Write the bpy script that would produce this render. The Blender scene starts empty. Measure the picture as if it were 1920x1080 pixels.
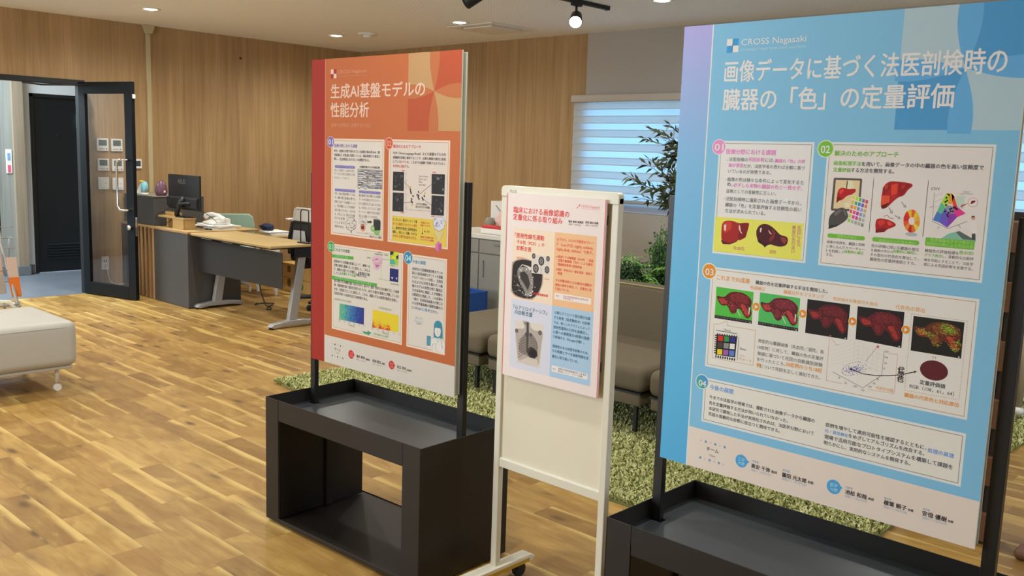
import bpy, bmesh, math, random
from mathutils import Vector, Matrix
import numpy as np
PI = math.pi
C = bpy.context.scene.collection
scn = bpy.context.scene
# ---------------------------------------------------------------- camera
cam_d = bpy.data.cameras.new('camera'); cam = bpy.data.objects.new('camera', cam_d); C.objects.link(cam)
cam_d.sensor_width = 36.0; cam_d.lens = 1730.567 * 36 / 1920; cam_d.clip_start = .05
def cam_matrix(yaw, pit, rol, loc):
    cy, sy, cp, sp = math.cos(yaw), math.sin(yaw), math.cos(pit), math.sin(pit)
    f = Vector((sy*cp, cy*cp, -sp)); r = Vector((cy, -sy, 0)); d = f.cross(r)
    r2 = math.cos(rol)*r + math.sin(rol)*d; d2 = -math.sin(rol)*r + math.cos(rol)*d
    m = Matrix.Identity(4)
    for i in range(3):
        m[i][0] = r2[i]; m[i][1] = -d2[i]; m[i][2] = -f[i]; m[i][3] = loc[i]
    return m
cam.matrix_world = cam_matrix(-.754246626, .143177357, -.0331859642, (0, 0, 1.5))
scn.camera = cam
# ---------------------------------------------------------------- exposure, world, large lights
vs = scn.view_settings
vs.view_transform = 'Standard'; vs.look = 'None'; vs.gamma = 1; vs.use_curve_mapping = False
vs.exposure = 0.50
scn.cycles.use_denoising = True
scn.cycles.max_bounces = 10; scn.cycles.diffuse_bounces = 6; scn.cycles.glossy_bounces = 4; scn.cycles.transmission_bounces = 8
scn.cycles.sample_clamp_indirect = 6
w = bpy.data.worlds.new('world'); scn.world = w; w.use_nodes = True
w.node_tree.nodes['Background'].inputs[0].default_value = (.62, .8, 1, 1)
w.node_tree.nodes['Background'].inputs[1].default_value = 1.2
def area(name, loc, aim, sx, sy, power, col):
    d = bpy.data.lights.new(name, 'AREA'); d.shape = 'RECTANGLE'; d.size = sx; d.size_y = sy; d.energy = power; d.color = col
    o = bpy.data.objects.new(name, d); C.objects.link(o); o.location = loc
    o.rotation_euler = Vector(aim).to_track_quat('-Z', 'Y').to_euler(); return o
WARM = (1, .985, .92)
area("hall_fill_light", (-10.2, 2.6, 2.66), (0, .02, -1), .9, 3.0, 200, (.70, .86, 1))  # unseen panel under the hall ceiling, added to stand in for cool daylight
area('side_fill_light', (2.9, 3.2, 1.55), (-1, 0, -.12), 3.6, 1.5, 22, (.72, .86, 1))  # soft fill added out of view at the right wall's opening
area('front_fill_light', (-5.2, -3.3, 1.6), (0, 1, -.1), 3.0, 1.5, 120, (.72, .86, 1))  # added cool fill, out of view, brightens the fronts of the posters
# ---------------------------------------------------------------- helpers
def lin(h, k=1.0, a=1.0):
    h = h.lstrip('#'); o = []
    for i in (0, 2, 4):
        c = int(h[i:i+2], 16) / 255
        o.append(min(.92, (c/12.92 if c <= .04045 else ((c+.055)/1.055)**2.4) * k))
    return (*o, a)
MATS = {}
def mat(name, col='#888888', rough=.5, metal=0, spec=.5, emit=None, es=0, trans=0, alpha=1, noise=0, nscale=6.0, coat=0, bump=0, bscale=200):
    if name in MATS: return MATS[name]
    m = bpy.data.materials.new(name); m.use_nodes = True; nt = m.node_tree; b = nt.nodes['Principled BSDF']
    b.inputs['Base Color'].default_value = lin(col); b.inputs['Roughness'].default_value = rough; b.inputs['Metallic'].default_value = metal
    b.inputs['Specular IOR Level'].default_value = spec; b.inputs['Coat Weight'].default_value = coat
    if emit: b.inputs['Emission Color'].default_value = lin(emit); b.inputs['Emission Strength'].default_value = es
    b.inputs['Transmission Weight'].default_value = trans; b.inputs['Alpha'].default_value = alpha
    geo = None
    if noise:
        tc = nt.nodes.new('ShaderNodeTexCoord'); n = nt.nodes.new('ShaderNodeTexNoise'); n.inputs['Scale'].default_value = nscale; n.inputs['Detail'].default_value = 6
        mx = nt.nodes.new('ShaderNodeMix'); mx.data_type = 'RGBA'
        c = lin(col); mx.inputs[6].default_value = tuple(v*(1-noise) for v in c[:3]) + (1,); mx.inputs[7].default_value = tuple(min(1, v*(1+noise)) for v in c[:3]) + (1,)
        nt.links.new(tc.outputs['Object'], n.inputs['Vector']); nt.links.new(n.outputs['Fac'], mx.inputs[0]); nt.links.new(mx.outputs[2], b.inputs['Base Color'])
    if bump:
        tc = nt.nodes.new('ShaderNodeTexCoord'); n = nt.nodes.new('ShaderNodeTexNoise'); n.inputs['Scale'].default_value = bscale; n.inputs['Detail'].default_value = 3
        bp = nt.nodes.new('ShaderNodeBump'); bp.inputs['Strength'].default_value = bump; bp.inputs['Distance'].default_value = .002
        nt.links.new(tc.outputs['Object'], n.inputs['Vector']); nt.links.new(n.outputs['Fac'], bp.inputs['Height']); nt.links.new(bp.outputs[0], b.inputs['Normal'])
    MATS[name] = m; return m
class NT:
    """tiny node-graph writer"""
    def __init__(s, name):
        s.m = bpy.data.materials.new(name); s.m.use_nodes = True; s.t = s.m.node_tree; s.b = s.t.nodes['Principled BSDF']; MATS[name] = s.m
    def n(s, typ, ins=None, **kw):
        x = s.t.nodes.new(typ)
        for k, v in kw.items(): setattr(x, k, v)
        for k, v in (ins or {}).items(): s.set(x.inputs[k], v)
        return x
    def set(s, inp, v):
        if isinstance(v, bpy.types.NodeSocket): s.t.links.new(v, inp)
        else: inp.default_value = v
    def math(s, op, a, b=0.0, c=None):
        x = s.n('ShaderNodeMath', {0: a, 1: b}, operation=op)
        if c is not None: s.set(x.inputs[2], c)
        return x.outputs[0]
    def mix(s, f, a, b, bt='MIX'):
        x = s.n('ShaderNodeMix', {0: f, 6: a, 7: b}, data_type='RGBA', blend_type=bt); return x.outputs[2]
    def xyz(s, x, y, z): return s.n('ShaderNodeCombineXYZ', {0: x, 1: y, 2: z}).outputs[0]
    def white(s, v): return s.n('ShaderNodeTexWhiteNoise', {'Vector': v}, noise_dimensions='3D').outputs['Value']
    def noise(s, v, sc, det=4, dist=0): return s.n('ShaderNodeTexNoise', {'Vector': v, 'Scale': sc, 'Detail': det, 'Distortion': dist}).outputs['Fac']
    def ramp(s, f, stops):
        x = s.n('ShaderNodeValToRGB', {0: f}); e = x.color_ramp.elements
        while len(e) < len(stops): e.new(.5)
        for el, (p, c) in zip(e, stops): el.position = p; el.color = lin(c) if isinstance(c, str) else (c, c, c, 1)
        return x.outputs[0]
    def smooth(s, v, a, b): return s.n('ShaderNodeMapRange', {0: v, 1: a, 2: b}, interpolation_type='SMOOTHSTEP').outputs[0]
class MB:
    """collects shapes into one mesh"""
    def __init__(s): s.v, s.f, s.m, s.sm = [], [], [], []
    def add(s, vs, fs, m=0, sm=False):
        k = len(s.v); s.v += [tuple(p) for p in vs]
        for f in fs: s.f.append(tuple(i+k for i in f)); s.m.append(m); s.sm.append(sm)
        return s
    def box(s, x0, x1, y0, y1, z0, z1, m=0):
        return s.add([(x, y, z) for z in (z0, z1) for y in (y0, y1) for x in (x0, x1)], [(0, 2, 3, 1), (4, 5, 7, 6), (0, 1, 5, 4), (2, 6, 7, 3), (0, 4, 6, 2), (1, 3, 7, 5)], m)
    def rbox(s, x0, x1, y0, y1, z0, z1, r, m=0, seg=3):
        b = bmesh.new(); bmesh.ops.create_cube(b, size=1)
        for v in b.verts: v.co = Vector(((x0+x1)/2 + v.co.x*(x1-x0), (y0+y1)/2 + v.co.y*(y1-y0), (z0+z1)/2 + v.co.z*(z1-z0)))
        bmesh.ops.bevel(b, geom=b.edges[:], offset=r, segments=seg, profile=.5, affect='EDGES', clamp_overlap=True)
        return s.bm(b, m, True)
    def bm(s, b, m=0, sm=False):
        b.verts.index_update(); s.add([v.co[:] for v in b.verts], [[v.index for v in f.verts] for f in b.faces], m, sm); b.free(); return s
    def prism(s, pts, axis, a, b, m=0):
        """outline pts in the two other axes, extruded along axis 'x','y','z' from a to b"""
        n = len(pts); mk = {'x': lambda p, t: (t, p[0], p[1]), 'y': lambda p, t: (p[0], t, p[1]), 'z': lambda p, t: (p[0], p[1], t)}[axis]
        vs = [mk(p, a) for p in pts] + [mk(p, b) for p in pts]
        return s.add(vs, [tuple(range(n))[::-1], tuple(range(n, 2*n))] + [(i, (i+1) % n, (i+1) % n+n, i+n) for i in range(n)], m)
    def tube(s, path, r, n=10, m=0, cap=True):
        P = [Vector(p) for p in path]; rs = r if isinstance(r, (list, tuple)) else [r]*len(P); vs = []; up = None
        for i, p in enumerate(P):
            d = ((P[min(i+1, len(P)-1)]-p).normalized() + (p-P[max(i-1, 0)]).normalized()).normalized()
            if up is None: up = Vector((0, 0, 1)) if abs(d.z) < .9 else Vector((1, 0, 0))
            u = (up - d*up.dot(d)).normalized(); up = u; w_ = d.cross(u)
            vs += [p + rs[i]*(math.cos(2*PI*k/n)*u + math.sin(2*PI*k/n)*w_) for k in range(n)]
        fs = [(i*n+k, i*n+(k+1) % n, (i+1)*n+(k+1) % n, (i+1)*n+k) for i in range(len(P)-1) for k in range(n)]
        if cap: fs += [tuple(range(n))[::-1], tuple(range((len(P)-1)*n, len(P)*n))]
        return s.add(vs, fs, m, True)
    def cyl(s, c, r, h, n=24, m=0, axis='z'):
        c = Vector(c); d = {'z': Vector((0, 0, h)), 'x': Vector((h, 0, 0)), 'y': Vector((0, h, 0))}[axis]
        k = len(s.sm); s.tube([c, c+d], r, n, m); s.sm[-2] = s.sm[-1] = False; return s
    def lathe(s, c, prof, n=24, m=0):
        vs = [(c[0]+r*math.cos(2*PI*k/n), c[1]+r*math.sin(2*PI*k/n), c[2]+z) for r, z in prof for k in range(n)]
        fs = [(i*n+k, i*n+(k+1) % n, (i+1)*n+(k+1) % n, (i+1)*n+k) for i in range(len(prof)-1) for k in range(n)]
        return s.add(vs, fs + [tuple(range(n))[::-1], tuple(range((len(prof)-1)*n, len(prof)*n))], m, True)
    def build(s, name, mats, parent=None, bevel=0, seg=2, **tags):
        me = bpy.data.meshes.new(name)
        off = Vector((0, 0, 0)); p = parent
        while p: off += p.location; p = p.parent
        me.from_pydata([tuple(Vector(v)-off) for v in s.v], [], s.f)
        if not isinstance(mats, (list, tuple)): mats = [mats]
        for m in mats: me.materials.append(m)
        me.polygons.foreach_set('material_index', s.m); me.polygons.foreach_set('use_smooth', s.sm); me.update()
        o = bpy.data.objects.new(name, me); C.objects.link(o); o.parent = parent
        if bevel:
            b = o.modifiers.new('bevel', 'BEVEL'); b.width = bevel; b.segments = seg; b.limit_method = 'ANGLE'; b.angle_limit = math.radians(40)
        for k, v in tags.items(): o[k] = v
        return o
def thing(name, label, cat, loc, group=None):
    o = bpy.data.objects.new(name, None); C.objects.link(o); o.location = loc; o.empty_display_size = .1
    o['label'] = label; o['category'] = cat
    if group: o['group'] = group
    return o
def tag(o, label, cat, group=None):
    o['label'] = label; o['category'] = cat
    if group: o['group'] = group
    return o
def struct(name, mb, m, parent=None, bevel=0):
    o = mb.build(name, m, parent, bevel)
    if parent is None: o['kind'] = 'structure'
    return o
def copy_tree(o, loc, label, group=None):
    r = o.copy(); C.objects.link(r); r.location = loc; r['label'] = label
    if group: r['group'] = group
    for ch in list(o.children):
        c = ch.copy(); C.objects.link(c); c.parent = r
        for g in ch.children:
            d = g.copy(); C.objects.link(d); d.parent = c
    return r
def box(x0, x1, y0, y1, z0, z1): return MB().box(x0, x1, y0, y1, z0, z1)
def text_mb(t, loc, size, xdir, updir, mbm=None, m=0, off=0.0):
    """flat lettering as mesh: xdir = reading direction, updir = up"""
    cu = bpy.data.curves.new('t', 'FONT'); cu.body = t; cu.size = size; cu.align_x = 'CENTER'; cu.resolution_u = 3
    o = bpy.data.objects.new('t', cu); C.objects.link(o); bpy.context.view_layer.update()
    me = o.evaluated_get(bpy.context.evaluated_depsgraph_get()).to_mesh()
    mb = mbm or MB(); X, U, L = Vector(xdir), Vector(updir), Vector(loc)
    mb.add([L + X*v.co.x + U*v.co.y for v in me.vertices], [tuple(p.vertices) for p in me.polygons], m)
    bpy.data.objects.remove(o); bpy.data.curves.remove(cu); return mb
# ---------------------------------------------------------------- printed sheets
INK = NT('print_ink'); INK.b.inputs['Roughness'].default_value = .55; INK.b.inputs['Specular IOR Level'].default_value = .25
INK.set(INK.b.inputs['Base Color'], INK.n('ShaderNodeVertexColor', layer_name='ink').outputs[0])
def print_sheet(name, data, X0, Z0, Y, k, parent):
    """data in millimetres on the sheet; built as one thin layered mesh just in front of the panel"""
    V, F, COL = [], [], []
    n_ = [0]
    def put(pts, faces, c, l):
        y = Y - .0003 - .000018*l - n_[0]*4e-8; n_[0] += 1; b = len(V)
        cs = c if isinstance(c, list) else [c]*len(pts)
        for (u, v), cc in zip(pts, cs): V.append((X0+u/1000, y, Z0+v/1000)); COL.append(cc)
        F.extend([tuple(i+b for i in f) for f in faces])
    def poly(pts, c, l, soft=False):
        if soft:
            for _ in range(2): pts = [(p[0]*w1+q[0]*(1-w1), p[1]*w1+q[1]*(1-w1)) for p, q in zip(pts, pts[1:]+pts[:1]) for w1 in (.75, .25)]
        a = sum(pts[i-1][0]*pts[i][1]-pts[i][0]*pts[i-1][1] for i in range(len(pts)))
        if a < 0: pts = pts[::-1]
        put(pts, [tuple(range(len(pts)))], c, l)
    def ell(u, v, ru, rv, n=40): return [(u+ru*math.cos(2*PI*i/n), v+rv*math.sin(2*PI*i/n)) for i in range(n)]
    texts = []
    for e in data:
        t = e[0]
        if t == 'Q':
            _, c, l, u0, v0, u1, v1, rad = e; u0, u1 = min(u0, u1), max(u0, u1); v0, v1 = min(v0, v1), max(v0, v1)
            if rad:
                r = min(rad, (v1-v0)/2*.98); p = []
                for cx, cy, a0 in ((u1-r, v1-r, 0), (u0+r, v1-r, 90), (u0+r, v0+r, 180), (u1-r, v0+r, 270)):
                    p += [(cx+r*math.cos(math.radians(a0+i*15)), cy+r*math.sin(math.radians(a0+i*15))) for i in range(7)]
            else: p = [(u0, v0), (u1, v0), (u1, v1), (u0, v1)]
            poly(p, lin(c, k), l)
        elif t == 'P': poly([(e[3][i], e[3][i+1]) for i in range(0, len(e[3]), 2)], lin(e[1], k), e[2], len(e[3]) > 16 and e[2] > 2)
        elif t == 'E': poly(ell(*e[3:], n=40 if e[5] > 6 else 12), lin(e[1], k), e[2])
        elif t == 'L':
            _, c, l, wd, f = e; q = [Vector((f[i], f[i+1])) for i in range(0, len(f), 2)]
            for a, b in zip(q, q[1:]):
                d = (b-a)
                if d.length < 1e-6: continue
                d.normalize(); nn = Vector((-d.y, d.x))*wd/2
                poly([a-nn, b-nn, b+nn, a+nn], lin(c, k), l)
        elif t == 'LENS':
            _, c, l, uc, vc, hu, hv, (a0, b0, a1, b1) = e; w_ = .115
            for sx, sy in ((0, 1), (0, -1), (1, 0), (-1, 0)):
                L_ = 1.06
                p = []
                for i in range(15):
                    q = i/14; wd = w_*math.sin(PI*min(q*.62, 1))
                    p.append((q*L_, wd))
                p = p + [(x, -y) for x, y in p[::-1]]
                p = [(uc + (y*hu*1.6 if sx == 0 else sx*x*hu), vc + (sy*x*hv if sx == 0 else y*hv*1.6)) for x, y in p]
                p = [(min(max(x, a0), a1), min(max(y, b0), b1)) for x, y in p]
                poly(p, lin(c, k), l)
        elif t == 'G':   # the printed band that runs from lavender at the top to cyan at the foot
            _, _, l, u0, v0, u1, v1 = e; st = [(0, '#52a8d8'), (.35, '#5cb0ea'), (.7, '#7ab2f2'), (1, '#a6a4e6')]
            for (p, c), (q, d) in zip(st, st[1:]):
                put([(u0, v0+p*(v1-v0)), (u1, v0+p*(v1-v0)), (u1, v0+q*(v1-v0)), (u0, v0+q*(v1-v0))], [(0, 1, 2, 3)], [lin(c, k), lin(c, k), lin(d, k), lin(d, k)], l)
        elif t == 'GE':
            _, _, l, u, v, r = e; p = ell(u, v, r, r); a, b = lin('#4aa890', k), lin('#4a90d0', k)
            put(p, [tuple(range(len(p)))], [tuple(a[i]+(b[i]-a[i])*(.5+.35*(x-u)/r+.35*(y-v)/r) for i in range(3))+(1,) for x, y in p], l)
        elif t in ('ORG', 'HEAT'):   # small pictures: an organ on a plain ground, or a coloured measurement chart
            q = e[2]
            def m(a, b): return tuple(q[i]*(1-a)*(1-b) + q[2+i]*a*(1-b) + q[4+i]*a*b + q[6+i]*(1-a)*b for i in (0, 1))
            def pp(c, p, l): poly([m(*z) for z in p], lin(c, k), l, len(p) > 5)
            full = [(0, 0), (1, 0), (1, 1), (0, 1)]
            if t == 'HEAT':
                rr = random.Random(11+e[3]); pp('#2a3a8a' if e[3] == 0 else '#e4cc2e', full, 5); n = 30
                for i in range(n):
                    for j in range(22):
                        a, b = i/n, j/22; z = rr.random()
                        if e[3] == 0: c = ('#6ab48a', '#4a9aa0', '#3a7aa8', '#2e5aa0', '#2a3a8a')[min(4, max(0, int(a*5.5 + z*1.6 - .7)))]
                        else:
                            hot = (b-.35)*(1.2 if a < .68 else .15)*(1.3-.5*abs(math.sin(a*11)))
                            c = '#b8241a' if hot > .62+z*.4 else '#d8601e' if hot > .42+z*.4 else '#e0a028' if hot > .2+z*.5 else ''
                        if c: pp(c, [(a, b), (a+1/n, b), (a+1/n, b+1/22), (a, b+1/22)], 6)
                continue
            _, _, _, bg, base, mid, hi, sd, extra, bar = e; rr = random.Random(sd); pp(bg, full, 4)
            O = [(.02, .32), (.06, .27), (.12, .3), (.24, .29), (.29, .22), (.36, .13), (.48, .08), (.6, .07), (.7, .07), (.82, .12), (.91, .19), (.97, .3), (.96, .42), (.94, .52), (.98, .64), (.97, .76), (.9, .86), (.82, .84), (.76, .74), (.69, .62), (.62, .57), (.59, .68), (.54, .77), (.45, .78), (.39, .68), (.36, .6), (.3, .53), (.22, .58), (.13, .54), (.07, .44)]
            pp(base, O, 5)
            def inside(x, y):
                r_ = False
                for (ax, ay), (bx, by) in zip(O, O[1:]+O[:1]):
                    if (ay > y) != (by > y) and x < (bx-ax)*(y-ay)/(by-ay)+ax: r_ = not r_
                return r_
            for p, c in [([(.36, .2), (.55, .12), (.75, .12), (.9, .25), (.86, .42), (.7, .36), (.55, .42), (.42, .36)], mid), ([(.08, .36), (.2, .34), (.32, .42), (.28, .5), (.16, .52)], hi), ([(.66, .46), (.78, .42), (.88, .62), (.92, .78), (.84, .8), (.76, .64)], hi), ([(.4, .46), (.52, .46), (.55, .62), (.47, .72), (.4, .62)], mid)]: pp(c, p, 6)
            for i in range(420):
                a, b = rr.uniform(.03, .97), rr.uniform(.08, .85); w1, h1 = rr.uniform(.008, .05), rr.uniform(.006, .02); t1 = rr.uniform(-.035, .035)
                if not (inside(a, b) and inside(a+w1, b+t1)): continue
                up = b < .42 and a > .35; ch = [mid, mid, base, '#2a0a0c', '#3a0c12', hi] if up else [hi, hi, mid, base, '#2a0a0c', '#c8604e' if sd < 3 else hi]
                pp(rr.choice(ch), [(a, b), (a+w1*.5, b+t1*.5-h1*.6), (a+w1, b+t1), (a+w1*.5, b+t1*.5+h1)], 7)
            if extra:
                for i in range(330):
                    x, y = rr.choice([(.62, .14), (.72, .2), (.8, .28), (.36, .46), (.9, .58), (.86, .8), (.46, .74), (.66, .3), (.16, .4)]); a = x+rr.gauss(0, .06); b = y+rr.gauss(0, .05); w1 = rr.uniform(.008, .03)
                    if inside(a, b): pp(rr.choice(['#7fae2a', '#9ac43a', '#5a8a20', '#6a9a28']), [(a, b), (a+w1, b+.01), (a+w1*.6, b+.022), (a-.005, b+.015)], 8)
            if bar:
                pp('#201c1c', [(0, .9), (1, .9), (1, 1), (0, 1)], 8)
                for i in range(24): pp('#a8a4a0', [(.03+i*.04, .925), (.036+i*.04, .925), (.036+i*.04, .96), (.03+i*.04, .96)], 9)
                pp('#d0ccc8', [(.58, .62), (.6, .61), (.7, .83), (.685, .835)], 9); pp('#e8e0dc', [(.9, .5), (.93, .5), (.92, .74), (.9, .7)], 9)
            pp('#c8c4c0', [(.94, .95), (.97, .95), (.97, .985), (.94, .985)], 9)
        elif t == 'T': texts.append(e)
    objs = []
    for e in texts:
        cu = bpy.data.curves.new('t', 'FONT'); cu.body = e[1]; cu.resolution_u = 2 if e[3] < 900 and len(e[1]) > 6 else 3
        o = bpy.data.objects.new('t', cu); C.objects.link(o); objs.append((o, cu, e))
    bpy.context.view_layer.update(); dg = bpy.context.evaluated_depsgraph_get()
    for o, cu, (_, s, u, v, wd, h, c, b) in objs:
        me = o.evaluated_get(dg).to_mesh()
        if me and len(me.vertices):
            co = np.empty(len(me.vertices)*3); me.vertices.foreach_get('co', co); co = co.reshape(-1, 3)
            x0, x1 = co[:, 0].min(), co[:, 0].max(); sx = wd/max(x1-x0, 1e-4); cjk = any(ord(ch) > 0x2fff for ch in s)
            sy = (h/(.9 if cjk else .72)) if h else sx
            y0 = -.08 if cjk else 0
            fs = [tuple(p.vertices) for p in me.polygons]; w1 = (0, .019, .027, .05)[b]    # heavier lettering: the glyph printed over itself, slightly shifted
            sh = [(0, 0)] if not b else ([(-w1, 0), (w1, 0), (0, -w1*.7), (0, w1*.7)] if b < 3 else [(w1*math.cos(a), w1*math.sin(a)) for a in (0, .8, 1.6, 2.4, 3.1, 3.9, 4.7, 5.5)])
            for q_, (ax, ay) in enumerate(sh): put([((p[0]-x0+ax)*sx+u, (p[1]-y0+ay)*sy+v) for p in co], fs, lin(c, k), (13 if b != 3 else 11)+q_*.3)
    for o, cu, e in objs: bpy.data.objects.remove(o); bpy.data.curves.remove(cu)
    mb = MB(); mb.v, mb.f, mb.m, mb.sm = V, F, [0]*len(F), [False]*len(F)
    o = mb.build(name, INK.m, parent)
    at = o.data.color_attributes.new('ink', 'FLOAT_COLOR', 'POINT')
    at.data.foreach_set('color', np.array(COL, dtype=np.float32).ravel())
    return o
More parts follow.
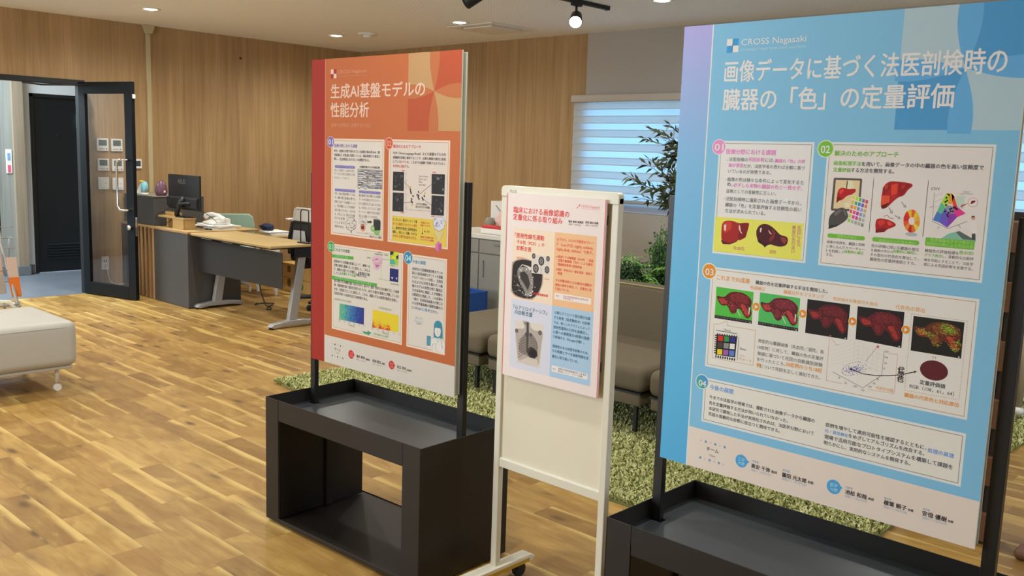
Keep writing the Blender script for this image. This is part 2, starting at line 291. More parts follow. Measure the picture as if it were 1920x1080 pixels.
# ---------------------------------------------------------------- what is printed on the three sheets (millimetres)
BLUE = [
('Q','#7cb8e6',0,0,0,842.5,1191,0),
('G','strip',1,0,0,88,1191),
('Q','#dccfc4',1,88,0,842.5,111.6,0),
('Q','#d8e4f0',2,86.5,0,90,1191,0),
('Q','#a9c3cf',1,579.8,1055.2,720.9,1191,0),
('Q','#4c96cc',1,579.8,923.6,720.9,1055.2,0),
('Q','#4c96cc',1,720.9,1055.2,842.5,1191,0),
('Q','#a9c3cf',1,720.9,923.6,842.5,1055.2,0),
('LENS','#62a8dc',2,720.9,1055.2,141.10000000000002,131.60000000000002,[0,0,842.5,1191]),
('Q','#f0eef0',2,131.3,1133.5,148.6,1151,0),
('Q','#3b97d4',2,147.8,1133.9,165,1151.4,0),
('Q','#3b97d4',2,132.1,1116.4,149.4,1133.9,0),
('Q','#f0eef0',2,148.6,1117,165.7,1134.4,0),
('T','CROSS Nagasaki',173.4,1133.5,176.3,15.5,'#e6e4e6',0),
('T','CONNECTING FOR INNOVATION',173.5,1118.4,176,6.4,'#b9d6ea',0),
('T','画像データに基づく法医剖検時の',130.9,1042.2,672.2,52.2,'#efe3de',1),
('T','臓器の「色」の定量評価',130.7,971.1,572.6,52.6,'#efe3de',1),
('Q','#d5e0e6',1,127.6,596.7,391.1,892.5,0),
('Q','#8a8f94',2,133.1,602.2,385.6,887,0),
('Q','#e6dcda',3,134.7,603.8,384,885.4,0),
('Q','#f3e05e',4,130.2,602.8,379.6,694.2,0),
('E','#f6cfe0',5,127.6,876.4,20.4,20.4),
('E','#f08cc0',6,127.6,876.4,18.3,18.3),
('T','01',115.4,867.2,25.6,18,'#fff4f4',1),
('T','医療分野における課題',150.7,858.6,140.6,0,'#e27fc0',1),
('E','#e27fc0',5,154.7,843,1.4,1.4),
('T','法医剖検の',159.4,840.3,54.9,0,'#40404a',0),
('T','死因診断',216.2,841.2,44.8,0,'#e27fc0',1),
('T','には、',263.7,841.2,25.1,0,'#40404a',0),
('T','臓器の「色」の評',290.4,840.6,79.7,0,'#e27fc0',1),
('T','価が重要',159.3,825.3,43.1,0,'#e27fc0',1),
('T','だが、法医学者の思わば主観に基づ',203.6,824.9,167.8,0,'#40404a',0),
('T','いているのが実情である。',159.6,809.9,121.8,0,'#40404a',0),
('E','#e27fc0',5,154.3,793.1,1.4,1.4),
('T','画像の色は様々な条件によって変化するた',159.2,788.7,212.4,0,'#40404a',0),
('T','め、',159,775,16.3,0,'#40404a',0),
('T','必ずしも実物の臓器の色と一致せず、',177.4,774.4,191,0,'#e27fc0',1),
('T','証拠としての客観性に乏しい。',158.2,758.4,141.1,0,'#40404a',0),
('E','#e27fc0',5,153.6,743,1.4,1.4),
('T','法医剖検時に撮影された画像データから、',157.6,737.8,211.6,0,'#40404a',0),
('T','臓器の「色」を定量評価する信頼性の高い',157.6,722.2,212.9,0,'#40404a',0),
('T','方法が求められている。',157.9,706.6,116.4,0,'#40404a',0),
('P','#9e2018',5,[150.4,668.2,153.6,681.2,165.6,686.5,184,686.4,200.6,681.1,216.4,684.1,229.1,684.6,231.1,679.8,226.9,661.6,223.3,647,211.8,639.5,196,635.6,178.3,626.8,159.9,624,152.2,633.6]),
('P','#7c1512',6,[198.9,677.4,216.6,682.3,229.1,684.6,226.9,661.6,223.3,647,207.9,637.7,200.1,645,204,663.3]),
('P','#c33a2a',6,[155.1,677.7,165.8,683.9,180.2,683.2,179.5,665,161.9,652.7,155.2,659.5]),
('P','#f0d0c0',7,[157.4,674.2,164.3,675.8,163.6,658.3,159.3,659.8]),
('P','#e8c0b0',7,[200.9,677.5,205,676,208.1,661.9,213.8,655.1,208.5,656.5,201.7,666.8]),
('P','#5c0f12',7,[150.9,633.5,178.2,627.8,199.9,637,198.2,633.2,178.5,624.2,157.9,623.1]),
('P','#4a1218',5,[251.2,660,254.7,674.5,263.8,683.3,277.1,686.1,290.8,682.5,307,671.5,319.2,660.3,334.4,659.2,341.5,653.5,339.8,637.7,325.4,631.2,310.2,631.5,294.6,635.4,284.2,630.9,279.2,625.2,275,630.1,261.4,639.5]),
('P','#2e0a10',6,[251.2,660,258.9,646.4,275.3,635.4,294.6,635.4,284.2,630.9,279.2,625.2,275,630.1,259.6,637.6]),
('P','#7a2a2c',6,[293.3,675.7,305.5,666.2,303,650.2,292.3,640.5,289.7,649.1,298.4,660.3]),
('P','#8a3530',6,[319.7,655.1,332.7,656.2,339,648.1,332.3,638.8,324.2,645.1]),
('P','#e8d0d0',7,[262.6,673.3,267.5,675.5,265.4,662.9,262.6,663.8]),
('P','#d8b0b0',7,[284.1,671.5,288.9,668.3,296.5,660.2,290.6,661.5]),
('T','失血死',189.7,611.4,32.3,0,'#b8607a',0),
('T','溺死',292.6,611.9,19.1,0,'#b8607a',0),
('T','死',363.6,677.8,9.9,0,'#b86a86',0),
('T','因',363.9,667.5,9.9,0,'#b86a86',0),
('T','に',364.2,657.2,9.9,0,'#b86a86',0),
('T','よ',364.5,646.9,9.9,0,'#b86a86',0),
('T','る',364.8,636.5,9.9,0,'#b86a86',0),
('T','臓',349.9,677.7,9.6,0,'#b86a86',0),
('T','器',350.2,667.7,9.6,0,'#b86a86',0),
('T','の',350.5,657.7,9.6,0,'#b86a86',0),
('T','色',350.7,647.7,9.6,0,'#b86a86',0),
('T','の',351,637.7,9.6,0,'#b86a86',0),
('T','違',351.3,627.7,9.6,0,'#b86a86',0),
('T','い',351.5,617.6,9.6,0,'#b86a86',0),
('Q','#d5e0e6',1,424.7,596,799.5,893.7,0),
('Q','#8f988a',2,430.2,601.5,794,888.2,0),
('Q','#e2d6d2',3,431.8,603.1,792.4,886.6,0),
('E','#cfe8b8',5,420.4,877.2,21.1,21.1),
('E','#74b838',6,420.4,877.2,18.7,18.7),
('T','02',408.9,867.4,22.4,17.8,'#f4fff0',1),
('T','解決のためのアプローチ',443.6,861.1,151.9,0,'#6cb52d',1),
('T','画像処理手法',443.8,839,66.5,0,'#6cb52d',1),
('T','を用いて、画像データの中の臓器の色を高い信頼度で',511.6,839.1,267.4,0,'#40404a',1),
('T','定量評価',444,823.6,42.4,0,'#6cb52d',1),
('T','する方法を開発する。',487.4,823.9,101.2,0,'#40404a',1),
('L','#b8bcae',3,1.2,[543.3,811.3,543.3,686]),
('L','#b8bcae',3,1.2,[666.8,811.6,666.1,686.2]),
('P','#57504a',5,[448.8,809.2,514.2,809.8,516.2,806.9,516.2,732.9,447.7,730.2,445.6,733.5,446.6,806.3]),
('P','#d9c79c',6,[452.1,804.2,511.2,805,511.6,737.7,451.6,735.6]),
('P','#e6d8b4',7,[477.6,803.6,493.3,803.6,498.2,787.6,493.1,767.1,482.3,769.9]),
('P','#c4ae80',7,[479.4,803,481.5,803,481.4,780,479.3,779.9]),
('P','#b01a1c',8,[457.7,748,458.1,772,461.7,784.1,472,787,484.6,783.6,498.4,785.9,503.7,783.8,502.5,777.7,492.8,770.4,482.5,768.2,472.8,757.4,464.2,755.2]),
('P','#7a1014',9,[457.7,748,459.7,765.2,468.9,762.3,464.2,755.2]),
('P','#d84038',9,[462.1,779,471.3,783.6,474.4,779.7,466.5,769]),
('E','#e8dcb8',7,485.1,746.2,6.1,6.1),
('P','#4a4644',9,[442.4,716,452.3,727,467.3,739,479.7,739.1,488.9,726,490.5,715.9,480.9,705,464.1,693.4,443.2,685.5]),
('P','#2c2a2a',10,[444.2,695.3,443.2,685.5,464.1,693.4,470.6,700.8,456.7,696.3]),
('P','#6a6664',10,[454.2,725.4,467.7,734.9,473.3,731.8,458.5,717.1]),
('P','#6a6664',10,[474.7,735.4,480.2,734,486.4,722.5,483.1,720.5]),
('P','#f0ece6',9,[496.2,770.6,535.9,761,528.8,695,487.9,705.5]),
('P','#f2d43a',10,[497,769.1,503.3,767.6,502.3,759.3,496,760.9]),
('P','#b8d43a',10,[505,767.1,511.3,765.6,510.3,757.4,504,758.9]),
('P','#58b848',10,[513,765.2,519.2,763.7,518.3,755.5,512,757]),
('P','#8a62b0',10,[521,763.3,527.1,761.8,526.2,753.5,520,755]),
('P','#d84848',10,[528.9,761.4,535,759.9,534.1,751.6,527.9,753.1]),
('P','#f0b830',10,[495.7,758.3,501.9,756.7,500.9,748.5,494.6,750.1]),
('P','#48a868',10,[503.7,756.3,510,754.8,509,746.5,502.7,748.1]),
('P','#3a8ac0',10,[511.7,754.4,518,752.8,517,744.5,510.7,746.1]),
('P','#6a5ab0',10,[519.7,752.4,525.9,750.9,525,742.6,518.8,744.1]),
('P','#e87850',10,[527.6,750.5,533.8,749,532.9,740.6,526.7,742.1]),
('P','#e88a30',10,[494.3,747.5,500.6,745.9,499.6,737.6,493.2,739.2]),
('P','#e8a030',10,[502.4,745.5,508.7,743.9,507.7,735.6,501.4,737.2]),
('P','#7a8ac0',10,[510.4,743.5,516.7,741.9,515.7,733.6,509.4,735.2]),
('P','#9a9ad0',10,[518.5,741.5,524.7,740,523.7,731.6,517.5,733.2]),
('P','#c8a878',10,[526.4,739.5,532.6,738,531.7,729.6,525.5,731.2]),
('P','#d85848',10,[492.9,736.6,499.3,735,498.2,726.7,491.9,728.4]),
('P','#d84890',10,[501,734.6,507.4,733,506.4,724.7,500,726.3]),
('P','#c03a88',10,[509.1,732.6,515.4,731,514.5,722.7,508.1,724.3]),
('P','#8890b8',10,[517.2,730.5,523.5,729,522.5,720.6,516.2,722.2]),
('P','#a0a8a8',10,[525.2,728.5,531.4,727,530.5,718.6,524.3,720.2]),
('P','#b8d048',10,[491.5,725.7,497.9,724.1,496.9,715.8,490.5,717.5]),
('P','#e048a0',10,[499.7,723.7,506,722.1,505.1,713.8,498.7,715.4]),
('P','#d02a90',10,[507.8,721.6,514.2,720,513.2,711.7,506.8,713.3]),
('P','#90a090',10,[515.9,719.6,522.2,718,521.3,709.6,515,711.2]),
('P','#a8b0a8',10,[524,717.6,530.3,716,529.3,707.6,523.1,709.2]),
('P','#98c050',10,[490.1,714.8,496.5,713.2,495.5,704.9,489.1,706.5]),
('P','#a8b8a0',10,[498.4,712.7,504.7,711.1,503.7,702.8,497.3,704.4]),
('P','#98a8a0',10,[506.5,710.7,512.9,709,511.9,700.7,505.5,702.3]),
('P','#a8a8a0',10,[514.7,708.6,521,707,520.1,698.6,513.7,700.2]),
('P','#888c88',10,[522.8,706.5,529.1,704.9,528.2,696.5,521.8,698.1]),
('P','#a81c1c',5,[564.6,749.4,565,774.3,567.1,795.8,580.9,807.3,603.8,806.3,623.3,804.9,633.1,802.1,633,796.6,623.2,788.7,616.4,775.4,603.8,771.4,591.8,759.9,579.9,745.4,568.7,741.4]),
('P','#8a1a1e',6,[565.9,790.8,581.1,804.7,584.9,791.8,569,774.5]),
('P','#d8402a',6,[585,798.3,599.3,802.2,599.8,779.4,587.2,773.8]),
('P','#e05030',6,[564.2,772.6,584,773.6,583.7,758.8,566.4,747.9]),
('P','#b02820',6,[584.8,772,599.9,777.8,597.4,769.5,586.8,760.6]),
('P','#8f1618',6,[602.4,804,631.7,800.5,618.2,790.1,616.2,777,603.6,773.1]),
('P','#d04030',6,[569.4,796,578.1,801.3,577.5,789.8,571.4,784.5]),
('P','#5a1010',6,[566.3,749.5,583.7,758.2,576.7,744.5,568.6,742]),
('P','#b83028',6,[607.7,799.4,617.3,800.4,614.7,793.2,608.3,786.4]),
('P','#9aa09c',5,[610.3,760.2,617.9,751.9,615.9,750,623.8,747.5,621.9,755.6,619.8,753.7,612.2,761.9]),
('P','#9aa09c',5,[583.1,745.6,589.1,736.8,586.7,735.1,594.4,731.5,593.7,739.8,591.3,738.2,585.2,747]),
('P','#9aa09c',5,[598,728.3,607.1,723.9,605.9,721.2,614.2,722,609.4,728.9,608.2,726.3,599,730.6]),
('P','#a81818',5,[555.2,715.5,565.5,720.5,579,719.5,592.5,716.5,606.3,708.3,597.2,701,586,696.8,580,689.6,558.6,685.6]),
('P','#c83a2c',6,[559.5,712.4,572.4,718.4,579.8,710.6,567.3,701.3]),
('P','#7c1416',6,[557.8,693.9,580.8,699,580,689.6,558.6,685.6]),
('P','#d0503a',6,[582.8,714.1,592.8,713.2,596.6,706.9,586.9,704.5]),
('L','#8a3030',6,1.2,[574.5,725.1,581.4,728.9,588.6,722.8,598,720.8]),
('E','#a8b0b0',4,640.4,689,13.3,4.5),
('P','#f2a838',5,[645.2,719.7,656.3,720.5,655.3,727.3,652.7,733.1,643.9,724.1]),
('P','#f0c030',5,[643.9,724.1,652.7,733.1,649.5,738.8,645.2,742.1,641,727.2]),
('P','#e8602a',5,[641,727.2,645.2,742.1,640.6,745.1,635.9,745,637.4,728.2]),
('P','#f2b830',5,[637.4,728.2,635.9,745,631.1,744.4,627.1,740.9,634,726.7]),
('P','#d82a20',5,[634,726.7,627.1,740.9,623.5,737,621.3,731,631.8,723.2]),
('P','#c8281c',5,[631.8,723.2,621.3,731,619.7,724.8,620.1,717.8,631.3,718.6]),
('P','#e05028',5,[631.3,718.6,620.1,717.8,621,710.9,623.7,705,632.6,714.2]),
('P','#f08a30',5,[632.6,714.2,623.7,705,626.9,699.3,631.3,696,635.5,711]),
('P','#b82018',5,[635.5,711,631.3,696,635.9,693.1,640.7,693.2,639.1,710.1]),
('P','#e06a2a',5,[639.1,710.1,640.7,693.2,645.4,693.9,649.4,697.4,642.5,711.6]),
('P','#f0d048',5,[642.5,711.6,649.4,697.4,653,701.4,655.1,707.4,644.7,715.1]),
('P','#e89030',5,[644.7,715.1,655.1,707.4,656.6,713.6,656.3,720.5,645.2,719.7]),
('L','#b8b4ae',5,0.8,[682.4,777.4,700,786.2]),
('L','#b8b4ae',5,0.8,[730,787.8,745.6,780.8]),
('L','#b8b4ae',5,0.8,[683.6,764.7,701.2,773.6]),
('L','#b8b4ae',5,0.8,[731.2,775.3,746.8,768.4]),
('L','#b8b4ae',5,0.8,[684.8,752,702.4,761]),
('L','#b8b4ae',5,0.8,[732.5,762.8,748,755.9]),
('L','#b8b4ae',5,0.8,[686,739.3,703.6,748.4]),
('L','#b8b4ae',5,0.8,[733.7,750.3,749.2,743.5]),
('L','#8a8680',5,1,[681.7,785.3,683.9,723.1]),
('P','#bcd0c4',5,[729.2,781.5,747.9,780.9,745.4,752.6,730.1,756.4]),
('P','#4a78c0',6,[684.3,724.7,691.7,744.4,701.5,738.7,700.2,719.5]),
('P','#58b890',6,[691.7,744.4,698.9,765.6,708.6,753.5,701.5,738.7]),
('P','#a8d040',6,[698.9,765.6,707.7,785,715.4,783.9,711.6,760,708.6,753.5]),
('P','#f0a030',6,[707.7,785,718.2,786.2,724.8,779.7,720.7,760.5,712.8,763.2,714.3,779.1]),
('P','#e04838',6,[718.2,785.6,724.8,779.7,733,757.5,724,757.6]),
('P','#6a58c0',6,[700.2,719.5,701.5,738.7,708.6,753.5,716.5,741.3,716.4,710.2]),
('P','#8a90a8',6,[708.6,753.5,711.6,760,724,757.6,728.5,742.1,716.5,741.3]),
('P','#8a3aa8',6,[716.5,741.3,728.5,742.1,735.2,734.7,716.4,710.2]),
('P','#d83a8a',6,[724,757.6,733,757.5,752.2,743.7,735.2,734.7,728.5,742.1]),
('E','#201c20',8,708.6,775.6,2.2,2.2),
('E','#201c20',8,710.7,769.4,2.2,2.2),
('E','#201c20',8,707.4,766.7,2.2,2.2),
('E','#201c20',8,709.2,759.8,2.2,2.2),
('E','#201c20',8,721.4,752.7,2.2,2.2),
('E','#201c20',8,725.8,754.5,2.2,2.2),
('E','#201c20',8,728.6,756.3,2.2,2.2),
('E','#201c20',8,720.5,746.3,2.2,2.2),
('E','#201c20',8,716.3,742.9,2.2,2.2),
('E','#201c20',8,713.7,738.6,2.2,2.2),
('E','#201c20',8,725,746.6,2.2,2.2),
('E','#201c20',8,730.4,753.3,2.2,2.2),
('E','#201c20',8,718.6,750.9,2.2,2.2),
('E','#201c20',8,732.9,751.9,2.2,2.2),
('E','#201c20',8,715.6,734.9,2.2,2.2),
('E','#201c20',8,708.5,745.5,2.2,2.2),
('T','CIVV',674.3,791.3,18.5,0,'#5a5650',0),
('T','Sensor',743.3,789.4,13.3,0,'#8a8680',0),
('T','measurement',737.7,785.4,25.1,0,'#8a8680',0),
('L','#6a6660',5,1,[683,722.4,718.1,708.1,756.8,726.8]),
('L','#6a6660',5,1,[699.5,711.5,696.1,705.4]),
('L','#6a6660',5,1,[738.3,717.6,744.9,711.8]),
('L','#6a6660',5,1,[681.5,755,674.9,752]),
('E','#d8908a',6,764.4,768.8,10.2,10.2),
('E','#f4ece8',7,764.4,768.8,8.9,8.9),
('P','#7a1a1c',8,[759.5,765.4,761.2,771.7,768.3,773.4,769.5,770.3,763.3,765.6]),
('P','#a8584a',7,[755.8,767.3,740.6,755.5,741.1,759.3,738.8,758.5,742.1,761.8]),
('E','#c89880',7,768.3,734.8,4,4),
('P','#3a302c',8,[764.2,735.2,765,739,770.2,739.9,772.3,735.7,769.8,737.4]),
('P','#dcdad6',7,[762.5,728.2,774.2,729,777.6,717.5,777.8,686.3,769.3,688.7,766.5,711.9,753.1,718.7,754.3,721.9,763.5,717.9]),
('P','#4a4a4c',8,[768.7,701.1,776.2,701.8,777.7,686.9,769.4,688]),
('P','#7fb6a0',5,[705.1,684.7,720.7,697.2,742.6,704.7,778.3,686.9,777.2,683.1]),
('P','#5a6660',6,[735.4,701.6,742.6,704.7,778.3,686.9,751.7,687.1]),
('Q','#70b43a',6,442.3,665,534.7,675.4,9),
('Q','#70b43a',6,552,665.3,659.8,675.9,9),
('Q','#70b43a',6,672.5,665.9,776.8,685.2,3),
('T','自動色調補正',468.2,667.1,47.5,0,'#a8d880',0),
('T','臓器部位の代表色算出',567.9,664.6,83.8,0,'#a8d880',0),
('T','色評価値のグラフ表示と',683.3,676.4,90.7,0,'#a8d880',0),
('T','経時的比較による死因診断',676.6,667.7,98.3,0,'#a8d880',0),
('T','画像の色調を、臓器と同時',442.5,651.4,93.3,0,'#40404a',0),
('T','に映し込んだカラーチャー',442.7,640.6,94,0,'#40404a',0),
('T','トを利用して',442.5,629.7,44.9,0,'#40404a',0),
('T','自動的に補正',488.3,631.7,46.4,0,'#6cb52d',1),
('T','する。',442.6,619.9,18.8,0,'#40404a',0),
('T','色の評価に用いる臓器の部位',551.5,651.6,109,0,'#40404a',0),
('T','を画像の中から',551.4,641.5,51.2,0,'#40404a',0),
('T','自動的に抽出し、',603.4,643.8,57.2,0,'#6cb52d',1),
('T','その部分の代表色を算出して、',551,630.6,110.2,0,'#40404a',0),
('T','臓器色の定量評価値とする。',550.6,619.7,105.3,0,'#40404a',0),
('T','臓器色の評価指標を',673.4,651.8,72.8,0,'#40404a',0),
('T','色の3D',746.9,654.1,29.4,0,'#6cb52d',1),
('T','グラフ表示',673.4,642.1,37.3,0,'#6cb52d',1),
('T','し、客観的な比較評',711.6,642.6,65.8,0,'#40404a',0),
('T','価を可能にすることで、法医学',673.5,631,104.4,0,'#40404a',0),
('T','者による死因診断を支援する。',673.5,620.6,104.8,0,'#40404a',0),
('Q','#d5e0e6',1,127.5,288.5,798.7,560.3,0),
('Q','#b89a86',2,133.5,294.5,792.7,554.3,0),
('Q','#e8dad4',3,135.1,296.1,791.1,552.7,0),
('E','#f6dcc0',5,122.6,547.3,22,22),
('E','#ec8a28',6,122.6,547.3,19.2,19.2),
('T','03',111,536.7,24.5,17.9,'#fff8f0',1),
('T','これまでの成果',146.4,527.5,98.1,0,'#ee9438',1),
('T','臓器の色を定量評価する手法を開発した。',260.9,529.2,193.8,0,'#40404a',1),
('T','色調補正',246.6,514,42.7,0,'#ee9438',0),
('T','臓器以外をマスキング',339.8,514.5,107.3,0,'#ee9438',0),
('T','色評価の対象部位を抽出',470,514.3,108.3,0,'#ee9438',0),
('T','代表色の算出',619.9,514.2,66.6,0,'#ee9438',0),
('ORG',4,[147,508.6,257.1,507.9,258,424.4,147.4,423.8],'#4eb63e','#5a1416','#7c2426','#b03a30',1,0,1),
('ORG',4,[275.2,509.2,385.6,508.6,386.4,424.1,275.7,424.7],'#4eb45c','#5e1820','#7a2a36','#b03a38',2,0,1),
('ORG',4,[405,508.9,513.4,509.2,513.2,423.8,405.3,423.8],'#1e1a18','#54181e','#6a2026','#98302a',3,0,0),
('ORG',4,[531.6,508.2,641.8,509.5,642.2,425.1,533.3,428.6],'#1e1a18','#5a1a1e','#6e2428','#a0342a',4,0,0),
('ORG',4,[662.6,503.8,772.8,505,773.4,423.4,663.4,423.2],'#201e18','#5c2a1a','#7a4a22','#a8442a',5,1,0),
('E','#f0d8b8',9,267.3,470.6,11.3,11.3),
('E','#ec8a28',10,267.3,470.6,10.3,10.3),
('P','#fff4e8',11,[263.2,475.8,273.2,470.8,263.4,464.4]),
('E','#f0d8b8',9,395.3,470.4,10.9,10.9),
('E','#ec8a28',10,395.3,470.4,9.9,9.9),
('P','#fff4e8',11,[391.5,475.4,400.7,470.5,391.7,464.4]),
('E','#f0d8b8',9,522.4,470.1,10.5,10.5),
('E','#ec8a28',10,522.4,470.1,9.6,9.6),
('P','#fff4e8',11,[518.8,474.9,527.5,470.2,519.1,464.3]),
('E','#f0d8b8',9,648.4,469.3,10.1,10.1),
('E','#ec8a28',10,648.4,469.3,9.2,9.2),
('P','#fff4e8',11,[645.1,473.9,653,469.4,645.4,463.7]),
('L','#c89068',5,1,[146.6,408,158.4,407.6,185.3,421.4,187.4,408.9,270.3,408.7,270.1,316,148.6,314.7,146.6,408]),
('P','#1c1a1c',6,[157.2,381.2,218.7,384.1,216.6,327.8,157.4,325.1]),
('T','10mm',178.1,393.6,20.1,0,'#3a3632',0),
('T','10mm',228.8,351.3,18.8,0,'#3a3632',0),
('L','#201c1c',6,1.6,[155.6,391.5,218.6,391.3]),
('L','#201c1c',6,1.2,[223.7,383.5,223.5,322]),
('P','#1c1a1c',6,[157.7,384.1,160.9,384.3,160.7,381.1,157.6,381]),
('P','#1c1a1c',6,[157.5,323.7,161.4,323.7,161.1,317.3,157.2,317.3]),
('P','#1c1a1c',6,[151.8,379,158.1,379.3,157.9,376.5,151.6,376.2]),
('P','#1c1a1c',6,[165.2,384.5,168.3,384.6,168.1,381.4,165,381.3]),
('P','#1c1a1c',6,[164.5,323.8,168.5,323.8,168.2,317.4,164.2,317.5]),
('P','#1c1a1c',6,[152,373,158.2,373.3,158,370.5,151.8,370.2]),
('P','#1c1a1c',6,[172.6,384.8,175.7,384.9,175.5,381.8,172.4,381.6]),
('P','#1c1a1c',6,[171.6,324,175.5,324,175.2,317.6,171.3,317.7]),
('P','#1c1a1c',6,[152.1,367.1,158.4,367.4,158.2,364.6,151.9,364.3]),
('P','#1c1a1c',6,[179.9,385.1,183,385.3,182.9,382.1,179.8,382]),
('P','#1c1a1c',6,[178.6,324.2,182.5,324.2,182.2,317.8,178.3,317.8]),
('P','#1c1a1c',6,[152.2,361.1,158.5,361.5,158.3,358.6,152,358.3]),
('P','#1c1a1c',6,[187.2,385.4,190.3,385.6,190.2,382.4,187.1,382.3]),
('P','#1c1a1c',6,[185.6,324.4,189.5,324.4,189.2,318,185.3,318]),
('P','#1c1a1c',6,[152.3,355.2,158.6,355.5,158.4,352.7,152.1,352.3]),
('P','#1c1a1c',6,[194.5,385.8,197.6,385.9,197.5,382.8,194.4,382.6]),
('P','#1c1a1c',6,[192.6,324.6,196.4,324.6,196.1,318.2,192.3,318.2]),
('P','#1c1a1c',6,[152.4,349.2,158.7,349.6,158.5,346.7,152.3,346.4]),
('P','#1c1a1c',6,[201.8,386.1,204.9,386.2,204.7,383.1,201.7,383]),
('P','#1c1a1c',6,[199.5,324.7,203.4,324.7,203.1,318.4,199.2,318.4]),
('P','#1c1a1c',6,[152.6,343.3,158.8,343.6,158.7,340.8,152.4,340.4]),
('P','#1c1a1c',6,[209.1,386.4,212.1,386.6,212,383.4,208.9,383.3]),
('P','#1c1a1c',6,[206.4,324.9,210.3,324.9,210,318.6,206.1,318.6]),
('P','#1c1a1c',6,[152.7,337.3,159,337.7,158.8,334.8,152.5,334.4]),
('P','#1c1a1c',6,[216.3,386.7,219.3,386.9,219.2,383.8,216.1,383.6]),
('P','#1c1a1c',6,[213.3,325.1,217.1,325.1,216.8,318.8,213,318.8]),
('P','#1c1a1c',6,[152.8,331.3,159.1,331.7,158.9,328.8,152.6,328.5]),
('P','#cc2a20',7,[162.1,378.9,177.2,379.7,177.1,365.2,162,364.1]),
('P','#3a8a48',7,[180.3,379.9,195.3,380.7,195.2,366.3,180.2,365.2]),
('P','#2e2c86',7,[198.4,380.8,213.2,381.7,213.2,367.3,198.3,366.3]),
('P','#4a3a36',7,[162.1,360.3,177.3,361.2,177.2,346.7,162,345.6]),
('P','#8a8684',7,[180.4,361.4,195.4,362.3,195.3,347.9,180.3,346.7]),
('P','#ece6e2',7,[198.5,362.5,213.4,363.4,213.3,349,198.4,347.9]),
('P','#ecc81c',7,[162.2,341.7,177.4,342.7,177.3,328.2,162.1,326.9]),
('P','#9a5aa8',7,[180.5,342.9,195.5,343.9,195.5,329.4,180.4,328.2]),
('P','#5a7ac8',7,[198.6,344.1,213.5,345.1,213.4,330.7,198.5,329.5]),
('T','カラー',230.3,332.3,18.8,0,'#d8824a',0),
('T','チャート',228.4,322.2,36.4,0,'#d8824a',0),
('T','典型的な臓器画像（失血死／溺死、各',280,379,178,0,'#40404a',0),
('T','10症例）に対して、臓器の色の定量評',279.8,362.1,178.3,0,'#40404a',0),
('T','価値に基づいて死因の自動識別実験',279.6,345.7,177.5,0,'#40404a',0),
('T','を行ったところ、',279.8,330.1,79.6,0,'#40404a',0),
('T','20症例のうち18症',360.3,331.2,96.4,0,'#ee9438',1),
('T','例',279.6,313.6,11,0,'#ee9438',1),
('T','について死因を正しく識別できた。',291,313.7,163.3,0,'#40404a',0),
('L','#c89088',5,1,[474.3,426.1,469,427.5,469.7,315,510.5,314.6]),
('L','#c89088',5,1,[474.7,421.4,486.4,407.3,494.4,408]),
('L','#d09a90',5,1,[614.1,407.4,635.4,409,636,315.6,573.9,312.9]),
('L','#cfc6c0',5,0.6,[471,395.4,530.9,427.6]),
('L','#cfc6c0',5,0.6,[532.4,427.8,532.9,368.1]),
('L','#cfc6c0',5,0.6,[535.8,425.2,600.3,411.2]),
('L','#cfc6c0',5,0.6,[473,387.8,535.4,419.5]),
('L','#cfc6c0',5,0.6,[543.6,425.3,544.2,365.8]),
('L','#cfc6c0',5,0.6,[536.7,415.4,601.2,400.9]),
('L','#cfc6c0',5,0.6,[474.9,380.1,539.8,411.5]),
('L','#cfc6c0',5,0.6,[554.8,422.7,555.4,363.4]),
('L','#cfc6c0',5,0.6,[537.6,405.5,602.1,390.6]),
('L','#cfc6c0',5,0.6,[476.9,372.4,544.3,403.5]),
('L','#cfc6c0',5,0.6,[565.8,420.2,566.5,361.1]),
('L','#cfc6c0',5,0.6,[538.4,395.6,603.1,380.2]),
('L','#cfc6c0',5,0.6,[478.9,364.7,548.8,395.5]),
('L','#cfc6c0',5,0.6,[576.8,417.7,577.5,358.8]),
('L','#cfc6c0',5,0.6,[539.3,385.6,604,369.9]),
('L','#cfc6c0',5,0.6,[480.8,357.1,553.2,387.5]),
('L','#cfc6c0',5,0.6,[587.8,415.2,588.5,356.4]),
('L','#cfc6c0',5,0.6,[540.2,375.7,604.9,359.6]),
('L','#6a6460',6,1,[484,339.3,561.3,314.2,602.5,352.9]),
('L','#7a746e',6,1,[603.8,411.8,602.8,349.8]),
('T','0',499.8,325.3,3.6,0,'#6a6460',0),
('T','50',515.2,315.5,6.1,0,'#6a6460',0),
('T','100',537.9,312,8.5,0,'#6a6460',0),
('T','120',557.3,306.4,8.4,0,'#6a6460',0),
('T','100',573.4,318.5,8.4,0,'#6a6460',0),
('T','50',584.2,328.2,5.8,0,'#6a6460',0),
('T','0',593.1,339.3,3.4,0,'#6a6460',0),
('T','0',605.7,367.4,3.3,0,'#6a6460',0),
('T','50',606.9,381.5,5.7,0,'#6a6460',0),
('T','100',605.6,395.2,8.1,0,'#6a6460',0),
('T','150',605.6,409,8.1,0,'#6a6460',0),
('E','#50488a',7,533.7,351.4,1,1),
('E','#6a6ab0',7,563.4,360.4,1,1),
('E','#50488a',7,533.9,353.1,1,1),
('E','#8a8ac8',7,538.8,353.6,1,1),
('E','#8a8ac8',7,543.1,356.3,1,1),
('E','#6a6ab0',7,555.1,358.3,1,1),
('E','#6a6ab0',7,523.3,357.2,1,1),
('E','#6a6ab0',7,523.8,354.3,1,1),
('E','#8a8ac8',7,565.2,360.9,1,1),
('E','#50488a',7,521.3,347,1,1),
('E','#6a6ab0',7,528.3,342.4,1,1),
('E','#6a6ab0',7,552.9,355.7,1,1),
('E','#6a6ab0',7,524.7,346.3,1,1),
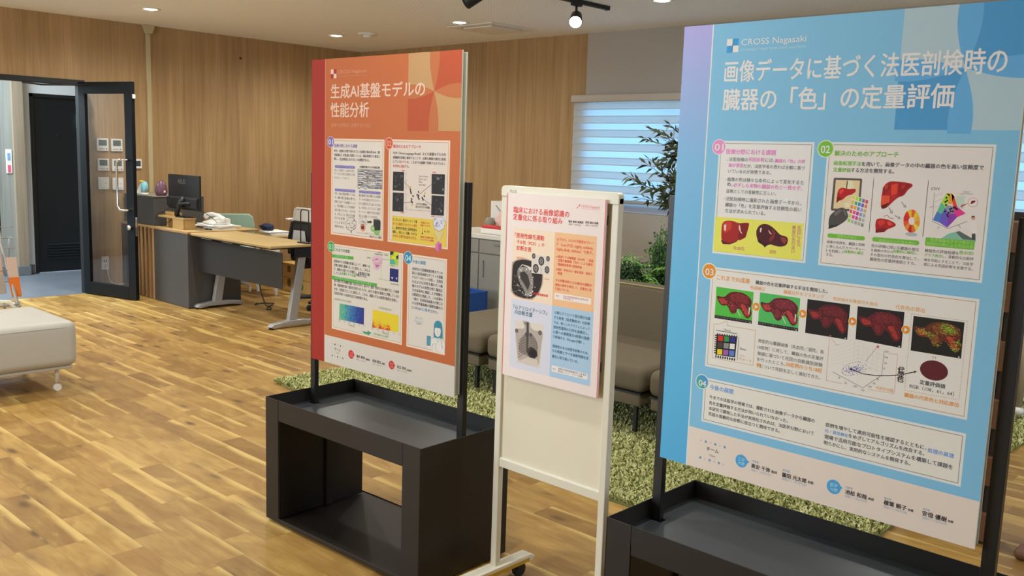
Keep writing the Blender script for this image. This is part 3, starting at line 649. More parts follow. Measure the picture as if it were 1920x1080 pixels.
('E','#8a8ac8',7,517.9,353,1,1),
('E','#8a8ac8',7,530.1,359.3,1,1),
('E','#6a6ab0',7,530.3,350,1,1),
('E','#50488a',7,533.4,358.8,1,1),
('E','#8a8ac8',7,532.4,347.4,1,1),
('E','#6a6ab0',7,535.2,360,1,1),
('E','#8a8ac8',7,548.9,355,1,1),
('E','#6a6ab0',7,547.5,353.1,1,1),
('E','#50488a',7,542.9,358,1,1),
('E','#8a8ac8',7,509.5,352.6,1,1),
('E','#8a8ac8',7,530.2,348.7,1,1),
('E','#6a6ab0',7,522.6,354.4,1,1),
('E','#50488a',7,552.7,362.7,1,1),
('E','#8a8ac8',7,559.3,358.6,1,1),
('E','#8a8ac8',7,507.6,361.9,1,1),
('E','#50488a',7,534.6,349,1,1),
('E','#8a8ac8',7,518,337.8,1,1),
('E','#6a6ab0',7,541.1,354.2,1,1),
('E','#50488a',7,540,351.6,1,1),
('E','#8a8ac8',7,537.9,349.8,1,1),
('E','#50488a',7,551.5,356.9,1,1),
('E','#8a8ac8',7,536.1,352,1,1),
('E','#8a8ac8',7,544.7,361.6,1,1),
('E','#8a8ac8',7,559.3,363.2,1,1),
('E','#6a6ab0',7,545.3,359,1,1),
('E','#6a6ab0',7,550.4,352.5,1,1),
('E','#8a8ac8',7,517.5,348.8,1,1),
('E','#50488a',7,535.8,351.9,1,1),
('E','#6a6ab0',7,524.6,346,1,1),
('E','#50488a',7,530.1,360.3,1,1),
('E','#8a8ac8',7,522.8,359.5,1,1),
('E','#50488a',7,557.3,368,1,1),
('E','#8a8ac8',7,541.1,362.6,1,1),
('E','#8a8ac8',7,524.2,347.3,1,1),
('E','#6a6ab0',7,542.4,356.4,1,1),
('E','#50488a',7,530.6,352.5,1,1),
('E','#6a6ab0',7,537.5,355.7,1,1),
('E','#6a6ab0',7,532.8,355.8,1,1),
('E','#8a8ac8',7,530.7,355.9,1,1),
('E','#8a8ac8',7,556.2,363.8,1,1),
('E','#8a8ac8',7,558.3,354,1,1),
('E','#6a6ab0',7,524.5,351.1,1,1),
('E','#8a8ac8',7,548.3,355.7,1,1),
('E','#50488a',7,514.7,347.4,1,1),
('E','#50488a',7,572.9,364.5,1,1),
('E','#6a6ab0',7,523.1,344.2,1,1),
('E','#50488a',7,537.4,360.8,1,1),
('E','#8a8ac8',7,551.4,367.1,1,1),
('E','#50488a',7,531,350.3,1,1),
('E','#6a6ab0',7,539.1,361.6,1,1),
('E','#6a6ab0',7,516.8,356.3,1,1),
('E','#50488a',7,545.7,368.7,1,1),
('E','#8a8ac8',7,540.1,360.4,1,1),
('E','#6a6ab0',7,535.1,353.8,1,1),
('E','#6a6ab0',7,540.8,363.4,1,1),
('E','#8a8ac8',7,522.9,365.5,1,1),
('E','#8a8ac8',7,544.9,367.1,1,1),
('E','#6a6ab0',7,550.5,361.4,1,1),
('E','#8a8ac8',7,550.8,355.8,1,1),
('E','#50488a',7,543.7,349.5,1,1),
('E','#50488a',7,545.8,364.1,1,1),
('E','#50488a',7,526,344.9,1,1),
('E','#50488a',7,548.2,354.9,1,1),
('E','#6a6ab0',7,536.6,362.4,1,1),
('E','#6a6ab0',7,518.2,346.3,1,1),
('E','#8a8ac8',7,548.2,374.3,1,1),
('E','#6a6ab0',7,513.5,346,1,1),
('E','#6a6ab0',7,535.5,358.8,1,1),
('E','#8a8ac8',7,556.6,360.3,1,1),
('E','#50488a',7,539.8,359.6,1,1),
('E','#8a8ac8',7,558.4,363.3,1,1),
('E','#6a6ab0',7,548.1,352.7,1,1),
('E','#6a6ab0',7,526,358.2,1,1),
('E','#6a6ab0',7,510,342.2,1,1),
('E','#50488a',7,547.3,358,1,1),
('E','#8a8ac8',7,539.1,348.2,1,1),
('E','#6a6ab0',7,509.8,350.4,1,1),
('E','#8a8ac8',7,548.6,362.2,1,1),
('E','#50488a',7,522.2,360.5,1,1),
('E','#50488a',7,508.5,340.2,1,1),
('E','#50488a',7,543.2,354.9,1,1),
('E','#6a6ab0',7,553,359.8,1,1),
('E','#6a6ab0',7,516.7,356,1,1),
('E','#50488a',7,545.5,352.2,1,1),
('E','#50488a',7,541.2,355.4,1,1),
('E','#6a6ab0',7,518.3,350.7,1,1),
('E','#6a6ab0',7,540.8,358.1,1,1),
('E','#50488a',7,533.8,344.3,1,1),
('E','#6a6ab0',7,533.9,354.2,1,1),
('E','#50488a',7,518.3,346.9,1,1),
('E','#8a8ac8',7,529.2,355.7,1,1),
('E','#8a8ac8',7,519.9,348.1,1,1),
('E','#50488a',7,526,352.4,1,1),
('E','#8a8ac8',7,561.3,373.1,1,1),
('E','#6a6ab0',7,564,369.9,1,1),
('E','#6a6ab0',7,541.3,359.7,1,1),
('E','#50488a',7,527.4,349.3,1,1),
('E','#50488a',7,537.7,353.4,1,1),
('E','#6a6ab0',7,535,352,1,1),
('E','#8a8ac8',7,556.5,364.8,1,1),
('E','#8a8ac8',7,557,352,1,1),
('E','#8a8ac8',7,545.4,343.5,1,1),
('E','#50488a',7,543.6,360,1,1),
('E','#8a8ac8',7,541.3,360,1,1),
('E','#8a8ac8',7,552.1,360.5,1,1),
('E','#50488a',7,542,352.1,1,1),
('E','#8a8ac8',7,528.6,348.9,1,1),
('E','#8a8ac8',7,534.6,354.4,1,1),
('E','#6a6ab0',7,524.8,352.4,1,1),
('E','#6a6ab0',7,562.9,354.8,1,1),
('E','#8a8ac8',7,544,358.2,1,1),
('E','#6a6ab0',7,533.9,341.5,1,1),
('E','#8a8ac8',7,536.5,352.2,1,1),
('E','#3a3060',8,528.8,354.4,3.1,3.1),
('L','#8a6a8a',7,1,[552.3,375.4,549.1,375.3]),
('L','#8a6a8a',7,1,[546.5,375.2,542.8,374.5]),
('L','#8a6a8a',7,1,[539.8,373.8,535.9,372.4]),
('L','#8a6a8a',7,1,[532.7,371.2,528.8,369.2]),
('L','#8a6a8a',7,1,[525.6,367.6,522,365.2]),
('L','#8a6a8a',7,1,[519.1,363.2,516,360.5]),
('L','#8a6a8a',7,1,[513.5,358.3,511.3,355.5]),
('L','#8a6a8a',7,1,[509.4,353.2,508,350.5]),
('L','#8a6a8a',7,1,[506.9,348.3,506.6,345.9]),
('L','#8a6a8a',7,1,[506.3,344,507,342.1]),
('L','#8a6a8a',7,1,[507.6,340.5,509.3,339.2]),
('L','#8a6a8a',7,1,[510.7,338.1,513.3,337.5]),
('L','#8a6a8a',7,1,[515.4,337,518.7,337.1]),
('L','#8a6a8a',7,1,[521.3,337.2,525.1,338]),
('L','#8a6a8a',7,1,[528.1,338.7,532.1,340.1]),
('L','#8a6a8a',7,1,[535.3,341.4,539.2,343.4]),
('L','#8a6a8a',7,1,[542.3,345.1,545.9,347.5]),
('L','#8a6a8a',7,1,[548.8,349.5,551.7,352.2]),
('L','#8a4a6a',7,1.2,[562.4,379.1,564.3,382.2]),
('L','#8a4a6a',7,1.2,[565.6,384.4,567.5,387.5]),
('L','#8a4a6a',7,1.2,[568.9,389.6,570.8,392.8]),
('L','#8a4a6a',7,1.2,[572.1,394.9,574,398]),
('L','#8a4a6a',7,1.2,[575.3,400.1,577.2,403.2]),
('L','#8a4a6a',7,1.2,[578.6,405.3,580.4,408.4]),
('L','#8a4a6a',7,1.2,[581.8,410.5,583.6,413.6]),
('L','#8a4a6a',7,1.2,[585,415.7,586.8,418.8]),
('P','#c03a6a',8,[584.3,419.3,589.2,423.2,591.5,417.4,586.7,416.3]),
('L','#3a1a20',8,2,[528.8,354.1,558.3,348.2,589.1,349.7,618.9,355.1,647.9,363.1,676,374.8]),
('P','#3a1a20',8,[675.2,377.3,682.7,377.8,676.3,371.8]),
('T','代',639.2,367.6,14.2,0,'#2a1a1c',3),
('T','代',640,368.6,12.4,0,'#f0e8e4',0),
('T','表',639.4,356.6,14.2,0,'#2a1a1c',3),
('T','表',640.2,357.6,12.4,0,'#f0e8e4',0),
('T','色',639.5,345.5,14.2,0,'#2a1a1c',3),
('T','色',640.3,346.6,12.4,0,'#f0e8e4',0),
('L','#c08a78',5,1,[657.9,508.2,660.5,508.2]),
('L','#c08a78',5,1,[662.7,508.2,665.3,508.2]),
('L','#c08a78',5,1,[667.5,508.2,670.1,508.2]),
('L','#c08a78',5,1,[672.3,508.2,674.9,508.3]),
('L','#c08a78',5,1,[677.1,508.3,679.7,508.3]),
('L','#c08a78',5,1,[681.8,508.3,684.4,508.3]),
('L','#c08a78',5,1,[686.6,508.3,689.2,508.3]),
('L','#c08a78',5,1,[691.3,508.3,693.9,508.3]),
('L','#c08a78',5,1,[696,508.4,698.6,508.4]),
('L','#c08a78',5,1,[700.7,508.4,703.3,508.4]),
('L','#c08a78',5,1,[705.4,508.4,708,508.4]),
('L','#c08a78',5,1,[710.1,508.4,712.7,508.4]),
('L','#c08a78',5,1,[714.8,508.4,717.3,508.5]),
('L','#c08a78',5,1,[719.4,508.5,722,508.5]),
('L','#c08a78',5,1,[724,508.5,726.6,508.5]),
('L','#c08a78',5,1,[728.7,508.5,731.2,508.5]),
('L','#c08a78',5,1,[733.3,508.5,735.8,508.6]),
('L','#c08a78',5,1,[737.9,508.6,740.4,508.6]),
('L','#c08a78',5,1,[742.4,508.6,744.9,508.6]),
('L','#c08a78',5,1,[747,508.6,749.5,508.6]),
('L','#c08a78',5,1,[751.5,508.6,754,508.6]),
('L','#c08a78',5,1,[756.1,508.7,758.6,508.7]),
('L','#c08a78',5,1,[760.6,508.7,763.1,508.7]),
('L','#c08a78',5,1,[765.1,508.7,767.6,508.7]),
('L','#c08a78',5,1,[769.6,508.7,772.1,508.7]),
('L','#c08a78',5,1,[774.1,508.7,776.6,508.8]),
('L','#c08a78',5,1,[778.6,508.8,778.6,505.5]),
('L','#c08a78',5,1,[778.6,502.9,778.6,499.6]),
('L','#c08a78',5,1,[778.6,497,778.6,493.7]),
('L','#c08a78',5,1,[778.6,491.1,778.5,487.8]),
('L','#c08a78',5,1,[778.5,485.2,778.5,481.9]),
('L','#c08a78',5,1,[778.5,479.3,778.5,476]),
('L','#c08a78',5,1,[778.5,473.4,778.5,470.1]),
('L','#c08a78',5,1,[778.5,467.5,778.5,464.2]),
('L','#c08a78',5,1,[778.5,461.5,778.5,458.3]),
('L','#c08a78',5,1,[778.5,455.6,778.5,452.4]),
('L','#c08a78',5,1,[778.5,449.7,778.5,446.4]),
('L','#c08a78',5,1,[778.5,443.8,778.5,440.5]),
('L','#c08a78',5,1,[778.5,437.8,778.5,434.6]),
('L','#c08a78',5,1,[778.5,431.9,778.5,428.6]),
('L','#c08a78',5,1,[778.5,425.9,778.5,422.7]),
('L','#c08a78',5,1,[778.5,420,778.5,416.7]),
('L','#c08a78',5,1,[778.5,414,778.5,410.7]),
('L','#c08a78',5,1,[778.5,408.1,778.5,404.8]),
('L','#c08a78',5,1,[778.5,402.1,778.5,398.8]),
('L','#c08a78',5,1,[778.5,396.1,778.5,392.8]),
('L','#c08a78',5,1,[778.5,390.1,778.5,386.8]),
('L','#c08a78',5,1,[778.5,384.2,778.5,380.9]),
('L','#c08a78',5,1,[778.5,378.2,778.5,374.9]),
('L','#c08a78',5,1,[778.4,372.2,778.4,368.9]),
('L','#c08a78',5,1,[778.4,366.2,778.4,362.9]),
('L','#c08a78',5,1,[778.4,360.2,778.4,356.9]),
('L','#c08a78',5,1,[778.4,354.2,778.4,350.9]),
('L','#c08a78',5,1,[778.4,348.1,778.4,344.8]),
('L','#c08a78',5,1,[778.4,342.1,778.4,338.8]),
('L','#c08a78',5,1,[778.4,336.1,778.4,332.8]),
('L','#c08a78',5,1,[657.9,508.2,657.9,504.9]),
('L','#c08a78',5,1,[657.9,502.2,657.9,499]),
('L','#c08a78',5,1,[657.9,496.3,657.9,493.1]),
('L','#c08a78',5,1,[657.9,490.4,657.9,487.1]),
('L','#c08a78',5,1,[657.9,484.5,657.9,481.2]),
('L','#c08a78',5,1,[658,478.5,658,475.2]),
('L','#c08a78',5,1,[658,472.6,658,469.3]),
('L','#c08a78',5,1,[658,466.6,658,463.3]),
('L','#c08a78',5,1,[658,460.7,658,457.4]),
('L','#c08a78',5,1,[658,454.7,658,451.4]),
('L','#c08a78',5,1,[658.1,448.7,658.1,445.5]),
('L','#c08a78',5,1,[658.1,442.8,658.1,439.5]),
('L','#c08a78',5,1,[658.1,436.8,658.1,433.5]),
('L','#c08a78',5,1,[658.1,430.8,658.1,427.5]),
('L','#c08a78',5,1,[658.1,424.8,658.2,421.6]),
('L','#c08a78',5,1,[658.2,418.9,658.2,415.6]),
('L','#c08a78',5,1,[658.2,412.9,658.2,409.6]),
('L','#c08a78',5,1,[658.2,406.9,658.2,403.6]),
('L','#c08a78',5,1,[658.2,400.9,658.2,397.6]),
('L','#c08a78',5,1,[658.2,394.9,658.3,391.6]),
('L','#c08a78',5,1,[658.3,388.9,658.3,385.5]),
('L','#c08a78',5,1,[658.3,382.8,658.3,379.5]),
('L','#c08a78',5,1,[658.3,376.8,658.3,373.5]),
('L','#c08a78',5,1,[658.3,370.8,658.3,367.5]),
('L','#c08a78',5,1,[658.3,364.8,658.4,361.4]),
('L','#c08a78',5,1,[658.4,358.7,658.4,355.4]),
('L','#c08a78',5,1,[658.4,352.7,658.4,349.4]),
('L','#c08a78',5,1,[658.4,346.6,658.4,343.3]),
('L','#c08a78',5,1,[658.4,340.6,658.4,337.3]),
('L','#c08a78',5,1,[658.4,334.5,658.5,331.2]),
('L','#c08a78',5,1,[658.5,328.5,661.1,328.5]),
('L','#c08a78',5,1,[663.3,328.5,665.9,328.6]),
('L','#c08a78',5,1,[668,328.6,670.7,328.6]),
('L','#c08a78',5,1,[672.8,328.7,675.4,328.7]),
('L','#c08a78',5,1,[677.5,328.7,680.1,328.8]),
('L','#c08a78',5,1,[682.3,328.8,684.9,328.8]),
('L','#c08a78',5,1,[687,328.9,689.6,328.9]),
('L','#c08a78',5,1,[691.7,328.9,694.3,329]),
('L','#c08a78',5,1,[696.4,329,698.9,329]),
('L','#c08a78',5,1,[701,329,703.6,329.1]),
('L','#c08a78',5,1,[705.7,329.1,708.3,329.1]),
('L','#c08a78',5,1,[710.4,329.2,712.9,329.2]),
('L','#c08a78',5,1,[715,329.2,717.5,329.3]),
('L','#c08a78',5,1,[719.6,329.3,722.1,329.3]),
('L','#c08a78',5,1,[724.2,329.4,726.7,329.4]),
('L','#c08a78',5,1,[728.8,329.4,731.3,329.5]),
('L','#c08a78',5,1,[733.4,329.5,735.9,329.5]),
('L','#c08a78',5,1,[737.9,329.5,740.4,329.6]),
('L','#c08a78',5,1,[742.5,329.6,745,329.6]),
('L','#c08a78',5,1,[747,329.7,749.5,329.7]),
('L','#c08a78',5,1,[751.6,329.7,754,329.8]),
('L','#c08a78',5,1,[756.1,329.8,758.5,329.8]),
('L','#c08a78',5,1,[760.6,329.8,763,329.9]),
('L','#c08a78',5,1,[765,329.9,767.5,329.9]),
('L','#c08a78',5,1,[769.5,330,772,330]),
('L','#c08a78',5,1,[774,330,776.4,330.1]),
('L','#8a7a74',5,1.4,[714.1,418.8,714.1,412.9]),
('L','#8a7a74',5,1.4,[719.7,418.9,719.7,413]),
('E','#5c2226',6,718.6,386.3,30.6,22.8),
('T','定量評価値',690.8,349.2,55.6,0,'#40404a',1),
('T','RGB（108，61，64）',668.9,335.8,97.5,0,'#40404a',0),
('T','臓器の代表色と対応部位',659.3,313,119.9,0,'#ee9438',1),
('T','代表色空間',591.9,317.5,41.2,0,'#ee9438',0),
('Q','#d5e0e6',1,127,134.1,800.5,257.3,0),
('Q','#8a8688',2,133,140.1,794.5,251.3,0),
('Q','#e6dad2',3,134.6,141.7,792.9,249.7,0),
('E','#cfe6e8',5,122.2,243.6,20.9,20.9),
('GE','b4',6,122.2,243.6,18.6),
('T','04',111.8,231.5,22.9,16.8,'#f0fffa',1),
('T','今後の展開',147.2,228,71.3,0,'#5b93d4',1),
('T','今までの法医学の現場では、撮影された画像データから臓器の',147.3,202.3,301.7,0,'#40404a',1),
('T','色を定量評価する方法が用いられていなかった。',147.8,186,230.5,0,'#40404a',1),
('T','本研究で開発した手法が実用化されれば、法医学分野において',148,170.2,301.5,0,'#40404a',1),
('T','死因の客観的な診断に役立つと期待できる。',148.1,155,210.3,0,'#40404a',1),
('T','症例を増やして適用可能性を確認するとともに、',477.6,199.7,241.8,0,'#40404a',1),
('T','処理の高速',722.4,195.3,57.7,0,'#5b93d4',1),
('T','化・高信頼化',477.3,185.1,59.1,0,'#5b93d4',1),
('T','をめざしてアルゴリズムを改良する。',537.2,185.5,179,0,'#40404a',1),
('T','現場で活用可能なプロトタイプシステムを構築して課題を',477.1,168.9,302.8,0,'#40404a',1),
('T','明らかにし、実用的なシステムを開発する。',477.1,154.1,209.9,0,'#40404a',1),
('E','#c8bcb4',3,130.5,80.4,2.7,2.7),
('E','#6a94b8',3,131.3,31.7,3.7,3.7),
('E','#6a94b8',3,145.5,80.1,3.6,3.6),
('E','#c8bcb4',3,146,31.5,2.7,2.7),
('E','#c8bcb4',3,160.3,79.8,2.7,2.7),
('E','#6a94b8',3,160.7,31.2,3.6,3.6),
('E','#6a94b8',3,175,79.5,3.6,3.6),
('E','#c8bcb4',3,175.2,31,2.7,2.7),
('E','#c8bcb4',3,189.6,79.2,2.7,2.7),
('E','#6a94b8',3,189.7,30.8,3.6,3.6),
('E','#6a94b8',3,204,78.8,3.6,3.6),
('E','#c8bcb4',3,204,30.5,2.7,2.7),
('T','チーム',149.5,56.1,37.3,0,'#40404a',1),
('T','Team',158.3,42.9,19.3,0,'#7a7a80',0),
('E','#4d9fd6',3,256,53.7,17.3,17.3),
('P','#4d9fd6',4,[269.5,63.4,279.4,56.6,268,45.4]),
('T','工学',246.5,53.4,19.1,0,'#b8dcf2',0),
('T','分野',247.3,42.6,19.1,0,'#b8dcf2',0),
('E','#4d9fd6',3,511.4,53.3,18,18),
('P','#4d9fd6',4,[524.3,63.4,534,56.3,523.2,44.6]),
('T','医学',502.2,53,18.4,0,'#b8dcf2',0),
('T','分野',503.2,41.8,18.4,0,'#b8dcf2',0),
('T','代表者',286,59.1,20.5,0,'#6a94c0',0),
('T','喜安 千弥',285.6,43.5,53.9,0,'#2e2a2e',2),
('T','教授',343.7,44.3,15.9,0,'#2e2a2e',1),
('T','情報データ科学分野',286.3,34.8,55.1,0,'#9ab0c8',0),
('T','担当者',374.3,57.9,19.5,0,'#6a94c0',0),
('T','薗田 光太郎',374,42.7,65.9,0,'#2e2a2e',2),
('T','助教',443.9,44.3,15,0,'#2e2a2e',1),
('T','情報データ科学分野',374.7,34.2,67.1,0,'#9ab0c8',0),
('T','代表者',541,58.8,17.7,0,'#6a94c0',0),
('T','池松 和哉',540.9,44.3,53.5,0,'#2e2a2e',2),
('T','教授',598,45.4,13.7,0,'#2e2a2e',1),
('T','情報データ科学分野',541.6,36.2,54.6,0,'#9ab0c8',0),
('T','担当者',635.4,58.5,16.7,0,'#6a94c0',0),
('T','榎葉 頼子',635.4,44.4,53.3,0,'#2e2a2e',2),
('T','助教',692.1,45.6,12.9,0,'#2e2a2e',1),
('T','情報データ科学分野',636.1,36.5,54.3,0,'#9ab0c8',0),
('T','担当者',724.6,57.9,15.8,0,'#6a94c0',0),
('T','安倍 優樹',724.7,44.3,53.8,0,'#2e2a2e',2),
('T','助教',781.6,45.6,12.2,0,'#2e2a2e',1),
('T','情報データ科学分野',725.4,36.6,54.7,0,'#9ab0c8',0),
]
ORANGE = [
('Q','#c26a3a',0,0,0,818,1181,0),
('Q','#a42d20',1,0,0,85,1181,0),
('Q','#d8d0c4',1,85,0,818,110.7,0),
('Q','#d89070',2,83.5,0,86.5,1181,0),
('Q','#c09664',1,555.2,1049,687.4,1181,0),
('Q','#b8522e',1,555.2,914.8,687.4,1049,0),
('Q','#b8522e',1,687.4,1049,818,1181,0),
('Q','#c09664',1,687.4,914.8,818,1049,0),
('LENS','#be6e40',2,687.4,1049,132.19999999999993,134.20000000000005,[0,0,818,1181]),
('Q','#e6cfc0',2,118.9,1123.7,135.3,1140.4,0),
('Q','#b02a22',2,135.7,1124.2,152,1140.8,0),
('Q','#b02a22',2,119,1107.2,135.4,1123.9,0),
('Q','#e6cfc0',2,135.8,1107.7,152.2,1124.4,0),
('T','CROSS Nagasaki',159.6,1123.6,169.8,13.8,'#dc9878',0),
('T','CONNECTING FOR INNOVATION',159.7,1111.8,169.9,4.6,'#d0906c',0),
('T','生成AI基盤モデルの',119.7,1032.6,521.8,51.5,'#e8c6b0',1),
('T','性能分析',118.6,962.5,224.9,52.8,'#e8c6b0',1),
('T','結果を説明的に活用するために',122.8,924.9,233.5,0,'#d99a74',0),
('Q','#ecd2ba',1,123.7,514,433,882.1,0),
('Q','#b08a70',2,130.7,521,426,875.1,0),
('Q','#dfd6ca',3,132.3,522.6,424.4,873.5,0),
('E','#c8b4cc',6,119.4,869,21.6,21.6),
('E','#7a68a8',7,119.4,869,19.3,19.3),
('T','01',106.2,859.4,26.4,19.8,'#e8e0f4',1),
('T','医療分野における課題',142.9,849.2,136.3,0,'#7a6ab0',1),
('T','昨今、医療の分野で使われている画像を読み取るAI（医',141.6,830.8,267.5,0,'#40404a',1),
('T','用画像AI）が急速に発展している。臨床現場での普及に',141.7,815.5,268.9,0,'#40404a',1),
('T','際し、社会実装における2つの課題がある。',141.9,800.2,209.1,0,'#40404a',1),
('Q','#8078b4',4,145.7,771,267.7,781.4,8),
('Q','#8078b4',4,146.5,682.2,271,692.7,8),
('Q','#8078b4',4,291.1,682.4,415.1,692.6,8),
('T','臨床データの整備',156.7,772.2,99.9,0,'#a8a0d0',0),
('T','モデルの大規模化',157.5,682.3,103.7,0,'#a8a0d0',0),
('T','データの持ち出し',303,682.6,101.6,0,'#a8a0d0',0),
('T','新しい疾患や、症例が増え',143.7,757.8,122.8,0,'#8a8688',0),
('T','データを日常の診療から集',143.8,744.2,122.9,0,'#8a8688',0),
('T','めるのは、とても難しい。',143.9,730.7,92,0,'#8a8688',0),
('T','大規模言語モデルの性能比較',294.7,776,114.7,0,'#2a2626',2),
('Q','#a8a29c',4,282.3,701.9,425,772.5,0),
('Q','#e8e4e0',5,285.8,766.3,299.3,768.5,0),
('Q','#8c98b8',5,304.5,766.3,324.3,768.5,0),
('Q','#5a5654',5,325.7,766.2,355.2,768.4,0),
('Q','#8c98b8',5,357.4,766.2,383.3,768.3,0),
('Q','#5a5654',5,386.6,766.1,410.2,768.2,0),
('Q','#3a3634',5,414.9,766,421.5,768.1,0),
('Q','#3a3634',5,285.9,762.6,319.1,764.8,0),
('Q','#e8e4e0',5,323.9,762.5,338,764.7,0),
('Q','#8c98b8',5,342.3,762.5,373.9,764.6,0),
('Q','#e8e4e0',5,410.2,762.3,420.4,764.5,0),
('Q','#e8e4e0',5,285.9,758.8,316.4,761,0),
('Q','#5a5654',5,320.1,758.7,341.5,760.9,0),
('Q','#5a5654',5,376.4,758.7,409.4,760.8,0),
('Q','#8c98b8',5,413.5,758.6,421.6,760.8,0),
('Q','#8c98b8',5,286,755,312.6,757.2,0),
('Q','#e8e4e0',5,315,755,325.2,757.2,0),
('Q','#5a5654',5,327,755,355.5,757.2,0),
('Q','#3a3634',5,357,755,375.2,757.1,0),
('Q','#8c98b8',5,376.7,754.9,399.7,757.1,0),
('Q','#3a3634',5,286.1,751.2,320.5,753.4,0),
('Q','#3a3634',5,348.9,751.2,363.5,753.4,0),
('Q','#5a5654',5,368.8,751.2,384.6,753.4,0),
('Q','#8c98b8',5,389.6,751.2,406.3,753.4,0),
('Q','#3a3634',5,409.1,751.2,421.8,753.4,0),
('Q','#e8e4e0',5,286.1,747.4,318.9,749.6,0),
('Q','#e8e4e0',5,352.3,747.5,366,749.7,0),
('Q','#3a3634',5,367.4,747.5,385.2,749.7,0),
('Q','#e8e4e0',5,388,747.5,410.3,749.7,0),
('Q','#e8e4e0',5,413.5,747.5,421.9,749.7,0),
('Q','#3a3634',5,286.2,743.6,293.7,745.8,0),
('Q','#8c98b8',5,299.1,743.6,312.9,745.8,0),
('Q','#e8e4e0',5,316.7,743.7,328.4,745.9,0),
('Q','#3a3634',5,333.2,743.7,347.2,745.9,0),
('Q','#5a5654',5,351.7,743.7,359.2,745.9,0),
('Q','#5a5654',5,361.7,743.8,374.4,745.9,0),
('Q','#3a3634',5,377.1,743.8,401.8,745.9,0),
('Q','#5a5654',5,403.6,743.8,418.7,746,0),
('Q','#e8e4e0',5,286.2,739.8,316.7,742,0),
('Q','#e8e4e0',5,321.1,739.9,333.9,742.1,0),
('Q','#5a5654',5,336.2,740,346.3,742.1,0),
('Q','#e8e4e0',5,348.9,740,378.1,742.2,0),
('Q','#8c98b8',5,380.8,740.1,409.5,742.2,0),
('Q','#e8e4e0',5,412.2,740.1,422,742.3,0),
('Q','#8c98b8',5,286.3,736,310.7,738.3,0),
('Q','#3a3634',5,313.7,736.1,345.6,738.3,0),
('Q','#8c98b8',5,349,736.2,378.2,738.4,0),
('Q','#e8e4e0',5,286.3,732.3,307.5,734.5,0),
('Q','#3a3634',5,348.3,732.5,358.3,734.7,0),
('Q','#3a3634',5,393.5,732.7,422.1,734.8,0),
('Q','#5a5654',5,286.4,728.5,296.7,730.7,0),
('Q','#8c98b8',5,300.8,728.5,322.1,730.7,0),
('Q','#5a5654',5,337.7,728.7,366.4,730.9,0),
('Q','#5a5654',5,368.6,728.8,389.6,731,0),
('Q','#8c98b8',5,407.6,729,422.2,731.2,0),
('Q','#e8e4e0',5,286.4,724.7,294.7,726.9,0),
('Q','#e8e4e0',5,298.7,724.7,319.9,726.9,0),
('Q','#5a5654',5,324.4,724.9,331.3,727.1,0),
('Q','#3a3634',5,332.8,724.9,341,727.1,0),
('Q','#e8e4e0',5,345.8,725,354.9,727.2,0),
('Q','#e8e4e0',5,356.9,725,365.6,727.2,0),
('Q','#e8e4e0',5,369.3,725.1,385.7,727.3,0),
('Q','#e8e4e0',5,388.7,725.2,398.8,727.4,0),
('Q','#e8e4e0',5,403.3,725.3,422.3,727.4,0),
('Q','#3a3634',5,286.5,720.9,315,723.1,0),
('Q','#e8e4e0',5,318.9,721.1,337.5,723.3,0),
('Q','#e8e4e0',5,360.3,721.3,367.5,723.5,0),
('Q','#e8e4e0',5,371.7,721.4,380.3,723.6,0),
('Q','#8c98b8',5,382.2,721.4,389.6,723.6,0),
('Q','#3a3634',5,394.1,721.5,407.7,723.7,0),
('Q','#e8e4e0',5,286.5,717.1,303.8,719.3,0),
('Q','#3a3634',5,307.6,717.2,317.3,719.4,0),
('Q','#8c98b8',5,320.6,717.3,333.9,719.5,0),
('Q','#e8e4e0',5,356.4,717.5,385.8,719.7,0),
('Q','#8c98b8',5,389.5,717.8,417.3,719.9,0),
('Q','#3a3634',5,286.6,713.3,313.3,715.5,0),
('Q','#8c98b8',5,318.5,713.5,327,715.7,0),
('Q','#e8e4e0',5,342,713.7,361.1,715.9,0),
('Q','#5a5654',5,389.8,714,422.1,716.2,0),
('Q','#5a5654',5,286.6,709.5,304.9,711.7,0),
('Q','#8c98b8',5,308.1,709.7,330.5,711.9,0),
('Q','#5a5654',5,334.7,709.9,345.8,712.1,0),
('Q','#8c98b8',5,347.7,710,367.9,712.2,0),
('Q','#8c98b8',5,397.4,710.4,422.6,712.5,0),
('Q','#e8e4e0',5,286.7,705.7,300.1,707.9,0),
('Q','#8c98b8',5,304.2,705.8,334.5,708,0),
('Q','#3a3634',5,338.3,706.1,352.3,708.3,0),
('Q','#8c98b8',5,354.8,706.3,383.2,708.5,0),
('Q','#5a5654',5,385.9,706.6,401.2,708.7,0),
('Q','#5a5654',5,404.1,706.7,422.6,708.9,0),
('Q','#e8e4e0',5,320.4,702.2,340.4,704.4,0),
('Q','#5a5654',5,344.9,702.4,375.5,704.6,0),
('Q','#3a3634',5,380.4,702.8,404.4,705,0),
('Q','#5a5654',5,409.5,703.1,422.7,705.2,0),
('Q','#3a3634',5,286.8,698.1,297.5,700.3,0),
('Q','#3a3634',5,319.2,698.4,337.6,700.6,0),
('Q','#e8e4e0',5,354.9,698.8,373.8,701,0),
('Q','#e8e4e0',5,375.2,699,390.9,701.2,0),
('Q','#e8e4e0',5,392.5,699.2,416.3,701.3,0),
('T','今日、AI向け環境が整いつつある',145.9,668.6,124.6,10,'#4a4648',0),
('T','や、画像を扱う医療AI分野でも',146.1,652.9,124.6,10,'#4a4648',0),
('T','学習できるデータは増加している',146.2,637.1,124.7,10,'#4a4648',0),
('T','し、質を確保した上での利用が',146.4,621.4,124.8,10,'#4a4648',0),
('T','あまり進んでいない。そのため',146.5,605.6,124.9,10.1,'#4a4648',0),
('T','も、今のところ、限られた施設',146.6,589.8,125,10.1,'#4a4648',0),
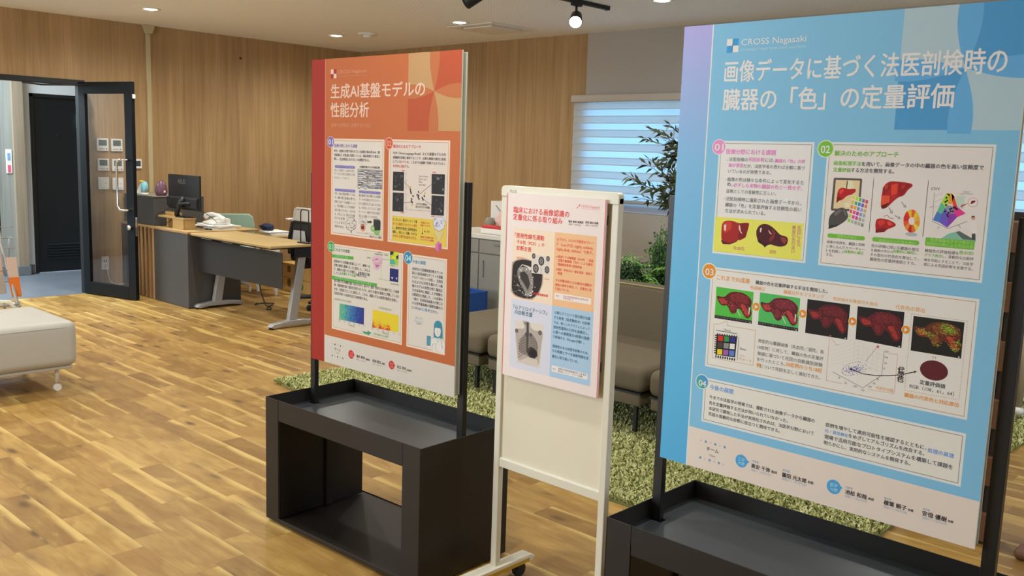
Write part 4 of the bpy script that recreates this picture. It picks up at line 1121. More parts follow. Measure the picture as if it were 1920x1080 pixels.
('T','内での活用',146.8,574,61.1,10.1,'#4a4648',0),
('T','にとどまる',146.9,558.2,61.1,10.1,'#4a4648',0),
('T','現状がある。',147,542.4,59,10.1,'#4a4648',0),
('T','個人情報である患者さんの医療',291.4,669.1,123.4,9.7,'#4a4648',0),
('T','データを外部のクラウドサー',291.6,653.9,123.5,9.7,'#4a4648',0),
('T','ビスに送信することはリスクがあ',291.8,638.6,123.5,9.8,'#4a4648',0),
('T','る。そのため、オンプレミス（院内',292.1,623.2,123.6,9.8,'#4a4648',0),
('T','サーバー）運用できる小型で',292.3,607.9,123.7,9.8,'#4a4648',0),
('T','安心して使いニーズがある。',292.5,592.5,110.4,9.8,'#4a4648',0),
('P','#d8d0c8',5,[277.5,564,278.7,568.6,276.7,572.7,272.4,575.6,268.7,578.3,266.1,581.8,262.6,585.4,257.4,586.8,251.5,585.9,246.3,585,240.9,585.2,235.1,585.2,229.8,583.1,226.4,579.1,223.8,575.1,220.1,571.8,215.8,568.3,213.9,563.9,215.2,559.4,217.5,555.5,218.3,551.4,218.7,546.8,221.3,542.9,226.4,540.9,232,540.2,236.6,538.7,241.3,536.3,246.9,535.4,252.4,537.2,257,540.3,261.6,542.5,267,544.1,271.9,546.8,274.4,551,274.7,555.7,275.4,559.8]),
('L','#3a3634',6,1.6,[277.5,564,278.7,568.6,276.7,572.7,272.4,575.6,268.7,578.3,266.1,581.8,262.6,585.4,257.4,586.8,251.5,585.9,246.3,585,240.9,585.2,235.1,585.2,229.8,583.1,226.4,579.1,223.8,575.1,220.1,571.8,215.8,568.3,213.9,563.9,215.2,559.4,217.5,555.5,218.3,551.4,218.7,546.8,221.3,542.9,226.4,540.9,232,540.2,236.6,538.7,241.3,536.3,246.9,535.4,252.4,537.2,257,540.3,261.6,542.5,267,544.1,271.9,546.8,274.4,551,274.7,555.7,275.4,559.8,277.5,564]),
('L','#3a3634',6,1.2800000000000002,[263.7,549.7,256.5,553.2,262,551.3,264.7,553.4,266.4,552.5,267.7,556,266.5,556.9]),
('L','#3a3634',6,1.2800000000000002,[263.3,561.6,262.4,563.8,254.9,568,254.3,569.7,252.4,565.7,252.8,565.1,248.5,569.5]),
('L','#3a3634',6,1.2800000000000002,[247.1,546.9,249.9,550.3,256.3,547.8,260.1,544.1,264.4,544.5,262,544.3,269.4,548.2]),
('L','#3a3634',6,1.2800000000000002,[245.1,560.7,245,556.5,245.1,553.2,242.7,549.2,249.2,550.1,250.4,546,254,546.4]),
('L','#3a3634',6,1.2800000000000002,[253.9,572.2,260.4,574.9,267,577.3,271.2,575.5,271.2,575.4,271.2,574.5,268.2,577.2]),
('L','#3a3634',6,1.2800000000000002,[251,574.6,256.2,572.8,262.7,576.3,266.6,580.9,269.1,581.9,264.7,577.8,258.4,577.2]),
('L','#3a3634',6,1.2800000000000002,[235.8,549.6,234.6,547.3,226.9,548.1,221.7,546,221.7,541.4,221.7,541.2,221.7,543.6]),
('L','#3a3634',6,1.2800000000000002,[234.8,555.1,232.8,559.5,240.8,563.6,233.2,564.6,235.1,562.3,228.8,563.4,221.4,563.4]),
('L','#3a3634',6,1.2800000000000002,[261.6,555.2,267.5,553.6,267,556.3,269.6,558.3,263.2,558.4,269.2,562.5,270.5,563.6]),
('L','#3a3634',6,4,[246.8,539.2,249.1,527.6]),
('E','#4a4644',5,304.5,578,11.6,11.6),
('E','#4a4644',5,323.1,582.4,12.8,12.8),
('E','#4a4644',5,335.6,575.8,8.8,8.8),
('E','#4a4644',5,315,572.1,11.5,11.5),
('E','#dcd4cc',6,304.5,578,10.7,10.7),
('E','#dcd4cc',6,323.1,582.4,12,12),
('E','#dcd4cc',6,335.6,575.8,8,8),
('E','#dcd4cc',6,315,572.1,10.7,10.7),
('T','クラウド',299.8,571,34.5,0,'#4a4644',0),
('P','#3a3634',6,[341,580.6,359.4,581.9,359.3,585,369.6,578.7,359.5,571.8,359.5,574.5,341.1,574]),
('E','#e49a78',5,316.6,555.3,16,16),
('Q','#5a2a22',7,306.9,547.8,323.7,560.4,0),
('L','#5a2a22',7,3,[310.3,560.2,310.2,566.4,319.9,567.1,320,560.9]),
('E','#8ab86a',5,397,550.9,19.3,19.3),
('P','#2e302e',6,[377.5,590.7,408.3,591.1,417.8,583.9,417,552.5,387,548.4,376.8,554.6]),
('P','#4a4e4a',7,[377.5,590.7,408.3,591.1,417.7,587.4,388.3,585.3]),
('E','#6aa84a',7,373.4,555.2,11.4,11.4),
('E','#a8cc88',8,373.4,555.2,7.9,7.9),
('T','セキュリティ不安',280.8,530.1,61,0,'#c05a4a',0),
('T','オンプレミスで安心',344.5,529.9,76.2,0,'#6a9a4a',0),
('T','院内サーバー運用',357,521.2,64,0,'#3a3634',1),
('Q','#ecd2ba',1,457.6,513.6,770.6,883.5,0),
('Q','#b08a70',2,464.6,520.6,763.6,876.5,0),
('Q','#dfd2c6',3,466.2,522.2,762,874.9,0),
('Q','#e2c64e',5,480.8,518.7,762.6,610.8,0),
('E','#e8b49a',6,458.5,868.8,21.9,21.9),
('E','#cc5038',7,458.5,868.8,19,19),
('T','02',445.8,859.3,25.8,19.5,'#f0a888',1),
('T','解決のためのアプローチ',481.3,853.2,145.4,0,'#cc4440',1),
('T','VLM（Vision-Language-Model）などの基盤モデルの内',481.2,830.5,268.7,0,'#40404a',1),
('T','部機構を詳細に解析することで、必要な情報を適切に処理',481.5,815.3,268.9,0,'#40404a',1),
('T','している',481.9,800.1,41.3,0,'#40404a',1),
('T','モデル',524.5,800.1,30.1,0,'#cc4440',1),
('T','を、これまでの経験で判断するのではなく',556.4,800.3,193.3,0,'#40404a',1),
('T','科学的に測定',482.2,784.4,62.7,0,'#cc4440',1),
('T','する。',546.2,785.3,21.2,0,'#40404a',1),
('P','#2a2828',5,[482.5,769.2,541.5,770.1,541.3,701.6,481.4,701.6]),
('E','#4a4846',6,518.3,724,4.2,4.2),
('E','#2e2c2c',7,518.3,724,1.7,1.7),
('E','#4a4846',6,524,750.7,4.4,4.4),
('E','#2e2c2c',7,524,750.7,1.7,1.7),
('E','#5c5a58',6,496.9,737.8,3.1,3.1),
('E','#2e2c2c',7,496.9,737.8,1.7,1.7),
('E','#5c5a58',6,496.1,749.6,3.1,3.1),
('E','#2e2c2c',7,496.1,749.6,1.7,1.7),
('E','#8a8886',6,500.2,716.4,2.5,2.5),
('E','#2e2c2c',7,500.2,716.4,1.7,1.7),
('E','#8a8886',6,524.7,756.6,2.4,2.4),
('E','#2e2c2c',7,524.7,756.6,1.7,1.7),
('E','#5c5a58',6,492.7,715.9,4.1,4.1),
('E','#2e2c2c',7,492.7,715.9,1.7,1.7),
('E','#5c5a58',6,531.5,755.5,2.8,2.8),
('E','#2e2c2c',7,531.5,755.5,1.7,1.7),
('E','#5c5a58',6,532,735.5,2.6,2.6),
('E','#2e2c2c',7,532,735.5,1.7,1.7),
('E','#8a8886',6,531.8,753.8,2.9,2.9),
('E','#2e2c2c',7,531.8,753.8,1.7,1.7),
('E','#5c5a58',6,506.8,754.5,2.8,2.8),
('E','#2e2c2c',7,506.8,754.5,1.7,1.7),
('E','#4a4846',6,506.4,719.4,3.6,3.6),
('E','#2e2c2c',7,506.4,719.4,1.7,1.7),
('P','#2a2828',5,[482.2,694.4,542.1,695.3,541.8,627.7,481.7,626.8]),
('E','#3c3a3a',6,521.2,686.2,4.2,4.2),
('E','#2e2c2c',7,521.2,686.2,1.7,1.7),
('E','#8a8886',6,512,672.3,3.3,3.3),
('E','#2e2c2c',7,512,672.3,1.7,1.7),
('E','#4a4846',6,499.2,674.8,4.5,4.5),
('E','#2e2c2c',7,499.2,674.8,1.7,1.7),
('E','#8a8886',6,507,667.2,3.1,3.1),
('E','#2e2c2c',7,507,667.2,1.7,1.7),
('E','#4a4846',6,515.7,688.9,3.9,3.9),
('E','#2e2c2c',7,515.7,688.9,1.7,1.7),
('E','#4a4846',6,518.8,638.4,4.1,4.1),
('E','#2e2c2c',7,518.8,638.4,1.7,1.7),
('E','#3c3a3a',6,531.5,639.8,3.4,3.4),
('E','#2e2c2c',7,531.5,639.8,1.7,1.7),
('E','#8a8886',6,529.1,676.7,2.4,2.4),
('E','#2e2c2c',7,529.1,676.7,1.7,1.7),
('E','#3c3a3a',6,523.8,647.1,2.2,2.2),
('E','#2e2c2c',7,523.8,647.1,1.7,1.7),
('E','#3c3a3a',6,531.1,685.4,3.4,3.4),
('E','#2e2c2c',7,531.1,685.4,1.7,1.7),
('E','#3c3a3a',6,506.9,681,4.5,4.5),
('E','#2e2c2c',7,506.9,681,1.7,1.7),
('E','#3c3a3a',6,514.7,672.6,2.9,2.9),
('E','#2e2c2c',7,514.7,672.6,1.7,1.7),
('P','#2a2828',5,[683.6,768.4,749,768.9,748.3,699.9,683.8,699.4]),
('E','#3c3a3a',6,731.4,729.2,4.4,4.4),
('E','#2e2c2c',7,731.4,729.2,1.6,1.6),
('E','#8a8886',6,701.2,759.5,2.1,2.1),
('E','#2e2c2c',7,701.2,759.5,1.6,1.6),
('E','#3c3a3a',6,728.3,744.5,3.1,3.1),
('E','#2e2c2c',7,728.3,744.5,1.6,1.6),
('E','#4a4846',6,713.2,759.6,4,4),
('E','#2e2c2c',7,713.2,759.6,1.6,1.6),
('E','#5c5a58',6,709.4,751.2,3.6,3.6),
('E','#2e2c2c',7,709.4,751.2,1.6,1.6),
('E','#8a8886',6,730,757.5,2.9,2.9),
('E','#2e2c2c',7,730,757.5,1.6,1.6),
('E','#5c5a58',6,697.1,738.9,3.1,3.1),
('E','#2e2c2c',7,697.1,738.9,1.6,1.6),
('E','#8a8886',6,740.9,717.3,4.3,4.3),
('E','#2e2c2c',7,740.9,717.3,1.6,1.6),
('E','#3c3a3a',6,725.9,745.8,2.7,2.7),
('E','#2e2c2c',7,725.9,745.8,1.6,1.6),
('E','#8a8886',6,712.5,754.6,4,4),
('E','#2e2c2c',7,712.5,754.6,1.6,1.6),
('E','#8a8886',6,718.5,753.1,4.1,4.1),
('E','#2e2c2c',7,718.5,753.1,1.6,1.6),
('E','#3c3a3a',6,702.8,735.2,2.2,2.2),
('E','#2e2c2c',7,702.8,735.2,1.6,1.6),
('P','#2a2828',5,[685.2,694.5,748.5,695.5,747.7,627.7,684.2,626.3]),
('E','#4a4846',6,730.8,671,3.9,3.9),
('E','#2e2c2c',7,730.8,671,1.6,1.6),
('E','#3c3a3a',6,712.3,651,4.1,4.1),
('E','#2e2c2c',7,712.3,651,1.6,1.6),
('E','#3c3a3a',6,708.4,635.7,4.4,4.4),
('E','#2e2c2c',7,708.4,635.7,1.6,1.6),
('E','#4a4846',6,710.4,679.4,3.2,3.2),
('E','#2e2c2c',7,710.4,679.4,1.6,1.6),
('E','#3c3a3a',6,729.8,672.6,3.2,3.2),
('E','#2e2c2c',7,729.8,672.6,1.6,1.6),
('E','#3c3a3a',6,732.3,655.3,2.9,2.9),
('E','#2e2c2c',7,732.3,655.3,1.6,1.6),
('E','#8a8886',6,724.8,650,2.9,2.9),
('E','#2e2c2c',7,724.8,650,1.6,1.6),
('E','#8a8886',6,733.8,643.4,4.4,4.4),
('E','#2e2c2c',7,733.8,643.4,1.6,1.6),
('E','#5c5a58',6,738.2,662.7,2.5,2.5),
('E','#2e2c2c',7,738.2,662.7,1.6,1.6),
('E','#3c3a3a',6,712.5,642.9,3.7,3.7),
('E','#2e2c2c',7,712.5,642.9,1.6,1.6),
('E','#5c5a58',6,728.1,650.6,3.5,3.5),
('E','#2e2c2c',7,728.1,650.6,1.6,1.6),
('E','#8a8886',6,737.3,662.7,2.8,2.8),
('E','#2e2c2c',7,737.3,662.7,1.6,1.6),
('Q','#cc6060',6,526.9,772.3,544.6,775.9,0),
('Q','#cc6060',6,527.9,622.9,545.7,625.9,0),
('Q','#cc6060',6,687.5,772,704.1,775.4,0),
('Q','#cc6060',6,686.1,620.9,702.8,623.9,0),
('L','#8a8480',6,1,[549.1,766.2,554.2,636.1,679.6,640]),
('L','#3a3634',6,1.6,[542.3,735.7,577.3,711]),
('L','#3a3634',6,1.6,[542.3,659.9,581.5,665.1]),
('L','#3a3634',6,1.6,[684.6,732.5,620.8,693.6]),
('L','#3a3634',6,1.6,[685,660.1,643.7,679.1]),
('P','#2a2826',7,[571.7,711.9,577.8,713.1,579.9,706.5,573.7,704.5]),
('P','#2a2826',7,[573.7,704.5,579.9,705.7,581.9,699.1,575.8,697.1]),
('P','#2a2826',7,[575.7,699.6,581.9,700.7,583.9,694.2,577.8,692.2]),
('P','#2a2826',7,[607.9,695,614,696.1,616,689.6,609.9,687.6]),
('P','#2a2826',7,[615.3,692.5,621.4,693.6,623.4,687.1,617.3,685.1]),
('P','#2a2826',7,[613,687,619.1,688.1,621.1,681.6,615.1,679.6]),
('P','#2a2826',7,[617.4,681.8,623.5,683,625.5,676.4,619.5,674.4]),
('P','#2a2826',7,[633.8,686,639.8,687.2,641.8,680.6,635.8,678.7]),
('P','#2a2826',7,[637.6,680,643.6,681.2,645.6,674.7,639.6,672.7]),
('P','#2a2826',7,[644.5,692.8,650.5,693.9,652.5,687.4,646.5,685.5]),
('P','#2a2826',7,[578.7,678.8,584.9,680,586.9,673.4,580.8,671.4]),
('P','#2a2826',7,[577.7,671.2,583.8,672.4,585.9,665.8,579.7,663.8]),
('P','#2a2826',7,[582.7,667.3,588.9,668.5,590.9,661.9,584.8,659.9]),
('P','#2a2826',7,[586.5,689.7,592.6,690.9,594.7,684.3,588.5,682.3]),
('P','#2a2826',7,[615,705.7,621,706.9,623,700.4,617,698.4]),
('E','#c8b43a',6,577.1,718.1,3.8,3.8),
('E','#c8b43a',6,586.8,655,3.8,3.8),
('E','#c8b43a',6,650.9,700.1,3.7,3.7),
('T','Type of lesion',617.9,755.6,47.3,0,'#5a5654',0),
('T','Scanner type',618.2,745.7,40.6,0,'#5a5654',0),
('T','Slice',618.4,735.7,17,0,'#5a5654',0),
('T','view label',618.7,725.8,33.9,0,'#5a5654',0),
('T','AIの中の情報の',607.7,657.1,56.5,0,'#3a3634',1),
('T','流れがわかる地図',603.6,646.8,72.8,0,'#3a3634',1),
('T','5',551.8,760,3.7,0,'#8a8480',0),
('T','5',553.6,737.1,3.7,0,'#8a8480',0),
('T','5',553.6,711.9,3.8,0,'#8a8480',0),
('T','5',554.8,688.9,3.8,0,'#8a8480',0),
('T','5',556,640.5,3.8,0,'#8a8480',0),
('T','5',582.3,635.8,3.7,0,'#8a8480',0),
('T','5',628.5,634.6,3.7,0,'#8a8480',0),
('T','5',673.8,634.6,3.6,0,'#8a8480',0),
('T','オンプレミス（院内サーバー）で運',483.8,592.1,129.3,10.3,'#4a3a30',1),
('T','用できる最適化されたモデルを開発',484.1,577.3,129.4,10.3,'#c0702a',1),
('T','し、基本的な性能と説明性能を',484.4,562.5,129.4,10.3,'#4a3a30',1),
('T','整備し、安全した「信頼」のモデル',484.8,547.6,129.5,10.3,'#4a3a30',1),
('T','が作れる専門的基準を作る。',485.1,532.8,129.6,10.3,'#c0702a',1),
('T','大規模なモデル',631.4,593.1,48.4,0,'#cc4440',1),
('T','基盤モデルから',631.7,583.9,48.4,0,'#cc4440',1),
('L','#3a3020',6,1.6,[642.2,578.4,641.5,559.2]),
('P','#3a3020',6,[637.8,560.1,646.4,560.4,642.3,553.4]),
('T','移し替え',650.5,563.2,30.1,0,'#5a4a30',0),
('T','説明性と高精度を両',632.8,542.9,66.4,0,'#cc4440',1),
('T','立するモデルを構築',633.1,533.7,66.4,0,'#cc4440',1),
('P','#d8d8e4',5,[754.4,600.9,755.4,605.4,753.4,609.5,749.4,612.4,745.8,615,743.3,618.6,739.9,622.1,735,623.5,729.5,622.7,724.6,621.8,719.6,622,714,622.1,709.1,620,706,616,703.6,612.1,700.2,608.9,696.3,605.4,694.5,601,695.8,596.6,698,592.7,698.9,588.7,699.4,584.1,701.9,580.2,706.8,578.2,712,577.5,716.4,576,720.8,573.6,726.1,572.7,731.2,574.5,735.5,577.5,739.8,579.6,744.8,581.2,749.5,583.8,751.7,588.1,751.9,592.6,752.5,596.7]),
('L','#7a7a98',6,1.6,[754.4,600.9,755.4,605.4,753.4,609.5,749.4,612.4,745.8,615,743.3,618.6,739.9,622.1,735,623.5,729.5,622.7,724.6,621.8,719.6,622,714,622.1,709.1,620,706,616,703.6,612.1,700.2,608.9,696.3,605.4,694.5,601,695.8,596.6,698,592.7,698.9,588.7,699.4,584.1,701.9,580.2,706.8,578.2,712,577.5,716.4,576,720.8,573.6,726.1,572.7,731.2,574.5,735.5,577.5,739.8,579.6,744.8,581.2,749.5,583.8,751.7,588.1,751.9,592.6,752.5,596.7,754.4,600.9]),
('L','#7a7a98',6,1.2800000000000002,[723.9,602.4,718.5,598.4,710.9,597.8,716.9,602.3,717.7,601.3,710.7,601.9,713.8,602.6]),
('L','#7a7a98',6,1.2800000000000002,[715.7,609.5,715.9,605.4,717.4,602.8,715.7,600.2,709.5,601.8,712.3,599.8,710.9,603.8]),
('L','#7a7a98',6,1.2800000000000002,[717.9,589,713.4,584.9,719,589.7,717.2,589.6,709.9,589.8,716,594.1,717.3,598]),
('L','#7a7a98',6,1.2800000000000002,[714.4,612.5,708,611.6,701.2,615.2,701.3,611.1,701.3,612.1,703.3,615.6,704.5,615.7]),
('L','#7a7a98',6,1.2800000000000002,[709.6,595.9,711.1,599.5,707.7,594.4,715.2,598.7,718.5,594.5,714.5,593.1,707.5,593.9]),
('L','#7a7a98',6,1.2800000000000002,[734.5,611.6,732.3,607.8,733.6,608.4,732.3,603.5,733.2,608.3,737.7,610.3,736.6,613.1]),
('L','#7a7a98',6,1.2800000000000002,[710.9,593.8,704.9,590.6,702,587.6,706.7,588,709.9,590.7,713.5,591.7,709.5,586.8]),
('L','#7a7a98',6,1.2800000000000002,[737.8,603.5,740.2,606.9,745.3,609.6,738.7,604.5,733.9,599.8,741.3,599.3,733.7,603]),
('L','#7a7a98',6,1.2800000000000002,[729.6,585.3,727.3,588.6,728.1,592.3,721.9,591.3,724.7,595.7,724,593.7,728,595.1]),
('P','#d8c88a',6,[698.3,571.2,751.3,571.3,732.9,541,719.4,539.9]),
('L','#8a7a3a',7,1,[698.4,570.3,719.4,541.9]),
('L','#8a7a3a',7,1,[750.1,572,732.9,541.9]),
('P','#d87ab0',6,[724.2,538.2,740.9,531.4,740.3,512.9,725.4,501.2,709.2,507.9,709.8,526.6]),
('P','#b85a92',7,[724.5,527.9,739.7,530.9,740.3,512.9,725.4,501.2]),
('Q','#ecd8c2',1,131.7,141.8,543.7,477.9,0),
('Q','#a8a888',2,138.7,148.8,536.7,470.9,0),
('Q','#dcd4c6',3,140.3,150.4,535.1,469.3,0),
('E','#b4c8a8',6,125.3,465.8,22,22),
('E','#4a9a5a',7,125.3,465.8,19.7,19.7),
('T','03',111.4,454.6,28.9,20.9,'#a8dcb0',1),
('T','これまでの成果',146.7,450.3,93.5,0,'#4a5048',1),
('P','#5cac48',5,[130.2,436.6,263.5,439.7,262.8,427.1,130.3,423.8]),
('T','二段階圧縮の実現',146.9,427.2,82,0,'#a0d890',0),
('T','医用AIからの知識の蒸留によって、複数への',146.2,406.2,213.6,11,'#40404a',1),
('T','診断を適切に提案することに成功した。これによ',146.3,390.5,213.7,11,'#40404a',1),
('T','り、複数の小型モデルを検討し、計算環境を圧縮',146.5,374.8,212.1,11,'#40404a',1),
('T','していた',146.6,359.7,44.2,11.1,'#40404a',1),
('T','知識モデル圧縮',192.6,361.9,83.5,11,'#5aa84a',1),
('T','を解決できる。',277.8,366.2,63.7,10.8,'#40404a',1),
('P','#5cac48',5,[129,351.9,401.5,352.1,400.9,339.3,129.1,337.9]),
('T','画像理解の可視化による説明可能性の確認',149.5,342.5,218.2,0,'#a0d890',0),
('T','量子可視化できる特徴量を抽出・対応づけながら、読みやすく整理・表現する方法を獲得できた。その結果',146.9,329.4,377.2,11.1,'#40404a',1),
('T','果、術前評価で高く差異を示唆できるモデル、AIがどの部分を重要だと判断しているの',147,313,377.4,11.1,'#40404a',1),
('T','かを、可視化することに成功した。これは、基盤モデルの説明可能性を担保し、',147.1,296.6,373.6,11.1,'#40404a',1),
('T','生成系学術への応用を広げる新技術である。',147.3,280.2,201.7,11.1,'#40404a',1),
('P','#dcb8c8',5,[371.8,450.2,408,458.1,433.1,454,432.5,438.5,417.3,406.6,396.4,398.9,377.6,409.6,383.2,428,370.4,433.4]),
('P','#b87a98',6,[383,441.9,405.6,448,402.4,439.9]),
('P','#b87a98',6,[389.2,423.1,419.5,423.4,400.4,410.4]),
('L','#c04a4a',7,1.2,[370.4,435.1,408.2,444.4,425.2,429.5,379,427.6,400.4,410.4]),
('L','#5aa84a',6,1.2,[423.8,371.4,424.9,446,470.3,447.8]),
('L','#5aa84a',6,1.2,[409.6,370.9,471.9,370.3]),
('P','#a8c83a',5,[472.1,479.6,519.8,480.8,517.7,432.5,471.4,431.5]),
('P','#20301c',6,[472.1,479.6,494,480,486.1,468.4,473.2,465.5]),
('P','#203020',6,[506.4,466.6,518.4,468.8,518.8,455.3,507.5,454.2]),
('P','#d8d82a',6,[494.1,477.3,518.2,479.6,514.4,468.4,498.4,464.2]),
('P','#4ab0a0',6,[471.9,448,494.6,452.9,503.1,434.8,472.2,432.7]),
('P','#e0d830',6,[486.2,465.7,506.5,462.2,498.8,447.9,480,451.5]),
('P','#20246a',5,[472.5,418,520.4,417.6,519.1,369.7,471.9,370.3]),
('P','#c8c8d8',6,[478.1,385.8,492,385.7,486.5,377.4]),
('P','#c8c8d8',6,[504.2,386,513.9,386,510.8,378.6]),
('T','入力画像',399.4,467.3,22.6,0,'#5a6a50',0),
('T','（皮膚病変画像）',385.2,458.7,47.7,0,'#5a6a50',0),
('T','重要度',441.2,460.3,20.6,0,'#5a6a50',0),
('T','特徴量',342.9,440.7,20.5,0,'#5a6a50',0),
('T','重要度マップ',474.9,424.3,43,0,'#5a6a50',0),
('T','潜在特徴の地図',476.3,358.1,44.7,0,'#5a6a50',0),
('T','病変検出の表示の比較例',150.3,258.3,100.5,0,'#6a8a5a',0),
('HEAT',5,[180,248.7,328.6,249.5,327.9,185.4,178.7,185.2],0),
('HEAT',5,[377.8,252.2,525.1,248.6,524.9,184.7,377.3,183.1],1),
('T','0',177,177.3,7.4,0,'#8a8680',0),
('T','0',374.9,174.2,7.7,0,'#8a8680',0),
('T','10',207.3,177.5,7.3,0,'#8a8680',0),
('T','10',405.6,174.6,7.6,0,'#8a8680',0),
('T','20',237.3,177.7,7.2,0,'#8a8680',0),
('T','20',436,175,7.5,0,'#8a8680',0),
('T','30',267,177.8,7.1,0,'#8a8680',0),
('T','30',466.1,175.4,7.5,0,'#8a8680',0),
('T','40',296.3,178,7.1,0,'#8a8680',0),
('T','40',495.8,175.8,7.4,0,'#8a8680',0),
('T','50',325.4,178.2,7,0,'#8a8680',0),
('T','50',525.1,176.1,7.3,0,'#8a8680',0),
('T','Time [s]',235.6,168.3,36,0,'#5a5654',0),
('T','Time [s]',432.8,168.3,36.7,0,'#5a5654',0),
('T','AI可視化後の例',411.7,258.4,72.5,0,'#7a9a5a',0),
('P','#3a9a74',6,[316.9,159.7,350.9,160.3,349.1,166.9,372.5,160.7,351.1,146.6,351,152.3,331.9,151.7]),
('T','人間が理解できる説明',381.2,155.8,88.6,0,'#5aa84a',0),
('Q','#ecd8c2',1,568.2,141.3,768.4,480,0),
('Q','#b0a088',2,575.2,148.3,761.4,473,0),
('Q','#dcd4ca',3,576.8,149.9,759.8,471.4,0),
('E','#b8c8cc',6,570.2,465.8,24,24),
('E','#2e88ac',7,570.2,465.8,21.3,21.3),
('T','04',556.3,453.2,28.3,22.5,'#c0e4f0',1),
('T','今後の展開',593.3,448.4,67.7,0,'#3a8ab0',1),
('T','本研究から医療画像診断までつの',592.4,423.7,156,10.6,'#40404a',1),
('T','異なる医用画像モダリティを搭載',592.8,408.3,156.1,10.7,'#40404a',1),
('T','するデータセットを用い、汎用的',593.2,392.9,156.2,10.7,'#40404a',1),
('T','なおよび公共性を備わたつ基',593.6,377.5,156.3,10.7,'#40404a',1),
('T','盤のモデルの特性分析と臨床応',594,362,156.4,10.7,'#40404a',1),
('T','力を体系的に検証した大規模な',594.4,346.5,156.4,10.7,'#40404a',1),
('T','比較研究を実施した。この成果の',594.8,331,156.5,10.7,'#40404a',1),
('T','一部が、生体医用画像の分野にお',595.2,315.5,156.6,10.7,'#40404a',1),
('T','ける世界最高峰の国際会議のひ',595.6,300,156.7,10.7,'#40404a',1),
('T','とつの',594.4,283.7,27.4,10.8,'#40404a',1),
('T','ISBIに採択',622.6,283.3,68.2,10.7,'#3a8ab0',1),
('T','された。',693.1,282.8,35.3,10.6,'#40404a',1),
('T','AIによる',614.1,250.3,35.7,0,'#5a9ab0',0),
('T','フルペーパー',608.1,238.6,49.6,0,'#5a9ab0',0),
('T','公開中',617.7,230.3,29.5,0,'#5a9ab0',0),
('P','#3a8fa4',5,[709.9,224.7,710.8,246.1,721.6,258.2,738.7,259.7,752.4,250.1,754.8,221,757.6,179.2,748.8,176.7,743.6,198.1,719.8,194.4,709.2,198]),
('P','#e8e0d6',6,[715.7,232,742.5,233.9,745.9,222.2,741.9,207.4,730.9,200.3,719.5,204.9,713.9,217.4]),
('P','#3a8fa4',7,[711.2,230.2,724.3,244.9,748.4,235.8,733.5,236.7]),
('L','#3a8fa4',7,1,[719,221.8,725,222.8]),
('L','#3a8fa4',7,1,[732.5,222.3,739.9,222.9]),
('L','#3a8fa4',7,1,[730.2,221.4,729,214.9,731.9,214.8]),
('L','#c86a5a',7,1.2,[726.1,209.1,733.6,209.8]),
('P','#e8e2da',5,[698.8,191.1,721.2,198.8,731.1,193,740.6,200.8,758.5,197.3,768.6,181,767.6,144.9,700.1,147.4]),
('L','#3a8fa4',6,1.2,[698.8,191.1,721.2,198.8,732.3,180.4,740.6,200.8,758.5,197.3,768.6,181,767.5,146.5]),
('L','#3a8fa4',6,2,[743.5,203.4,751.7,178.2,755.1,164]),
('P','#e8e0d6',7,[686.3,177.3,699.4,172.4,694.7,151.9,681.6,153.5]),
('P','#3a8fa4',8,[675.8,197.1,695.6,198,695.1,162.6,675.3,162.6]),
('L','#a8d0d8',9,0.8,[679.1,190.1,691.2,190.4]),
('L','#a8d0d8',9,0.8,[679.2,184.8,691.4,185.1]),
('L','#a8d0d8',9,0.8,[679.4,179.4,691.6,179.7]),
('L','#a8d0d8',9,0.8,[679.5,174.1,691.7,174.4]),
('L','#a8d0d8',9,0.8,[679.7,168.7,691.9,169.1]),
('L','#3a8fa4',7,1.2,[704,143.8,705.5,170.8,724.1,176.4,719.5,157,736.3,146.5]),
('E','#a89c92',3,134.9,81.4,2.4,2.4),
('E','#5a5450',3,135.3,33.6,3.6,3.6),
('E','#5a5450',3,152.7,81.1,3.6,3.6),
('E','#a89c92',3,152.2,33.5,2.4,2.4),
('E','#a89c92',3,170.5,80.8,2.4,2.4),
('E','#5a5450',3,169.1,33.4,3.6,3.6),
('E','#5a5450',3,188.1,80.6,3.5,3.5),
('E','#a89c92',3,185.8,33.3,2.4,2.4),
('E','#a89c92',3,205.6,80.3,2.4,2.4),
('E','#5a5450',3,202.4,33.2,3.5,3.5),
('T','チーム',150.1,57,37.3,0,'#4a4644',1),
('T','Team',159.6,46.7,20.5,0,'#8a8480',0),
('E','#cc3a30',3,253.2,57.8,16.9,16.9),
('P','#cc3a30',4,[265.7,66.9,275.7,59.2,265.9,50.6]),
('T','工学',245.1,57.6,18.1,0,'#f0a098',0),
('T','分野',245.2,47,18.1,0,'#f0a098',0),
('E','#cc3a30',3,489.3,57.4,16.2,16.2),
('P','#cc3a30',4,[500.6,66.1,509.8,58.8,501,50.5]),
('T','医学',481.8,57.2,16.5,0,'#f0a098',0),
('T','分野',482,47.1,16.5,0,'#f0a098',0),
('T','酒井 智弥',285.6,51.6,49.6,0,'#2e2a2a',2),
('T','准教授',339.6,50.2,25.3,0,'#2e2a2a',1),
('T','情報データ科学分野',285.8,41.1,53.1,0,'#c89890',0),
('T','武田 悠太',381.3,50.8,48.7,0,'#2e2a2a',2),
('T','助教',434.2,49.5,17.7,0,'#2e2a2a',1),
('T','情報データ科学分野',381.5,40.5,52.1,0,'#c89890',0),
('T','足立 洪史',519.8,51.6,50.2,0,'#2e2a2a',2),
('T','准教授',574.1,50.3,24.7,0,'#2e2a2a',1),
('T','情報データ科学分野',520,41.6,53.5,0,'#c89890',0),
]
